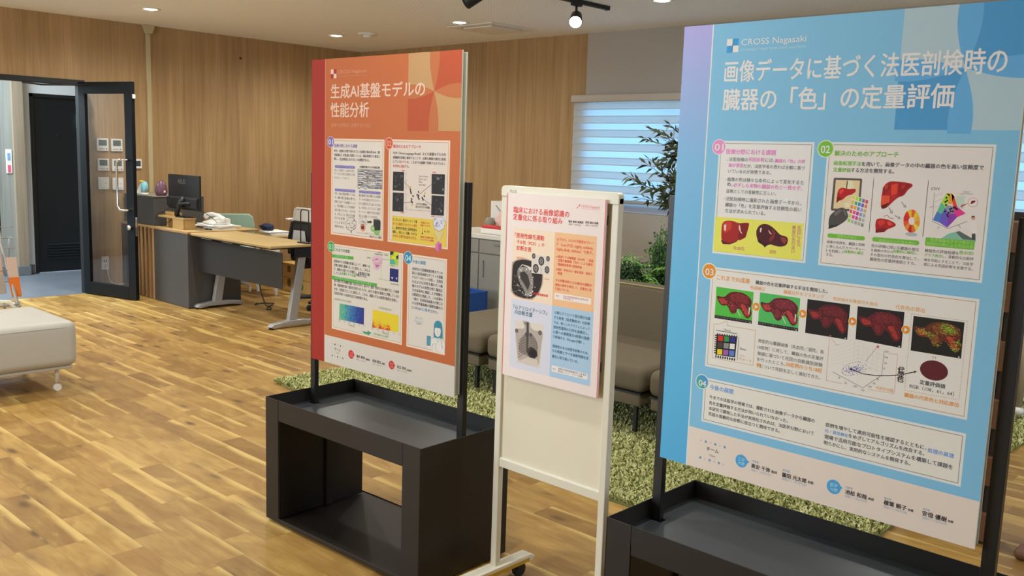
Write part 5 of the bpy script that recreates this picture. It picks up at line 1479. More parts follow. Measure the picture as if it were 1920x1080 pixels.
WHITE = [
('Q','#e9dcd8',0,0,0,408.5,605.5,0),
('Q','#d8707a',1,0,0,4,605.5,0),
('Q','#d8707a',1,403.5,0,407.5,605.5,0),
('P','#dc3c3a',2,[303.3,585.5,307.6,585.3,307.9,580.7,303.5,580.9]),
('P','#e89090',2,[298,581.4,302.4,581.2,302.6,577.9,298.2,578]),
('P','#dc3c3a',2,[295,577.4,298.8,577.2,299,573.5,295.2,573.6]),
('T','CROSS Nagasaki',311.8,578,71.9,0,'#e8807c',0),
('T','CONNECTING FOR INNOVATION',312.1,572.6,69.8,0,'#eab4ae',0),
('T','臨床における画像認識の',31,543,235.1,0,'#dc3c3a',1),
('T','定量化に係る取り組み',29.6,520,210.3,0,'#dc3c3a',1),
('T','酒井 智弥 准教授',264.1,528.2,58.7,0,'#3a3438',2),
('T','武田 悠太 助教',330.7,530.2,50.5,0,'#3a3438',2),
('T','情報データ科学分野',266.1,520.7,47.3,0,'#5a5458',0),
('T','情報データ科学分野',331.7,522.7,47.4,0,'#5a5458',0),
('Q','#f6d9c0',1,33.8,261.9,211.3,494.1,0),
('Q','#f6bd8e',1,211.3,261.9,377.9,494.1,0),
('Q','#d3d6e4',1,33.8,31.8,211.3,261.9,0),
('Q','#a9c8e2',1,211.3,31.8,377.9,261.9,0),
('T','「原発性線毛運動',40.2,462.6,126.9,0,'#dc3c3a',1),
('T','不全性（PCD）」の',49.8,443.6,119,0,'#dc3c3a',1),
('T','診断支援',49.5,422.3,64.6,0,'#dc3c3a',1),
('P','#b8a08e',2,[30.2,380.7,55.9,393.9,91.4,398.9,120.4,394.8,148.9,393,168.7,371.8,169.2,325.3,154,290.6,126.5,268.2,88,265.5,48.5,269.9,29.2,284.3,29.7,332.7]),
('P','#2c2624',3,[34.1,378.5,58.4,391,91.8,395.8,119.2,391.8,146.1,390.2,164.8,370,165.3,325.6,150.9,292.6,125,271.2,88.7,268.7,51.4,273,33.3,286.8,33.7,332.8]),
('P','#8a8480',4,[54.9,358,68.6,368.5,89.9,371.7,111.5,364.1,124.5,343.2,130,316.9,121.2,288.8,102,270.5,92.6,289.7,71.2,314.3,58.5,335.6]),
('P','#3a3432',5,[67.6,350.3,87.6,357,103.3,345.2,113.6,319.4,105.7,295.9,83.2,320.3,70.3,332.4]),
('P','#d8d0c8',6,[104.9,281.8,107.9,284.3,106.6,279.8]),
('P','#f0e8e0',6,[64,334.9,66.7,336.3,65.4,333.3]),
('P','#f0e8e0',6,[113.1,290.2,120,289.7,116.8,286]),
('P','#f0e8e0',6,[112,281.5,117.9,284.2,115.2,277.9]),
('P','#6a6460',6,[61.2,346,64.5,347.3,63,343.9]),
('P','#d8d0c8',6,[123.4,343.4,129.9,342.3,126.8,339.4]),
('P','#6a6460',6,[56.1,340,61,340.9,58.7,337]),
('P','#d8d0c8',6,[95.2,284.2,98.8,286.6,97.1,282]),
('P','#f0e8e0',6,[58.1,307.9,63.7,310.2,61.1,304.4]),
('P','#6a6460',6,[73.6,365.3,79.1,366.9,76.6,361.9]),
('P','#f0e8e0',6,[79.3,288.4,84.4,290.8,82.1,285.2]),
('P','#c0b8b0',6,[121.7,307.6,127,310,124.5,304.4]),
('P','#d8d0c8',6,[115.1,339.3,119.3,338,117.3,336.8]),
('P','#f0e8e0',6,[123.5,340.4,125.9,341.4,124.8,338.8]),
('P','#d8d0c8',6,[120.2,284.8,126.7,286.6,123.7,280.8]),
('P','#c0b8b0',6,[112.7,289.4,116.9,290.7,114.9,286.9]),
('P','#f0e8e0',6,[117.8,323.1,124.1,321.6,121.1,319.3]),
('P','#d8d0c8',6,[62.3,335.8,69.2,338.6,66,331.6]),
('P','#d8d0c8',6,[120.9,309.8,124,310,122.5,307.9]),
('P','#f0e8e0',6,[64.4,337.1,71,336.6,67.9,333.1]),
('P','#6a6460',6,[66.2,295.5,69.8,296,68.1,293.3]),
('P','#c0b8b0',6,[108.5,278.7,113,279.3,110.9,276]),
('P','#c0b8b0',6,[121.7,318,125.1,318.8,123.5,315.9]),
('P','#d8d0c8',6,[101,273,105.1,271.3,103.1,270.6]),
('P','#d8d0c8',6,[68.5,292.6,74.8,293.5,71.9,288.8]),
('P','#c0b8b0',6,[120.8,298.2,127.4,299.7,124.3,294.1]),
('P','#c0b8b0',6,[65.9,358,72.4,358,69.4,354]),
('P','#d8d0c8',6,[73.8,367.1,81,366.3,77.6,362.8]),
('P','#c0b8b0',6,[96.3,284.6,100.7,283.9,98.6,282]),
('P','#6a6460',6,[98.6,273.3,104.4,273.7,101.7,269.8]),
('P','#c0b8b0',6,[83.5,360.5,85.9,363,84.8,359]),
('P','#c0b8b0',6,[104.6,358,110.8,358.5,107.9,354.2]),
('P','#6a6460',6,[105.9,356.1,110,354.7,108.1,353.6]),
('P','#f0e8e0',6,[74.1,302.6,77.1,302.4,75.7,300.8]),
('P','#d8d0c8',6,[119.2,288.6,124,290.1,121.8,285.6]),
('P','#c0b8b0',6,[87.4,279.2,92.1,278.5,89.9,276.4]),
('P','#d8d0c8',6,[92.1,281.6,99.1,284.5,95.8,277.3]),
('P','#6a6460',6,[119.1,346.4,126.3,345.6,122.9,342]),
('P','#f0e8e0',6,[88,371.3,91.5,369.8,89.8,369.3]),
('P','#c0b8b0',6,[69.7,313.6,73.9,315.6,72,311]),
('P','#d8d0c8',6,[119,292.3,124,292,121.6,289.3]),
('P','#6a6460',6,[121.6,324.2,126.3,324.7,124.1,321.3]),
('P','#c0b8b0',6,[62.8,324.1,66.5,322.3,64.7,321.9]),
('P','#6a6460',6,[63.1,351.7,67.2,350.9,65.2,349.3]),
('P','#6a6460',6,[55.3,336.4,59.9,337.4,57.7,333.6]),
('P','#6a6460',6,[102.9,271.5,106.8,273.9,105,269]),
('P','#f0e8e0',6,[122.4,295.7,129,297.9,126,291.6]),
('P','#c0b8b0',6,[93.3,370.7,96,371.8,94.8,369]),
('P','#d8d0c8',6,[82.4,284.7,87.8,284,85.2,281.4]),
('P','#6a6460',6,[98.2,358.7,103.5,358.6,101,355.5]),
('P','#c0b8b0',6,[117.3,327.6,124.5,327.8,121.1,323.3]),
('P','#f0e8e0',6,[69.4,360.7,75.9,359.8,72.8,356.7]),
('P','#c0b8b0',6,[71,356.5,75.8,357.9,73.6,353.5]),
('P','#6a6460',6,[106.3,278.3,113.5,279.2,110.1,273.9]),
('P','#f0e8e0',6,[119.1,333.6,124.2,335.6,121.8,330.4]),
('P','#6a6460',6,[58.2,329.8,62.4,329.7,60.4,327.2]),
('P','#f0e8e0',6,[115,282.1,122.2,282.5,118.8,277.7]),
('P','#6a6460',6,[92.5,285.3,96.1,284,94.4,283.2]),
('P','#d8d0c8',6,[88.9,360.9,92.7,362.8,91,358.5]),
('P','#f0e8e0',6,[92.8,365.6,99.8,368.5,96.6,361.2]),
('P','#d8d0c8',6,[103.6,284.6,110.5,287.2,107.3,280.4]),
('P','#c0b8b0',6,[132,311.9,138.7,311.7,135.6,307.9]),
('P','#f0e8e0',6,[64.2,360.8,70.2,360.5,67.4,357.1]),
('P','#f0e8e0',6,[79,364.2,82.2,364.6,80.7,362.2]),
('P','#6a6460',6,[120.8,305.1,124.5,305.3,122.8,302.8]),
('P','#d8d0c8',6,[92.5,285.9,95.2,287.2,93.9,284.2]),
('P','#d8d0c8',6,[72.4,363.7,75.3,362.4,73.9,361.9]),
('P','#c0b8b0',6,[97,362.9,101.8,361.7,99.5,360]),
('P','#6a6460',6,[63.3,304,69.1,305.4,66.4,300.4]),
('P','#f0e8e0',6,[116.1,291,120.7,292.4,118.6,288.1]),
('E','#8a8480',5,61.3,291.4,1.4,1.4),
('E','#8a8480',5,41.8,303.6,1,1),
('E','#8a8480',5,67.2,305,1,1),
('E','#8a8480',5,68.3,307.1,1.1,1.1),
('E','#8a8480',5,67.1,292.4,1.7,1.7),
('E','#8a8480',5,68,305.3,1.5,1.5),
('E','#8a8480',5,59.1,311.4,1.8,1.8),
('E','#8a8480',5,50.2,334.8,1.5,1.5),
('E','#8a8480',5,55.9,310,1.4,1.4),
('E','#8a8480',5,47.3,327.9,0.8,0.8),
('E','#8a8480',5,65.5,291.3,1.5,1.5),
('E','#8a8480',5,45.1,284.9,1.6,1.6),
('E','#8a8480',5,54.8,339.7,1.6,1.6),
('E','#8a8480',5,59.9,306.3,0.7,0.7),
('E','#8a8480',5,61.8,338.7,1.2,1.2),
('E','#8a8480',5,44.5,318.8,1.7,1.7),
('E','#8a8480',5,64.2,296.2,1,1),
('E','#8a8480',5,52.6,306.4,0.7,0.7),
('E','#8a8480',5,54.3,286.2,1.5,1.5),
('E','#8a8480',5,66.5,324.8,1.5,1.5),
('E','#8a8480',5,65.2,302.4,1.2,1.2),
('E','#8a8480',5,44.5,337.6,1.7,1.7),
('E','#8a8480',5,68.5,326.2,1.5,1.5),
('E','#8a8480',5,53.3,305.2,1.6,1.6),
('E','#8a8480',5,50.6,305.3,1,1),
('E','#8a8480',5,55,338.1,1,1),
('P','#d8d0c8',6,[56.8,358.2,78.7,376.4,99.1,370.9,111.7,359.7,120.1,371.8,101.9,375.7,76.2,378.4]),
('P','#d9d2ca',7,[116.2,414.8,193.5,414.4,194.7,356.5,117.3,354.9]),
('E','#2e2a28',8,158.7,397.2,12.3,14.5),
('E','#8a8480',9,158.7,397.2,9.4,11),
('E','#2e2a28',10,167.5,398.1,2.2,2.2),
('E','#2e2a28',10,165.2,392,2.2,2.2),
('E','#2e2a28',10,159.1,388.9,2.2,2.2),
('E','#2e2a28',10,152.8,390.7,2.2,2.2),
('E','#2e2a28',10,149.9,396.3,2.2,2.2),
('E','#2e2a28',10,152.2,402.5,2.2,2.2),
('E','#2e2a28',10,158.3,405.6,2.2,2.2),
('E','#2e2a28',10,164.6,403.8,2.2,2.2),
('E','#2e2a28',10,158.7,397.2,2.6,2.6),
('E','#2e2a28',8,136.3,371.3,12.4,14.6),
('E','#8a8480',9,136.3,371.3,9.4,11.1),
('E','#2e2a28',10,145.2,372.3,2.2,2.2),
('E','#2e2a28',10,142.9,366.1,2.2,2.2),
('E','#2e2a28',10,136.7,362.9,2.2,2.2),
('E','#2e2a28',10,130.3,364.7,2.2,2.2),
('E','#2e2a28',10,127.4,370.4,2.2,2.2),
('E','#2e2a28',10,129.7,376.6,2.2,2.2),
('E','#2e2a28',10,135.9,379.8,2.2,2.2),
('E','#2e2a28',10,142.3,378,2.2,2.2),
('E','#2e2a28',10,136.3,371.3,2.7,2.7),
('E','#2e2a28',8,184,372.1,9.8,11.6),
('E','#8a8480',9,184,372.1,7.5,8.8),
('E','#2e2a28',10,191,372.8,1.8,1.8),
('E','#2e2a28',10,189.2,367.9,1.8,1.8),
('E','#2e2a28',10,184.4,365.4,1.8,1.8),
('E','#2e2a28',10,179.3,366.8,1.8,1.8),
('E','#2e2a28',10,177,371.3,1.8,1.8),
('E','#2e2a28',10,178.9,376.3,1.8,1.8),
('E','#2e2a28',10,183.7,378.7,1.8,1.8),
('E','#2e2a28',10,188.7,377.3,1.8,1.8),
('E','#2e2a28',10,184,372.1,2.1,2.1),
('E','#2e2a28',8,186.3,407.6,7.4,8.7),
('E','#8a8480',9,186.3,407.6,5.6,6.6),
('E','#2e2a28',10,191.5,408.1,1.3,1.3),
('E','#2e2a28',10,190.1,404.4,1.3,1.3),
('E','#2e2a28',10,186.5,402.6,1.3,1.3),
('E','#2e2a28',10,182.8,403.7,1.3,1.3),
('E','#2e2a28',10,181.1,407,1.3,1.3),
('E','#2e2a28',10,182.4,410.7,1.3,1.3),
('E','#2e2a28',10,186,412.5,1.3,1.3),
('E','#2e2a28',10,189.8,411.4,1.3,1.3),
('E','#2e2a28',10,186.3,407.6,1.6,1.6),
('E','#2e2a28',8,125.4,410.3,7.5,8.8),
('E','#8a8480',9,125.4,410.3,5.7,6.6),
('E','#2e2a28',10,130.8,410.9,1.3,1.3),
('E','#2e2a28',10,129.4,407.1,1.3,1.3),
('E','#2e2a28',10,125.7,405.3,1.3,1.3),
('E','#2e2a28',10,121.8,406.4,1.3,1.3),
('E','#2e2a28',10,120.1,409.8,1.3,1.3),
('E','#2e2a28',10,121.5,413.5,1.3,1.3),
('E','#2e2a28',10,125.2,415.4,1.3,1.3),
('E','#2e2a28',10,129,414.3,1.3,1.3),
('E','#2e2a28',10,125.4,410.3,1.6,1.6),
('L','#6a6460',8,1,[155.6,377.9,163,369.8,159.4,360.5]),
('T','鼻腔鏡毛',52,394,34.4,0,'#dc7a6a',0),
('T','TEM画像',172.2,339.8,21.6,0,'#dc7a6a',0),
('T','光学顕微鏡画像',127.4,285.1,65.2,0,'#dc3c3a',1),
('T','以下から、PCDの可能性をグレー',220.5,468.4,145.8,0,'#e0564c',1),
('T','ド（non-PCD, highly, unlikely,',220.3,451.9,145.5,0,'#e0564c',1),
('T','highly likely, definite）で表す。',221,437.2,145.5,0,'#e0564c',1),
('T','高速ビデオ顕微鏡（HSVM）・透過',228.5,414.9,139.4,0,'#e0564c',1),
('T','型電子顕微鏡（TEM）による線毛',228,403.1,138.5,0,'#e0564c',1),
('T','微細構造異常の直接検査',228,390.9,97,0,'#e0564c',1),
('T','問診・呼気中の一酸化窒素・鼻症子',228.3,374.7,138.7,0,'#e0564c',1),
('T','検査',228.4,362.5,19.3,0,'#e0564c',1),
('T','その判断材料となる線毛の運動や',221.6,339.4,145.3,0,'#e0564c',1),
('T','構造の異常を特定して、定量化に取',221.1,325.7,145.5,0,'#e0564c',1),
('T','り組んでいる。',221.8,312.6,59,0,'#e0564c',1),
('E','#e0564c',3,223.8,417.9,2.2,2.2),
('E','#e0564c',3,224.1,377.8,2.2,2.2),
('P','#efe4de',3,[219.4,303.9,366.8,303.9,366.3,285,218.7,283.5]),
('T','協力',225.8,292,12.6,0,'#c06a70',0),
('T','長崎大学病院呼吸器内科 専門医 諸先',255.3,294.5,101.2,0,'#c06a70',0),
('T','本研究室にて',255.7,287.5,42.1,0,'#c06a70',0),
('T','「心アミロイドーシス」',45.1,228.1,146.6,0,'#3a6a80',1),
('T','の診断支援',50.8,211.5,78.7,0,'#3a6a80',1),
('P','#d9d0c6',3,[51.7,190.9,179.5,195.3,170.4,50.7,65.5,51.1]),
('P','#b4aaa0',4,[82.3,194.4,120.7,195.7,121.5,178.7,136.2,170.2,157.5,170,171.2,175.6,178.9,162.7,173.2,136.9,166.7,78.7,163.3,52.2,71.8,52.6,67.6,90.3,59.6,125.5,56.2,157.8,71.4,167.4,88.5,166.4,97.8,173.3,93.9,185.3]),
('P','#8a7f78',5,[91.7,148.8,112.7,163,134.6,155.6,154.5,133.8,160.4,109.8,142.9,81.6,114.3,80.2,75.1,87.9,71.5,112.9]),
('P','#cfc6bc',5,[69.3,54,114.5,76.6,157.4,75.2,163.3,52.2]),
('L','#6a6260',6,2.2,[104.1,142.9,85,136.2,71,123]),
('L','#6a6260',6,2.2,[121.8,142.8,140,141.5,154.6,132.1]),
('L','#6a6260',6,2.2,[104.5,134.3,85.5,126.8,71.4,114.3]),
('L','#6a6260',6,2.2,[122.2,135,140.4,133.7,155,125]),
('L','#6a6260',6,2.2,[104.9,125.7,85.9,117.4,71.8,105.6]),
('L','#6a6260',6,2.2,[122.6,127.1,140.8,125.8,155.3,117.9]),
('L','#6a6260',6,2.2,[105.3,117,86.4,108.1,72.2,96.9]),
('L','#6a6260',6,2.2,[123,119.3,141.1,118,155.7,110.8]),
('L','#6a6260',6,2.2,[105.7,108.4,86.8,98.7,72.6,88.2]),
('L','#6a6260',6,2.2,[123.4,111.4,141.5,110.2,156,103.7]),
('L','#6a6260',6,2.2,[106.1,99.8,87.2,89.3,73,79.5]),
('L','#6a6260',6,2.2,[123.7,103.5,141.9,102.3,156.4,96.6]),
('L','#6a6260',6,2.2,[106.5,91.2,87.7,79.9,73.4,70.8]),
('L','#6a6260',6,2.2,[124.1,95.7,142.3,94.5,156.7,89.5]),
('P','#4c4644',7,[105.1,192.3,114.7,192.7,116.1,163.5,116.2,91.4,108,91.8,105.6,161.8]),
('P','#3e3836',8,[112.3,101.6,124.6,114.5,141.4,111.9,156.1,101.9,157.8,87.9,145.5,77.8,124,78.3,114,85.6]),
('P','#241e1e',9,[118.5,91.8,129.8,106.4,144,107,154,96.2,150,82.9,131.1,80.3]),
('E','#6a6260',6,62.1,156.9,7.2,7.2),
('E','#6a6260',6,164.7,165.8,7.8,7.8),
('E','#5a5250',6,108.5,151.5,8.6,8.6),
('E','#5a5250',6,125.2,152.4,6.4,6.4),
('E','#8a827a',5,104.4,186.8,11.4,5.7),
('T','心筋にアミロイド蛋白質が沈着',221.5,236.6,145.2,0,'#3a6a80',1),
('T','する疾患（指定難病28）の診断',221,220.5,145.4,0,'#3a6a80',1),
('T','では、骨シンチグラフィによって',220.4,205,146,0,'#3a6a80',1),
('T','放射性薬剤の分布を画像化し、',219.8,189.5,144.5,0,'#3a6a80',1),
('T','心筋への集積度を4段階の指標',219.7,174.1,146.7,0,'#3a6a80',1),
('T','で評価する（Perugini分類）。',219.2,158.5,128.5,0,'#3a6a80',1),
('T','周囲性のある核医学診断のため、',219.8,128.4,146.7,0,'#3a6a80',1),
('T','その根拠とすべき画像特徴を定',219.7,112.9,147.7,0,'#3a6a80',1),
('T','量化に取り組んでいる。',219.7,95.2,106.8,0,'#3a6a80',1),
('P','#e9e4e2',3,[219.6,70.4,366,69.1,365.9,49.8,219.3,49.8]),
('T','協力',224.9,56.5,11.4,0,'#5a6a78',0),
('T','長崎大学病院循環器内科 二宮 健司',247,60.6,113.9,0,'#5a6a78',0),
('T','薬剤部 シンシア・クスール助教',246.5,52.8,99.8,0,'#5a6a78',0),
]
# ---------------------------------------------------------------- materials
def wood_floor():
    s = NT('floor_planks'); pos = s.n('ShaderNodeNewGeometry').outputs['Position']; sp = s.n('ShaderNodeSeparateXYZ', {0: pos}); X, Y = sp.outputs[0], sp.outputs[1]
    yy = s.math('DIVIDE', s.math('ADD', Y, 10 - 1.28 + .1213*3), .1213); row = s.math('FLOOR', yy); fy = s.math('FRACT', yy)
    r1 = s.white(s.xyz(row, 3.3, 0)); r2 = s.white(s.xyz(row, 8.1, 2))
    Lr = s.math('ADD', .42, s.math('MULTIPLY', r2, .30))
    xx = s.math('DIVIDE', s.math('ADD', X, s.math('ADD', 20, s.math('MULTIPLY', r1, 7))), Lr); col = s.math('FLOOR', xx); fx = s.math('FRACT', xx)
    a = s.white(s.xyz(row, col, 1)); b = s.white(s.xyz(row, col, 5)); c = s.white(s.xyz(row, col, 9))
    jx = s.math('MULTIPLY', a, 37); jy = s.math('MULTIPLY', b, 53)
    g = s.xyz(s.math('ADD', s.math('MULTIPLY', X, 2.4), jx), s.math('ADD', s.math('MULTIPLY', Y, 22), jy), 0)
    fine = s.noise(g, 2.6, 6, .5)
    g2 = s.xyz(s.math('ADD', s.math('MULTIPLY', X, 3.4), jy), s.math('ADD', s.math('MULTIPLY', Y, 9), jx), 0)
    broad = s.noise(g2, 1.1, 3, 1.2)
    base = s.ramp(a, [(0, '#92703a'), (.25, '#9f7d43'), (.5, '#ab894c'), (.75, '#b69453'), (1, '#a58147')])
    base = s.mix(s.smooth(broad, .36, .66), base, s.mix(1, base, (.82, .75, .66, 1), 'MULTIPLY'))
    base = s.mix(s.math('MULTIPLY', s.smooth(broad, .42, .25), .5), base, lin('#c4a05a'))
    base = s.mix(s.math('MULTIPLY', s.smooth(fine, .45, .72), .5), base, s.mix(1, base, (.74, .66, .56, 1), 'MULTIPLY'))
    g3 = s.xyz(s.math('ADD', s.math('MULTIPLY', X, 1.7), jx), s.math('ADD', s.math('MULTIPLY', Y, 2), jy), 0); wob = s.math('MULTIPLY', s.math('SUBTRACT', s.noise(g3, 1.3, 2, 0), .5), .8)
    edge = s.math('ADD', fy, wob)
    sap = s.math('MULTIPLY', s.smooth(edge, .74, 1.02), s.math('GREATER_THAN', b, .50))
    base = s.mix(s.math('MULTIPLY', sap, .9), base, lin('#d0b26c'))
    lo = s.math('MULTIPLY', s.smooth(edge, .30, .16), s.math('GREATER_THAN', c, .80)); base = s.mix(s.math('MULTIPLY', lo, .75), base, lin('#cfad66'))
    kv = s.xyz(s.math('ADD', s.math('MULTIPLY', X, 3.2), jx), s.math('ADD', s.math('MULTIPLY', Y, 8.4), jy), 0)
    vor = s.n('ShaderNodeTexVoronoi', {'Vector': kv, 'Scale': 1.0, 'Randomness': 1.0}).outputs['Distance']
    kn = s.math('MULTIPLY', s.smooth(s.math('ADD', vor, s.math('MULTIPLY', fine, .16)), .30, .14), s.math('GREATER_THAN', c, .25))
    base = s.mix(s.math('MULTIPLY', kn, .8), base, lin('#46311c'))
    halo = s.math('MULTIPLY', s.smooth(vor, .55, .15), s.math('GREATER_THAN', c, .30)); base = s.mix(s.math('MULTIPLY', halo, .35), base, lin('#7a5830'))
    j = s.math('MAXIMUM', s.math('LESS_THAN', fy, .012), s.math('LESS_THAN', s.math('MULTIPLY', fx, Lr), .0018))
    base = s.mix(s.math('MULTIPLY', j, .5), base, lin('#5e4426'))
    s.set(s.b.inputs['Base Color'], base); s.b.inputs['Roughness'].default_value = .42; s.b.inputs['Specular IOR Level'].default_value = .35
    return s.m
def wood_wall(name, c0, c1, c2):
    s = NT(name); pos = s.n('ShaderNodeNewGeometry').outputs['Position']; sp = s.n('ShaderNodeSeparateXYZ', {0: pos})
    h = s.math('ADD', sp.outputs[0], sp.outputs[1]); z = sp.outputs[2]
    pan = s.math('FLOOR', s.math('DIVIDE', s.math('ADD', h, 20.27), .91)); ph = s.white(s.xyz(pan, 1, 1))
    v = s.xyz(s.math('ADD', s.math('MULTIPLY', h, 30), s.math('MULTIPLY', ph, 60)), s.math('MULTIPLY', z, 1.1), ph)
    f = s.noise(v, 1.0, 5, .6); v2 = s.xyz(s.math('ADD', s.math('MULTIPLY', h, 7), s.math('MULTIPLY', ph, 30)), s.math('MULTIPLY', z, .35), 3); b = s.noise(v2, 1.0, 3, .8)
    c = s.ramp(s.math('ADD', s.math('MULTIPLY', f, .55), s.math('MULTIPLY', b, .45)), [(.32, c0), (.52, c1), (.72, c2)])
    v3 = s.xyz(s.math('MULTIPLY', h, 160), s.math('MULTIPLY', z, 5), 0); c = s.mix(s.math('MULTIPLY', s.smooth(s.noise(v3, 1.0, 2), .5, .75), .22), c, lin(c0))
    seam = s.math('LESS_THAN', s.math('FRACT', s.math('DIVIDE', s.math('ADD', h, 20.27), .91)), .0035); c = s.mix(s.math('MULTIPLY', seam, .55), c, lin('#5a4326'))
    s.set(s.b.inputs['Base Color'], c); s.b.inputs['Roughness'].default_value = .55; s.b.inputs['Specular IOR Level'].default_value = .3
    return s.m
def perforated():
    s = NT('ceiling_board'); pos = s.n('ShaderNodeNewGeometry').outputs['Position']; sp = s.n('ShaderNodeSeparateXYZ', {0: pos})
    d = None
    q = [s.math('SUBTRACT', s.math('FRACT', s.math('DIVIDE', sp.outputs[i], .03)), .5) for i in (0, 1)]
    r = s.math('ADD', s.math('MULTIPLY', q[0], q[0]), s.math('MULTIPLY', q[1], q[1]))
    c = s.mix(s.smooth(r, .05, .03), lin('#f6f6f4'), lin('#d4d3cf')); s.set(s.b.inputs['Base Color'], c); s.b.inputs['Roughness'].default_value = .85
    return s.m
M_floor = wood_floor(); M_wood = wood_wall('wall_wood', '#93754e', '#a8885e', '#b8996e'); M_ceil = perforated()
M_white = mat('white_plaster', '#aaa49a', .8); M_hallwood = wood_wall('hall_wood', '#84857f', '#979992', '#a4a69e')
def tile_mat():
    s = NT('hall_tile'); pos = s.n('ShaderNodeNewGeometry').outputs['Position']; sp = s.n('ShaderNodeSeparateXYZ', {0: pos})
    fx = s.math('FRACT', s.math('DIVIDE', sp.outputs[0], .6)); fy = s.math('FRACT', s.math('DIVIDE', sp.outputs[1], .6))
    j = s.math('MAXIMUM', s.math('LESS_THAN', fx, .01), s.math('LESS_THAN', fy, .01)); n = s.noise(pos, 3, 4)
    s.set(s.b.inputs['Base Color'], s.mix(s.math('MULTIPLY', j, .5), s.mix(n, lin('#62676e'), lin('#797e84')), lin('#70757c'))); s.b.inputs['Roughness'].default_value = .35
    return s.m
M_tile = tile_mat()
M_black = mat('black_powder_coat', '#201b16', .45, 0, .4); M_blackgl = mat('tray_sheet', '#42474c', .3, .3, .5); M_blk = mat('matte_black', '#141416', .5); M_doorblk = mat('door_black', '#0e1418', .45)
M_cream = mat('cream_metal', '#e4dfcc', .4, 0, .5); M_panelw = mat('whiteboard_steel', '#e8e0c8', .3, 0, .5); M_foam = mat('foam_board', '#e9e2d6', .7); M_grey = mat('grey_metal', '#9a9aa0', .35, .6)
M_silver = mat('silver_paint', '#a9a8a6', .38, .35); M_chrome = mat('chrome', '#d8d8d8', .15, 1); M_glass = mat('clear_glass', '#ffffff', .02, 0, .5, trans=1); M_stone = mat('grey_stone_laminate', '#484643', .55, noise=.16, nscale=5)
M_oak = mat('pale_oak_top', '#b79c68', .42, noise=.05, nscale=9); M_slat = mat('slat_wood', '#a78155', .5, noise=.08, nscale=14); M_offw = mat('white_plastic', '#e6e4de', .45); M_leather = mat('white_leather', '#bcb9b1', .45, bump=.15, bscale=120)
M_fabric = mat('taupe_fabric', '#665b48', .9, bump=.25, bscale=400); M_brown = mat('warm_brown_wood', '#6e4a30', .5, noise=.15, nscale=12); M_cab = mat('grey_cabinet', '#8a8880', .5); M_card = mat('cardboard', '#c09a5a', .8, noise=.05)
M_mint = mat('mint_plastic', '#98b3a0', .6); M_lamp = mat('lamp_glow', '#ffffff', .5, emit='#fff2dc', es=14); M_red = mat('red_plastic', '#c82c30', .5); M_paper = mat('paper', '#e8e6e0', .8); M_screen = mat('lcd_grey', '#5c6660', .3)
M_leafd = mat('olive_leaf', '#3a4428', .55, noise=.3, nscale=5); M_leafg = mat('green_leaf', '#5a9038', .5, noise=.35, nscale=4); M_leafy = mat('fresh_green_leaf', '#82ae4c', .5, noise=.3, nscale=4); M_leafdk = mat('dark_green_leaf', '#3a5c34', .55, noise=.35, nscale=6); M_bark = mat('bark', '#5a4a38', .8, noise=.2)
# ---------------------------------------------------------------- the room
XL, YB, ZC = -9.282, 7.05, 2.67; XR, YF = 3.0, -3.4
struct('floor', MB().box(XL, XR, YF, YB, -.06, 0), M_floor)
struct('ceiling', MB().box(XL, XR, YF, YB, ZC, ZC+.06), M_ceil)
JY, HZ = 3.73, 2.075                                   # right jamb and head of the entrance opening
wl = MB().box(XL-.12, XL, JY, YB+.1, 0, ZC).box(XL-.12, XL, 1.9, JY, HZ, ZC).box(XL-.12, XL, YF, 1.9, 0, ZC)
struct('wall_left', wl, M_wood)
WX = -5.735
struct('wall_back', MB().box(XL-.12, WX, YB, YB+.12, 0, ZC), M_wood)
wins = [(-5.72, -3.75), (-2.55, -.6)]
wb = MB().box(WX, XR, YB, YB+.12, 0, 1.0).box(WX, XR, YB, YB+.12, 2.06, ZC).box(WX, wins[0][0], YB, YB+.12, 1.0, 2.06).box(wins[0][1], wins[1][0], YB, YB+.12, 1.0, 2.06).box(wins[1][1], XR, YB, YB+.12, 1.0, 2.06)
struct('wall_back.001', wb, M_white)
struct('wall_right', MB().box(XR, XR+.12, YF, YB, 0, .8).box(XR, XR+.12, YF, YB, 2.3, ZC).box(XR, XR+.12, YF, 1.2, .8, 2.3).box(XR, XR+.12, 5.2, YB, .8, 2.3), M_white)
struct('wall_front', MB().box(XL, XR, YF-.12, YF, 0, .85).box(XL, XR, YF-.12, YF, 2.35, ZC).box(XL, -6.8, YF-.12, YF, .85, 2.35).box(-3.6, XR, YF-.12, YF, .85, 2.35), M_white)
M_base = mat('baseboard', '#8a7450', .5)
struct('baseboard_back', MB().box(XL, XR, YB-.012, YB, 0, .06), mat('baseboard_brown', '#6a5238', .5))
struct('baseboard_left', MB().box(XL, XL+.012, JY+.02, YB, 0, .06), M_wood)
M_sky = mat('daylight_pane', '#bcd8f0', .2, emit='#7cc6ff', es=1.3)
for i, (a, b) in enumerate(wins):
    o = struct('window_%d' % (i+1), MB().box(a, b, YB+.075, YB+.085, 1.06, 2.06), M_sky)
    f = MB()
    for x in (a, (a+b)/2-.02, b-.04): f.box(x, x+.04, YB+.03, YB+.075, 1.06, 2.06)
    f.box(a, b, YB+.03, YB+.075, 1.06, 1.10).box(a, b, YB+.03, YB+.075, 2.02, 2.06)
    f.build('window_frame', M_offw, o, .004)
    MB().box(a, b, YB-.004, YB+.075, 1.0, 1.06).build('window_sill', mat('sill_window_lit_blue', '#aab8cf', .45), o, .003)  # blue tint painted in for the window light a white sill would catch
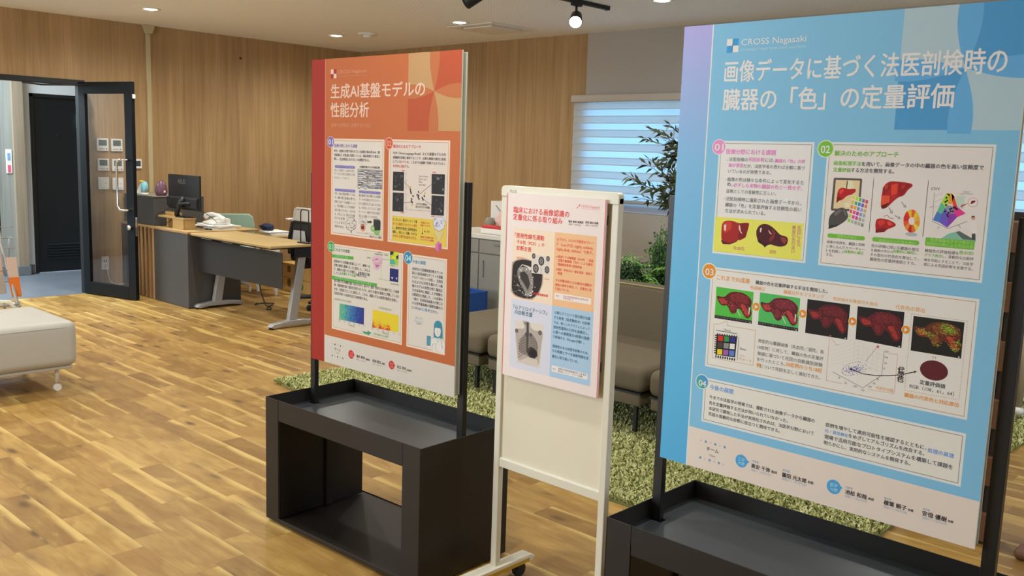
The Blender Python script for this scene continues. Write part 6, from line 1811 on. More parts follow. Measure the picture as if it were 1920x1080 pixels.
# black trim round the entrance opening and the hall behind it
struct('trim_1', MB().box(XL-.10, XL+.015, 1.9, JY+.02, HZ-.05, HZ).box(XL-.10, XL+.015, JY-.03, JY+.02, 0, HZ-.05), M_blk, None, .003)
XH = -11.0
struct('floor.001', MB().box(XH-.2, XL, .1, 5.2, -.06, -.003), M_tile)
struct('ceiling.001', MB().box(XH-.2, XL-.12, .1, 5.2, ZC, ZC+.06), M_white)
struct('wall_hall', MB().box(XH-.12, XH, 3.60, 3.86, 0, ZC).box(XH-.12, XH, 3.86, 4.72, 2.0, ZC).box(XH-.12, XH, 4.72, 5.2, 0, ZC), mat('hall_white', '#dfe4e6', .8))
struct('wall_hall.001', MB().box(XH-.06, XH+.04, .1, 3.635, 0, ZC), M_hallwood)
struct('wall_hall.002', MB().box(XH-.06, XL-.12, 5.1, 5.2, 0, ZC), M_white)
struct('trim_2', MB().box(XH-.02, XH+.10, 3.635, 3.745, 0, ZC), wood_wall('hall_post_wood', '#8a7a64', '#9b8b76', '#a69682'))
struct('baseboard_hall', MB().box(XH-.02, XH+.112, 3.625, 3.755, 0, .10).box(XH, XH+.052, .1, 3.63, 0, .10).box(XH-.01, XH+.012, 3.755, 3.83, 0, .1), mat('hall_base', '#6f7478', .5), None, .002)
d2 = struct('door_2', MB().box(XH-.05, XH-.01, 3.88, 4.70, .005, 1.96), M_doorblk)
MB().box(XH-.06, XH+.01, 3.84, 3.88, 0, 2.0).box(XH-.06, XH+.01, 4.70, 4.74, 0, 2.0).box(XH-.06, XH+.01, 3.84, 4.74, 1.96, 2.0).build('door_frame', M_blk, d2, .003)
lv = MB()
for i in range(6): lv.add([(XH-.012, 3.98, .14+i*.032), (XH-.012, 4.6, .14+i*.032), (XH+.004, 4.6, .152+i*.032), (XH+.004, 3.98, .152+i*.032), (XH-.012, 3.98, .164+i*.032), (XH-.012, 4.6, .164+i*.032)], [(0, 1, 2, 3), (3, 2, 5, 4)])
lv.build('louver', mat('louver_black', '#1c2428', .4), d2)
MB().cyl((XH-.012, 4.14, 1.55), .012, .012, 16, 0, 'x').cyl((XH-.012, 4.26, 1.55), .012, .012, 16, 0, 'x').build('peephole', M_blk, d2)
MB().box(XH-.01, XH+.035, 4.34, 4.37, 1.64, 1.80).build('door_hinge', mat('pale_steel', '#c4d0d0', .3, .5), d2, .004)
# the open glass door
A = math.atan2(.197, .702); LD = .735
d1 = MB()
hx, hy = XL+.012, 3.70
def dp(t, n, z): return (hx + t*math.cos(A) - n*math.sin(A), hy + t*math.sin(A) + n*math.cos(A), z)
def dbox(mb, t0, t1, n0, n1, z0, z1, m=0):
    return mb.add([dp(t, n, z) for z in (z0, z1) for n in (n0, n1) for t in (t0, t1)], [(0, 2, 3, 1), (4, 5, 7, 6), (0, 1, 5, 4), (2, 6, 7, 3), (0, 4, 6, 2), (1, 3, 7, 5)], m)
for r in ((0, .09, .01, 2.055), (LD-.10, LD, .01, 2.055), (.09, LD-.10, 1.945, 2.055), (.09, LD-.10, .01, .13)): dbox(d1, r[0], r[1], -.02, .02, r[2], r[3])
d1 = d1.build('door_1', mat('door_frame_navy', '#0c1013', .45, 0, .25), None, .003); d1['kind'] = 'structure'
dbox(MB(), .085, LD-.095, -.004, .004, .125, 1.95).build('door_glass', M_glass, d1)
hd = MB(); hd.tube([dp(LD-.05, -.02, 1.335), dp(LD-.05, -.065, 1.335), dp(LD-.13, -.07, 1.335), dp(LD-.16, -.07, 1.30), dp(LD-.16, -.07, .90), dp(LD-.13, -.07, .865), dp(LD-.05, -.065, .865), dp(LD-.05, -.02, .865)], .011, 10)
hd.build('pull_handle', M_chrome, d1, label='chrome bar handle')
lk = MB(); lk.tube([dp(LD-.05, -.02, .70), dp(LD-.05, -.05, .70)], .022, 16); lk.build('lock_cylinder', M_chrome, d1)
dbox(MB(), LD-.002, LD+.003, -.012, .012, .62, .80).build('latch_plate', M_chrome, d1)
dbox(MB(), LD, LD+.022, -.012, .012, 1.90, 1.94).build('door_bumper', M_offw, d1, .006)
cl = MB(); dbox(cl, .12, .34, .02, .06, 1.97, 2.03); cl.tube([dp(.2, .05, 2.03), (XL+.03, 3.35, HZ-.07), (XL+.02, 3.18, HZ-.06)], .008, 8); cl.build('door_closer', M_blk, d1)
# ---------------------------------------------------------------- fittings on the left wall
XW = XL
def plate(y0, y1, z0, z1, label, kind):
    t = thing('wall_controller' if kind == 'lcd' else ('light_switch' if kind == 'sw' else 'intercom_panel'), label, 'control panel' if kind != 'sw' else 'switch', (XW, (y0+y1)/2, z0))
    MB().box(XW+.001, XW+.022, y0, y1, z0, z1).build('cover_plate', M_offw, t, .004)
    h = z1-z0; wd = y1-y0
    if kind == 'lcd':
        MB().box(XW+.022, XW+.0235, y0+wd*.16, y1-wd*.16, z0+h*.42, z1-h*.12).build('display', M_screen, t)
        b = MB()
        for i in range(4): b.box(XW+.022, XW+.025, y0+wd*(.16+.12*i), y0+wd*(.24+.12*i), z0+h*.14, z0+h*.19)
        b.box(XW+.022, XW+.026, y1-wd*.25, y1-wd*.14, z0+h*.12, z0+h*.22); b.build('button_row', mat('button_grey', '#8c8c86', .5), t)
    elif kind == 'sw':
        MB().box(XW+.022, XW+.028, y0+wd*.2, y1-wd*.2, z0+h*.15, z1-h*.15).build('rocker', M_paper, t, .003)
        MB().box(XW+.028, XW+.031, y0+wd*.62, y0+wd*.72, z0+h*.5, z0+h*.54).build('indicator', M_cab, t)
    else:
        MB().box(XW+.022, XW+.024, y0+wd*.25, y1-wd*.15, z0+h*.25, z1-h*.2).build('display', mat('dark_lcd', '#3c4048', .3), t)
plate(3.847, 3.963, 1.407, 1.529, 'left wall controller of the top row of two, seen through the door glass', 'lcd')
plate(3.988, 4.102, 1.406, 1.528, 'right wall controller of the top row of two, seen through the door glass', 'lcd')
plate(3.851, 3.963, 1.212, 1.332, 'left wall controller of the middle row, above the blank switch plate', 'lcd')
plate(3.993, 4.107, 1.209, 1.329, 'right wall controller of the middle row, crossed by the door handle', 'lcd')
plate(3.851, 3.957, 1.028, 1.149, 'left white switch plate under the wall controllers', 'sw')
plate(3.993, 4.102, 1.022, 1.145, 'right white switch plate behind the chrome door handle', 'sw')
plate(4.20, 4.292, 1.238, 1.335, 'small white panel with dark screen just right of the open glass door', 'ip')
t = thing('power_outlet', 'white wall outlet with a plug in it, low behind the door glass', 'outlet', (XW, 3.9, .226))
MB().box(XW+.001, XW+.014, 3.863, 3.936, .226, .358).build('cover_plate', M_offw, t, .003)
MB().box(XW+.014, XW+.016, 3.885, 3.892, .30, .325).box(XW+.014, XW+.016, 3.907, 3.914, .30, .325).build('socket', M_blk, t)
t = thing('cable', 'white power cord drooping from the outlet behind the door glass', 'cable', (XW+.03, 3.9, .2))
MB().box(XW+.017, XW+.05, 3.885, 3.915, .235, .275).build('plug', M_offw, t, .004)
MB().tube([(XW+.05, 3.9, .25), (XW+.06, 3.905, .18), (XW+.06, 3.93, .10), (XW+.05, 4.0, .07), (XW+.04, 4.10, .075)], .004, 8).build('cable', M_offw, t)
t = thing('cable_duct', 'pale vertical cable duct running up the wood wall to the ceiling', 'cable duct', (XW, 4.39, .97))
MB().box(XW+.001, XW+.02, 4.367, 4.413, .70, 2.585).build('duct_cover', mat('duct_cream', '#b8a982', .5), t, .004)
MB().prism([(4.362, 2.585), (4.418, 2.585), (4.45, ZC-.002), (4.33, ZC-.002)], 'x', XW+.001, XW+.05).build('top_cover', mat('duct_cream'), t, .003)
tag(MB().cyl((XW, 5.43, 2.445), .012, .006, 16, 0, 'x').build('wall_screw', M_blk), 'tiny dark dot high on the wood wall left of the orange poster', 'screw')
t = thing('wall_notice', 'small white and pink notice plate on the grey hall wall', 'sign', (XH+.041, 3.60, 1.13))
MB().box(XH+.041, XH+.05, 3.565, 3.625, 1.12, 1.38).build('notice_plate', M_offw, t, .003)
MB().box(XH+.0501, XH+.052, 3.58, 3.61, 1.13, 1.21).build('pink_buttons', mat('pink_mark', '#e05a78', .5), t)
MB().box(XH+.0501, XH+.0515, 3.58, 3.61, 1.26, 1.34).build('blue_mark', mat('blue_mark', '#7aa6d0', .5), t)
# ---------------------------------------------------------------- ceiling fittings
def downlight(x, y, label, group=None, proto=[]):
    if not proto:
        t = thing('downlight', label, 'ceiling light', (x, y, ZC), group)
        MB().lathe((x, y, ZC), [(.052, -.001), (.052, -.004), (.072, -.009), (.085, -.006), (.087, -.001)], 32).build('trim_ring', M_offw, t)
        MB().lathe((x, y, ZC), [(.05, -.0015), (.05, -.006), (.03, -.011), (.002, -.012)], 28).build('lens', M_lamp, t)
        proto.append(t)
    else: t = copy_tree(proto[0], (x, y, ZC), label, group); t.pop('group', None) if not group else None
    d = bpy.data.lights.new('downlight_beam', 'SPOT'); d.energy = 50*(1.9 if x < -7 else .7 if y > 5 else 1.2 if x < -5 else 1.0); d.color = WARM; d.spot_size = math.radians(168); d.spot_blend = 1; d.shadow_soft_size = .045
    o = bpy.data.objects.new('downlight_beam', d); C.objects.link(o); o.location = (x, y, ZC-.02)
    return t
for x, y, l in [(-8.13, 3.88, 'round ceiling downlight nearest the entrance, above the cable duct'), (-8.15, 5.88, 'round ceiling downlight above the orange poster\'s left corner'), (-6.28, 5.88, 'round ceiling downlight beside the square air vent'), (-4.08, 5.86, 'round ceiling downlight right of the track spotlight')]: downlight(x, y, l)
for x, y in [(x, 3.88) for x in (-6.2, -4.1, -2.1, -0.1, 2)] + [(x, 1.78) for x in (-8.13, -6.2, -4.1, -2.1)] + [(x, y) for x in (-8.13, -6.2, -4.1, -2.1) for y in (-0.4, -2.4)] + [(-2.1, 5.86), (-0.1, 5.86), (2, 5.86)]: downlight(x, y, 'round ceiling downlight overhead, outside the view', 'downlights outside the view')
t = thing('ceiling_vent', 'square cassette air vent in the ceiling beside a downlight', 'air vent', (-6.3, 6.3, ZC))
V = MB(); cx, cy = -6.30, 6.31
for a, b, z0 in ((.30, .225, .012),):
    V.box(cx-a, cx+a, cy-a, cy-b, ZC-z0, ZC-.001).box(cx-a, cx+a, cy+b, cy+a, ZC-z0, ZC-.001).box(cx-a, cx-b, cy-b, cy+b, ZC-z0, ZC-.001).box(cx+b, cx+a, cy-b, cy+b, ZC-z0, ZC-.001)
V.build('vent_frame', mat('vent_white', '#e2ddd2', .6), t, .003)
MB().box(cx-.19, cx+.19, cy-.19, cy+.19, ZC-.02, ZC-.003).build('vent_panel', mat('vent_white'), t, .005)
MB().box(cx-.225, cx+.225, cy-.225, cy+.225, ZC-.003, ZC-.001).build('vent_slot', M_cab, t)
t = thing('smoke_detector', 'flat round white detector on the ceiling left of the vent', 'smoke detector', (-7.71, 5.95, ZC))
MB().lathe((-7.71, 5.95, ZC), [(.10, -.001), (.10, -.012), (.085, -.02)], 28).build('detector_base', M_offw, t); MB().lathe((-7.71, 5.95, ZC), [(.05, -.02), (.045, -.04), (.02, -.045)], 24).build('detector_head', M_offw, t)
def spot(loc, aim, label, lit):
    t = thing('track_spotlight', label, 'spotlight', loc); x, y, z = loc
    MB().box(x-.016, x+.016, y-.05, y+.05, z-.02, z-.001).tube([(x, y, z-.02), (x, y, z-.07)], .009, 10).build('track_adapter', M_blk, t)
    d = Vector(aim).normalized(); c = Vector((x, y, z-.115)); h = MB()
    h.tube([c-d*.075, c-d*.06, c+d*.03, c+d*.055], [.03, .042, .048, .05], 24); h.build('lamp_head', M_blk, t)
    MB().tube([c+d*.056, c+d*.060, c+d*.068], [.045, .043, .02], 24).build('lamp_lens', M_lamp if lit else M_screen, t)
    return t
t = thing('track_rail', 'black lighting track on the ceiling carrying the lit spotlight', 'lighting track', (-4.6, 4.5, ZC))
MB().box(-4.617, -4.583, 3.2, 5.88, ZC-.03, ZC-.001).build('rail', M_blk, t, .002); MB().box(-4.619, -4.581, 5.865, 5.885, ZC-.032, ZC-.001).build('end_cap', M_blk, t)
spot((-4.6, 5.5, ZC-.03), (.55, -.75, -.55), 'lit black spotlight hanging from the ceiling track', True)
spot((-4.6, 4.42, ZC-.03), (-.75, -.25, -.35), 'black spotlight head peeking in at the top edge, left of the lit one', False)
# blinds
def blind(a, b, label):
    t = thing('roller_blind', label, 'blind', ((a+b)/2, YB-.05, 2.09))
    MB().rbox(a, b, YB-.075, YB-.002, 2.02, 2.09, .012).build('head_box', mat('blind_head', '#b7aea2', .6), t)
    n = 7; z1, z0 = 2.02, 1.115; p = (z1-z0)/n
    f = MB(); g = MB()
    for i in range(n):
        za = z1-p*i
        f.box(a+.02, b-.02, YB-.042, YB-.041, za-p*.52, za-p*.02); f.box(a+.02, b-.02, YB-.047, YB-.046, za-p*.54, za-p*.48); g.box(a+.02, b-.02, YB-.045, YB-.044, za-p*1.03, za-p*.50)
        f.box(a+.02, b-.02, YB-.049, YB-.047, za-p*1.03, za-p*.98)
    f.build('blind_bands', M_bl1, t); g.build('sheer_bands', M_bl2, t)
    MB().rbox(a+.02, b-.02, YB-.058, YB-.030, 1.085, 1.115, .006).build('bottom_bar', mat('blind_bar', '#9aa2a6', .5), t)
def translucent(name, c, f):
    s = NT(name); d = s.n('ShaderNodeBsdfDiffuse', {0: lin(c)}); tr = s.n('ShaderNodeBsdfTranslucent', {0: lin(c)}); mx = s.n('ShaderNodeMixShader', {0: f, 1: d.outputs[0], 2: tr.outputs[0]})
    s.t.links.new(mx.outputs[0], s.t.nodes['Material Output'].inputs['Surface']); return s.m
M_bl1 = translucent('blind_fabric', '#e4e6e6', .55); M_bl2 = translucent('blind_sheer_fabric', '#f0f4f6', .72)
blind(-5.86, -3.70, 'white banded roller blind behind the olive tree'); blind(-2.62, -.55, 'white banded roller blind glimpsed right of the blue poster')
# ---------------------------------------------------------------- poster stands
def poster_stand(org, th, bw, bz0, bh, xa, xb, posts, data, k, label, sheet):
    """org = foot of the poster's left edge on the floor; the stand runs along x from there and is turned by th"""
    ox, oy, _ = org; X0, X1 = ox+xa, ox+xb; Y0, Y1 = oy-.175, oy+.272; H = .516; e = .003
    t = thing('poster_stand', label, 'poster stand', org)
    b = MB(); Y2 = Y1-e
    b.box(X0, X0+e, Y0, Y1, .012, H).box(X1-e, X1, Y0, Y1, .012, H)                              # outer cheeks
    b.box(X0+e, X0+.085, Y0, Y0+e, .012, H).box(X1-.092, X1-e, Y0, Y0+e, .012, H)                 # front stiles
    b.box(X0+e, X0+.04, Y2, Y1, .012, H).box(X1-.05, X1-e, Y2, Y1, .012, H)                       # rear stiles
    b.box(X0+.0865, X1-.0925, Y0, Y0+e, H-.083, H).box(X0+.04, X1-.05, Y2, Y1, H-.083, H)         # rails
    b.box(X0+.085, X1-.092, Y0, Y0+e, .012, .028).box(X0+.04, X1-.05, Y2, Y1, .012, .028)
    b.box(X0+.084, X0+.087, Y0+e, Y1-.02, .028, H-.083).box(X0+.084, X0+.10, Y1-.22, Y1-.19, .028, H-.083).box(X1-.09, X1-.088, Y0+e, Y1-.02, .028, H-.083)   # inner linings
    body = b.build('base_cabinet', M_black, t, .0012, 1)
    MB().box(X0+e, X1-e, Y0+e, Y1-e, .016, .024).build('bottom_plate', M_black, body)
    MB().box(X0+e, X1-e, Y0+e, Y1-e, H-.085, H-.080).build('under_shelf', M_black, body)
    z = H-.055; p0, p1 = oy+.018, oy+.048; l0, l1 = ox+posts[0]-.006, ox+posts[0]+.04; r0, r1 = ox+posts[1]-.008, ox+posts[1]+.036
    tr = MB().box(X0+e, X1-e, Y0+e, p0, z-.004, z).box(X0+e, l0, p0, p1, z-.004, z).box(l1, r0, p0, p1, z-.004, z).box(X0+e, X1-e, p1, Y1-e, z-.004, z)
    if r1 < X1-e: tr.box(r1, X1-e, p0, p1, z-.004, z)
    tr.build('tray', M_blackgl, t, label='dark grey metal tray sunk in the top')
    for x in (X0+.05, X1-.05):
        for y in (Y0+.05, Y1-.05): MB().cyl((x, y, 0), .018, .014, 14).build('glide_foot', M_blk, body)
    for x in posts: MB().box(ox+x, ox+x+.03, oy+.028, oy+.048, z-.02, 1.403).build('post', M_blk2, t, .0012, 1)
    bz1 = bz0+bh
    pn = MB().box(ox, ox+bw, oy+.0005, oy+.0055, bz0, bz1).build('poster_panel', M_foam, t, label='poster panel with white cut edges')
    MB().box(ox+.002, ox+bw-.001, oy+.0225, oy+.0275, bz0+.006, bz1-.006).build('back_panel', mat('back_panel_white', '#dfe0d0', .7), t)
    MB().box(ox+.006, ox+bw-.003, oy+.0055, oy+.0225, bz0+.004, bz1-.008).build('panel_core', mat('core_grey', '#a3a894', .7), t)
    print_sheet('poster_print', data, ox, bz0, oy+.0003, k, pn)['label'] = sheet
    t.rotation_euler.z = math.radians(th)
    return t
M_blk2 = mat('post_black', '#120f0d', .42)
poster_stand((-3.096, 2.12, 0), 2.0, .818, .6575, 1.181, -.063, .842, (-.044, .806), ORANGE, 0.93, 'black open-box stand carrying the orange and red medical research poster', 'orange printed sheet with red left band, white text boxes and charts')
poster_stand((-1.4198, 2.15, 0), 0, .8425, .662, 1.191, -.047, .887, (-.037, .851), BLUE, 1.3, 'black open-box stand carrying the large blue poster at the right', 'blue printed sheet with lavender left band and liver pictures')
# ---------------------------------------------------------------- easel
EX0, EX1, EY = -2.128, -1.645, 2.20
t = thing('whiteboard_easel', 'cream metal whiteboard easel standing between the two black poster stands', 'whiteboard easel', ((EX0+EX1)/2, EY+.012, 0))
for x in (EX0, EX1-.026): MB().box(x, x+.026, EY, EY+.024, .07, 1.385).build('upright', M_cream, t, .003)
f = MB(); r = .02; pts = []
f.prism([(EX0, 1.365), (EX1, 1.365)] + [(EX1-.014+.014*math.cos(a*PI/12), 1.386+.014*math.sin(a*PI/12)) for a in range(7)] + [(EX0+.014-.014*math.sin(a*PI/12), 1.386+.014*math.cos(a*PI/12)) for a in range(7)], 'y', EY-.002, EY+.024)
fr = f.build('top_rail', M_cream, t, .002)
br_ = MB().box(EX0+.026, EX1-.026, EY+.002, EY+.022, .442, .472).build('bottom_rail', M_cream, t, .002)
MB().box(EX0+.024, EX1-.024, EY+.010, EY+.016, .47, 1.37).build('writing_panel', M_panelw, t)
MB().box(EX0+.024, EX1-.024, EY+.006, EY+.010, .468, .474).build('bright_strip', M_offw, br_)
text_mb('PLUS', (EX0+.055, EY-.0026, 1.378), .014, (1, 0, 0), (0, 0, 1), off=.01).build('brand_lettering', mat('letter_grey', '#9c9a90', .5), fr)
M_yel = mat('foot_side_yellow', '#c9a63c', .35, .3)
for x in (EX0+.013, EX1-.013):
    y0, y1 = EY-.19, EY+.195
    ft = MB().prism([(y0, .058), (y0+.02, .05), (y1-.02, .05), (y1, .058), (y1-.002, .068), (y1-.02, .078), (y0+.02, .078), (y0+.002, .068)], 'x', x-.024, x+.024).build('foot', M_cream, t, .004)
    MB().box(x+.0235, x+.0255, y0+.03, y1-.03, .052, .066).build('foot_side_strip', M_yel, ft)  # yellow strip along one side of each foot
    for y in (y0+.045, y1-.06):
        c = MB().cyl((x-.011, y, .025), .025, .022, 20, 0, 'x'); c.box(x-.006, x+.016, y-.02, y+.008, .03, .052); c.build('caster', M_blk, ft)
sp_ = thing('poster_sheet', 'white poster with peach and blue blocks hanging on the easel', 'poster', (-1.887, 2.195, .7715))
ps = MB().box(-2.091, -2.091+.4085, 2.1893, 2.1945, .7715, .7715+.6055).build('poster_panel', mat('sheet_foam', '#e6d9d2', .7), sp_)
for z in (.85, 1.30): MB().box(-2.08, -1.69, 2.1945, 2.2095, z, z+.03).build('magnet_strip', M_blk, ps)
print_sheet('poster_print', WHITE, -2.091, .7715, 2.189, 1.1, ps)
# ---------------------------------------------------------------- rug
rng = random.Random(2)
def rug(RX0, RX1, RY0, RY1, N, label, seed):
    t = thing('shag_rug', label, 'rug', ((RX0+RX1)/2, (RY0+RY1)/2, 0)); r = .12; p = []
    for cx, cy, a0 in ((RX1-r, RY1-r, 0), (RX0+r, RY1-r, 90), (RX0+r, RY0+r, 180), (RX1-r, RY0+r, 270)):
        p += [(cx+r*math.cos(math.radians(a0+i*15)), cy+r*math.sin(math.radians(a0+i*15))) for i in range(7)]
    MB().prism(p, 'z', .001, .012).build('rug_backing', mat('rug_backing', '#7a7e4c', .9), t)
    g = np.random.default_rng(seed)
    px = g.uniform(RX0, RX1, N); py = RY0 + (RY1-RY0)*g.random(N)**1.15
    an = g.uniform(0, 2*PI, N); ln = g.uniform(.016, .030, N); wd = g.uniform(.003, .0052, N); le = g.uniform(.3, 1.0, N)*ln
    dx, dy = np.cos(an), np.sin(an); ex, ey = -np.sin(an)*wd, np.cos(an)*wd
    zt = .012 + np.sqrt(np.maximum(ln**2-le**2*.6, 1e-5)); V = np.zeros((N, 6, 3))
    for k_, (q, s_) in enumerate(((0, 1), (.55, 1.1), (1.0, .5))):
        zc = (np.full(N, .011), .011+(zt-.011)*.75, zt)[k_]
        for j, sg in enumerate((-1, 1)):
            V[:, k_*2+j, 0] = px + dx*le*q + ex*s_*sg; V[:, k_*2+j, 1] = py + dy*le*q + ey*s_*sg; V[:, k_*2+j, 2] = zc
    V[:, :, 0] -= t.location.x; V[:, :, 1] -= t.location.y
    me = bpy.data.meshes.new('rug_pile'); me.vertices.add(N*6); me.vertices.foreach_set('co', V.ravel())
    base = np.arange(N)[:, None]*6; idx = np.concatenate([base+np.array([0, 1, 3, 2]), base+np.array([2, 3, 5, 4])], axis=1).ravel()
    me.loops.add(N*8); me.loops.foreach_set('vertex_index', idx); me.polygons.add(N*2); me.polygons.foreach_set('loop_start', np.arange(0, N*8, 4)); me.polygons.foreach_set('loop_total', np.full(N*2, 4))
    for n_, c_ in (('pile_a', '#b3b678'), ('pile_b', '#c8c68c'), ('pile_c', '#969c5c'), ('pile_d', '#dcd8a8')): me.materials.append(mat(n_, c_, .9))
    me.polygons.foreach_set('material_index', np.repeat(g.choice(4, N, p=[.4, .28, .2, .12]), 2)); me.update(calc_edges=True)
    po = bpy.data.objects.new('rug_pile', me); C.objects.link(po); po.parent = t; po['kind'] = 'stuff'
rug(-5.05, -1.35, 3.17, 4.84, 90000, 'large grass-green shag rug under the taupe sofa', 4)
rug(-2.45, -1.31, 5.36, 6.94, 14000, 'green shag rug by the window, glimpsed at the right edge', 5)
# ---------------------------------------------------------------- modular sofa
def sofa(x0, x1, y0, y1, back, label):
    t = thing('sofa_module', label, 'sofa', ((x0+x1)/2, (y0+y1)/2, 0))
    MB().rbox(x0, x1, y0, y1, .262, .405, .045, 0, 5).build('seat_cushion', M_fabric, t)
    MB().rbox(x0+.02, x1-.02, y0+.01, y1-.02, .19, .262, .01).build('base_frame', M_fabric, t)
    MB().box(x0+.015, x1-.015, y0+.006, y1-.015, .256, .266).build('piping', M_blk, t)
    for x in (x0+.05, x1-.07):
        for y in (y0+.03, y1-.08): MB().prism([(x, y), (x+.022, y), (x+.022, y+.022), (x, y+.022)], 'z', .043, .20).build('leg', M_blk, t, .002)
    if back:
        b = MB().rbox(x0+.0, x1-.0, y1-.15, y1, .36, .735, .03, 0, 4)
        b.build('backrest', M_fabric, t)
        MB().tube([(x0+.02, y1-.142, .45), (x0+.006, y1-.142, .70), (x0+.03, y1-.142, .731), (x1-.03, y1-.142, .731), (x1-.006, y1-.142, .70), (x1-.02, y1-.142, .45)], .006, 8).build('back_piping', mat('piping_light', '#968a62', .8), t)
    return t
sofa(-4.60, -3.965, 3.95, 4.80, False, 'backless taupe sofa module behind the right post of the orange stand')
sofa(-3.925, -2.745, 3.95, 4.78, True, 'taupe sofa module with backrest seen between easel and blue poster')
sofa(-2.715, -1.66, 3.95, 4.78, True, 'taupe sofa module mostly hidden behind the blue poster')
# ---------------------------------------------------------------- planting behind the sofa
t = thing('planter_box', 'long planter box behind the sofa back holding green plants', 'planter', (-3.35, 5.05, 0))
MB().box(-4.2, -2.5, 4.87, 4.89, 0, .70).box(-4.2, -2.5, 5.21, 5.23, 0, .70).box(-4.2, -4.18, 4.89, 5.21, 0, .70).box(-2.52, -2.5, 4.89, 5.21, 0, .70).build('trough', M_fabric, t, .003)
MB().box(-4.18, -2.52, 4.89, 5.21, .05, .66).build('soil', mat('soil', '#3a3024', .95), t)
def leaf(mb, p, d, up, L, W, m=0, droop=.3):
    d = d.normalized(); s_ = d.cross(up); s_ = s_.normalized() if s_.length > 1e-4 else Vector((1, 0, 0)); n = s_.cross(d)
    a = p; b = p + d*L*.45 + n*L*.06; c = p + d*L - Vector((0, 0, 1))*L*droop
    mb.add([a, b - s_*W/2, b + n*W*.12, b + s_*W/2, c], [(0, 2, 1), (0, 3, 2), (1, 2, 4), (2, 3, 4)], m, True)
def rv(): return Vector((rng.uniform(-1, 1), rng.uniform(-1, 1), rng.uniform(-1, 1)))
def shrub(name, label, x, y, z, w, h, n, L, W, mats, kind):
    t = thing(name, label, 'plant', (x, y, z), 'plants in the planter box'); del t['group']
    st, fo = MB(), MB()
    if kind == 'fern':
        for i in range(n):
            a = rng.uniform(0, 2*PI); el = rng.uniform(.35, 1.1); P = Vector((x+rng.uniform(-.05, .05), y+rng.uniform(-.05, .05), z)); path = []; d = Vector((math.cos(a)*math.cos(el), math.sin(a)*math.cos(el), math.sin(el)))
            S_ = h*rng.uniform(.75, 1.15)
            for k in range(7):
                q = k/6; path.append(P + d*S_*q + Vector((math.cos(a), math.sin(a), 0))*S_*.25*q*q - Vector((0, 0, 1))*S_*.38*q*q)
            st.tube(path, [.004*(1-.7*k/6) for k in range(7)], 5)
            for k in range(1, 13):
                q = k/12*5.99; i0 = int(q); p = path[i0].lerp(path[i0+1], q-i0); ax = (path[i0+1]-path[i0]).normalized(); sd = ax.cross(Vector((0, 0, 1))).normalized()
                for sg in (-1, 1): leaf(fo, p, ax*.7+sd*sg, Vector((0, 0, 1)), L*(1-.4*k/12), W, rng.randrange(len(mats)))
    else:
        for i in range(max(6, n//24)):
            a = rng.uniform(0, 2*PI); r = w*rng.uniform(.1, .5); top = Vector((x+r*math.cos(a), y+r*math.sin(a)*.6, z+h*rng.uniform(.55, 1)))
            st.tube([(x+rng.uniform(-.04, .04), y+rng.uniform(-.04, .04), z), Vector((x, y, z)).lerp(top, .5)+rv()*.02, top], [.006, .004, .002], 5)
            for k in range(24):
                q = rng.uniform(.2, 1); p = Vector((x, y, z)).lerp(top, q) + rv()*.035; d = rv()+Vector((0, 0, .5)); leaf(fo, p, d, rv(), L*rng.uniform(.7, 1.2), W*rng.uniform(.8, 1.2), rng.randrange(len(mats)), .15)
    st.build('stems', M_leafdk, t); fo.build('foliage', mats, t, kind='stuff')
shrub('fern_plant', 'arching light green fern at the left of the planter, next to the easel', -3.74, 5.02, .66, .3, .40, 30, .055, .016, [M_leafy, M_leafg], 'fern')
shrub('fern_plant', 'fresh green feathery fern behind the sofa back, right of the lighter fern', -3.56, 5.10, .66, .3, .36, 26, .05, .014, [M_leafg, M_leafy], 'fern')
shrub('dusty_shrub', 'low grey-green shrub at the front edge of the planter', -3.60, 4.97, .64, .24, .20, 420, .028, .018, [mat('greygreen_leaf', '#56684c', .6, noise=.3), M_leafdk], 'bush')
shrub('leafy_shrub', 'tall small-leaved dark shrub beside the black post of the blue stand', -3.44, 5.06, .64, .32, .44, 700, .026, .018, [M_leafdk, M_leafg], 'bush')
shrub('leafy_shrub', 'broad dark green shrub behind the blue stand', -3.14, 5.06, .64, .4, .36, 700, .03, .02, [M_leafg, M_leafdk], 'bush')
# olive tree
t = thing('olive_tree', 'slender olive tree with dark narrow leaves in front of the white blind', 'tree', (-3.20, 5.6, 0))
MB().lathe((-3.20, 5.6, 0), [(.13, .001), (.15, .02), (.18, .38), (.175, .40), (.16, .40), (.155, .36), (.001, .36)], 28).build('pot', mat('pot_grey', '#77736c', .7), t)
tr = MB(); fo = MB(); fr_ = MB()
trunk = [Vector((-3.20, 5.6, .36)), Vector((-3.22, 5.6, .8)), Vector((-3.28, 5.6, 1.15)), Vector((-3.33, 5.6, 1.5)), Vector((-3.37, 5.6, 1.8)), Vector((-3.40, 5.6, 2.02))]
tr.tube(trunk, [.022, .019, .015, .012, .008, .004], 8)
def twig(path, nl, r0):
    tr.tube(path, [r0*(1-.75*i/(len(path)-1)) for i in range(len(path))], 6)
    for k in range(nl):
        q = .25+.75*k/nl; q *= len(path)-1; i0 = min(int(q), len(path)-2); p = path[i0].lerp(path[i0+1], q-i0); ax = (path[i0+1]-path[i0]).normalized()
        d = (ax*.8 + rv()*.9); leaf(fo, p, d, rv(), rng.uniform(.06, .105), rng.uniform(.017, .028), rng.randrange(2), .12)
        if rng.random() < .03: fr_.bm(sphere(p-Vector((0, 0, .02)), .012), 0, True)
    leaf(fo, path[-1], path[-1]-path[-2], rv(), .07, .015, 0, .1)
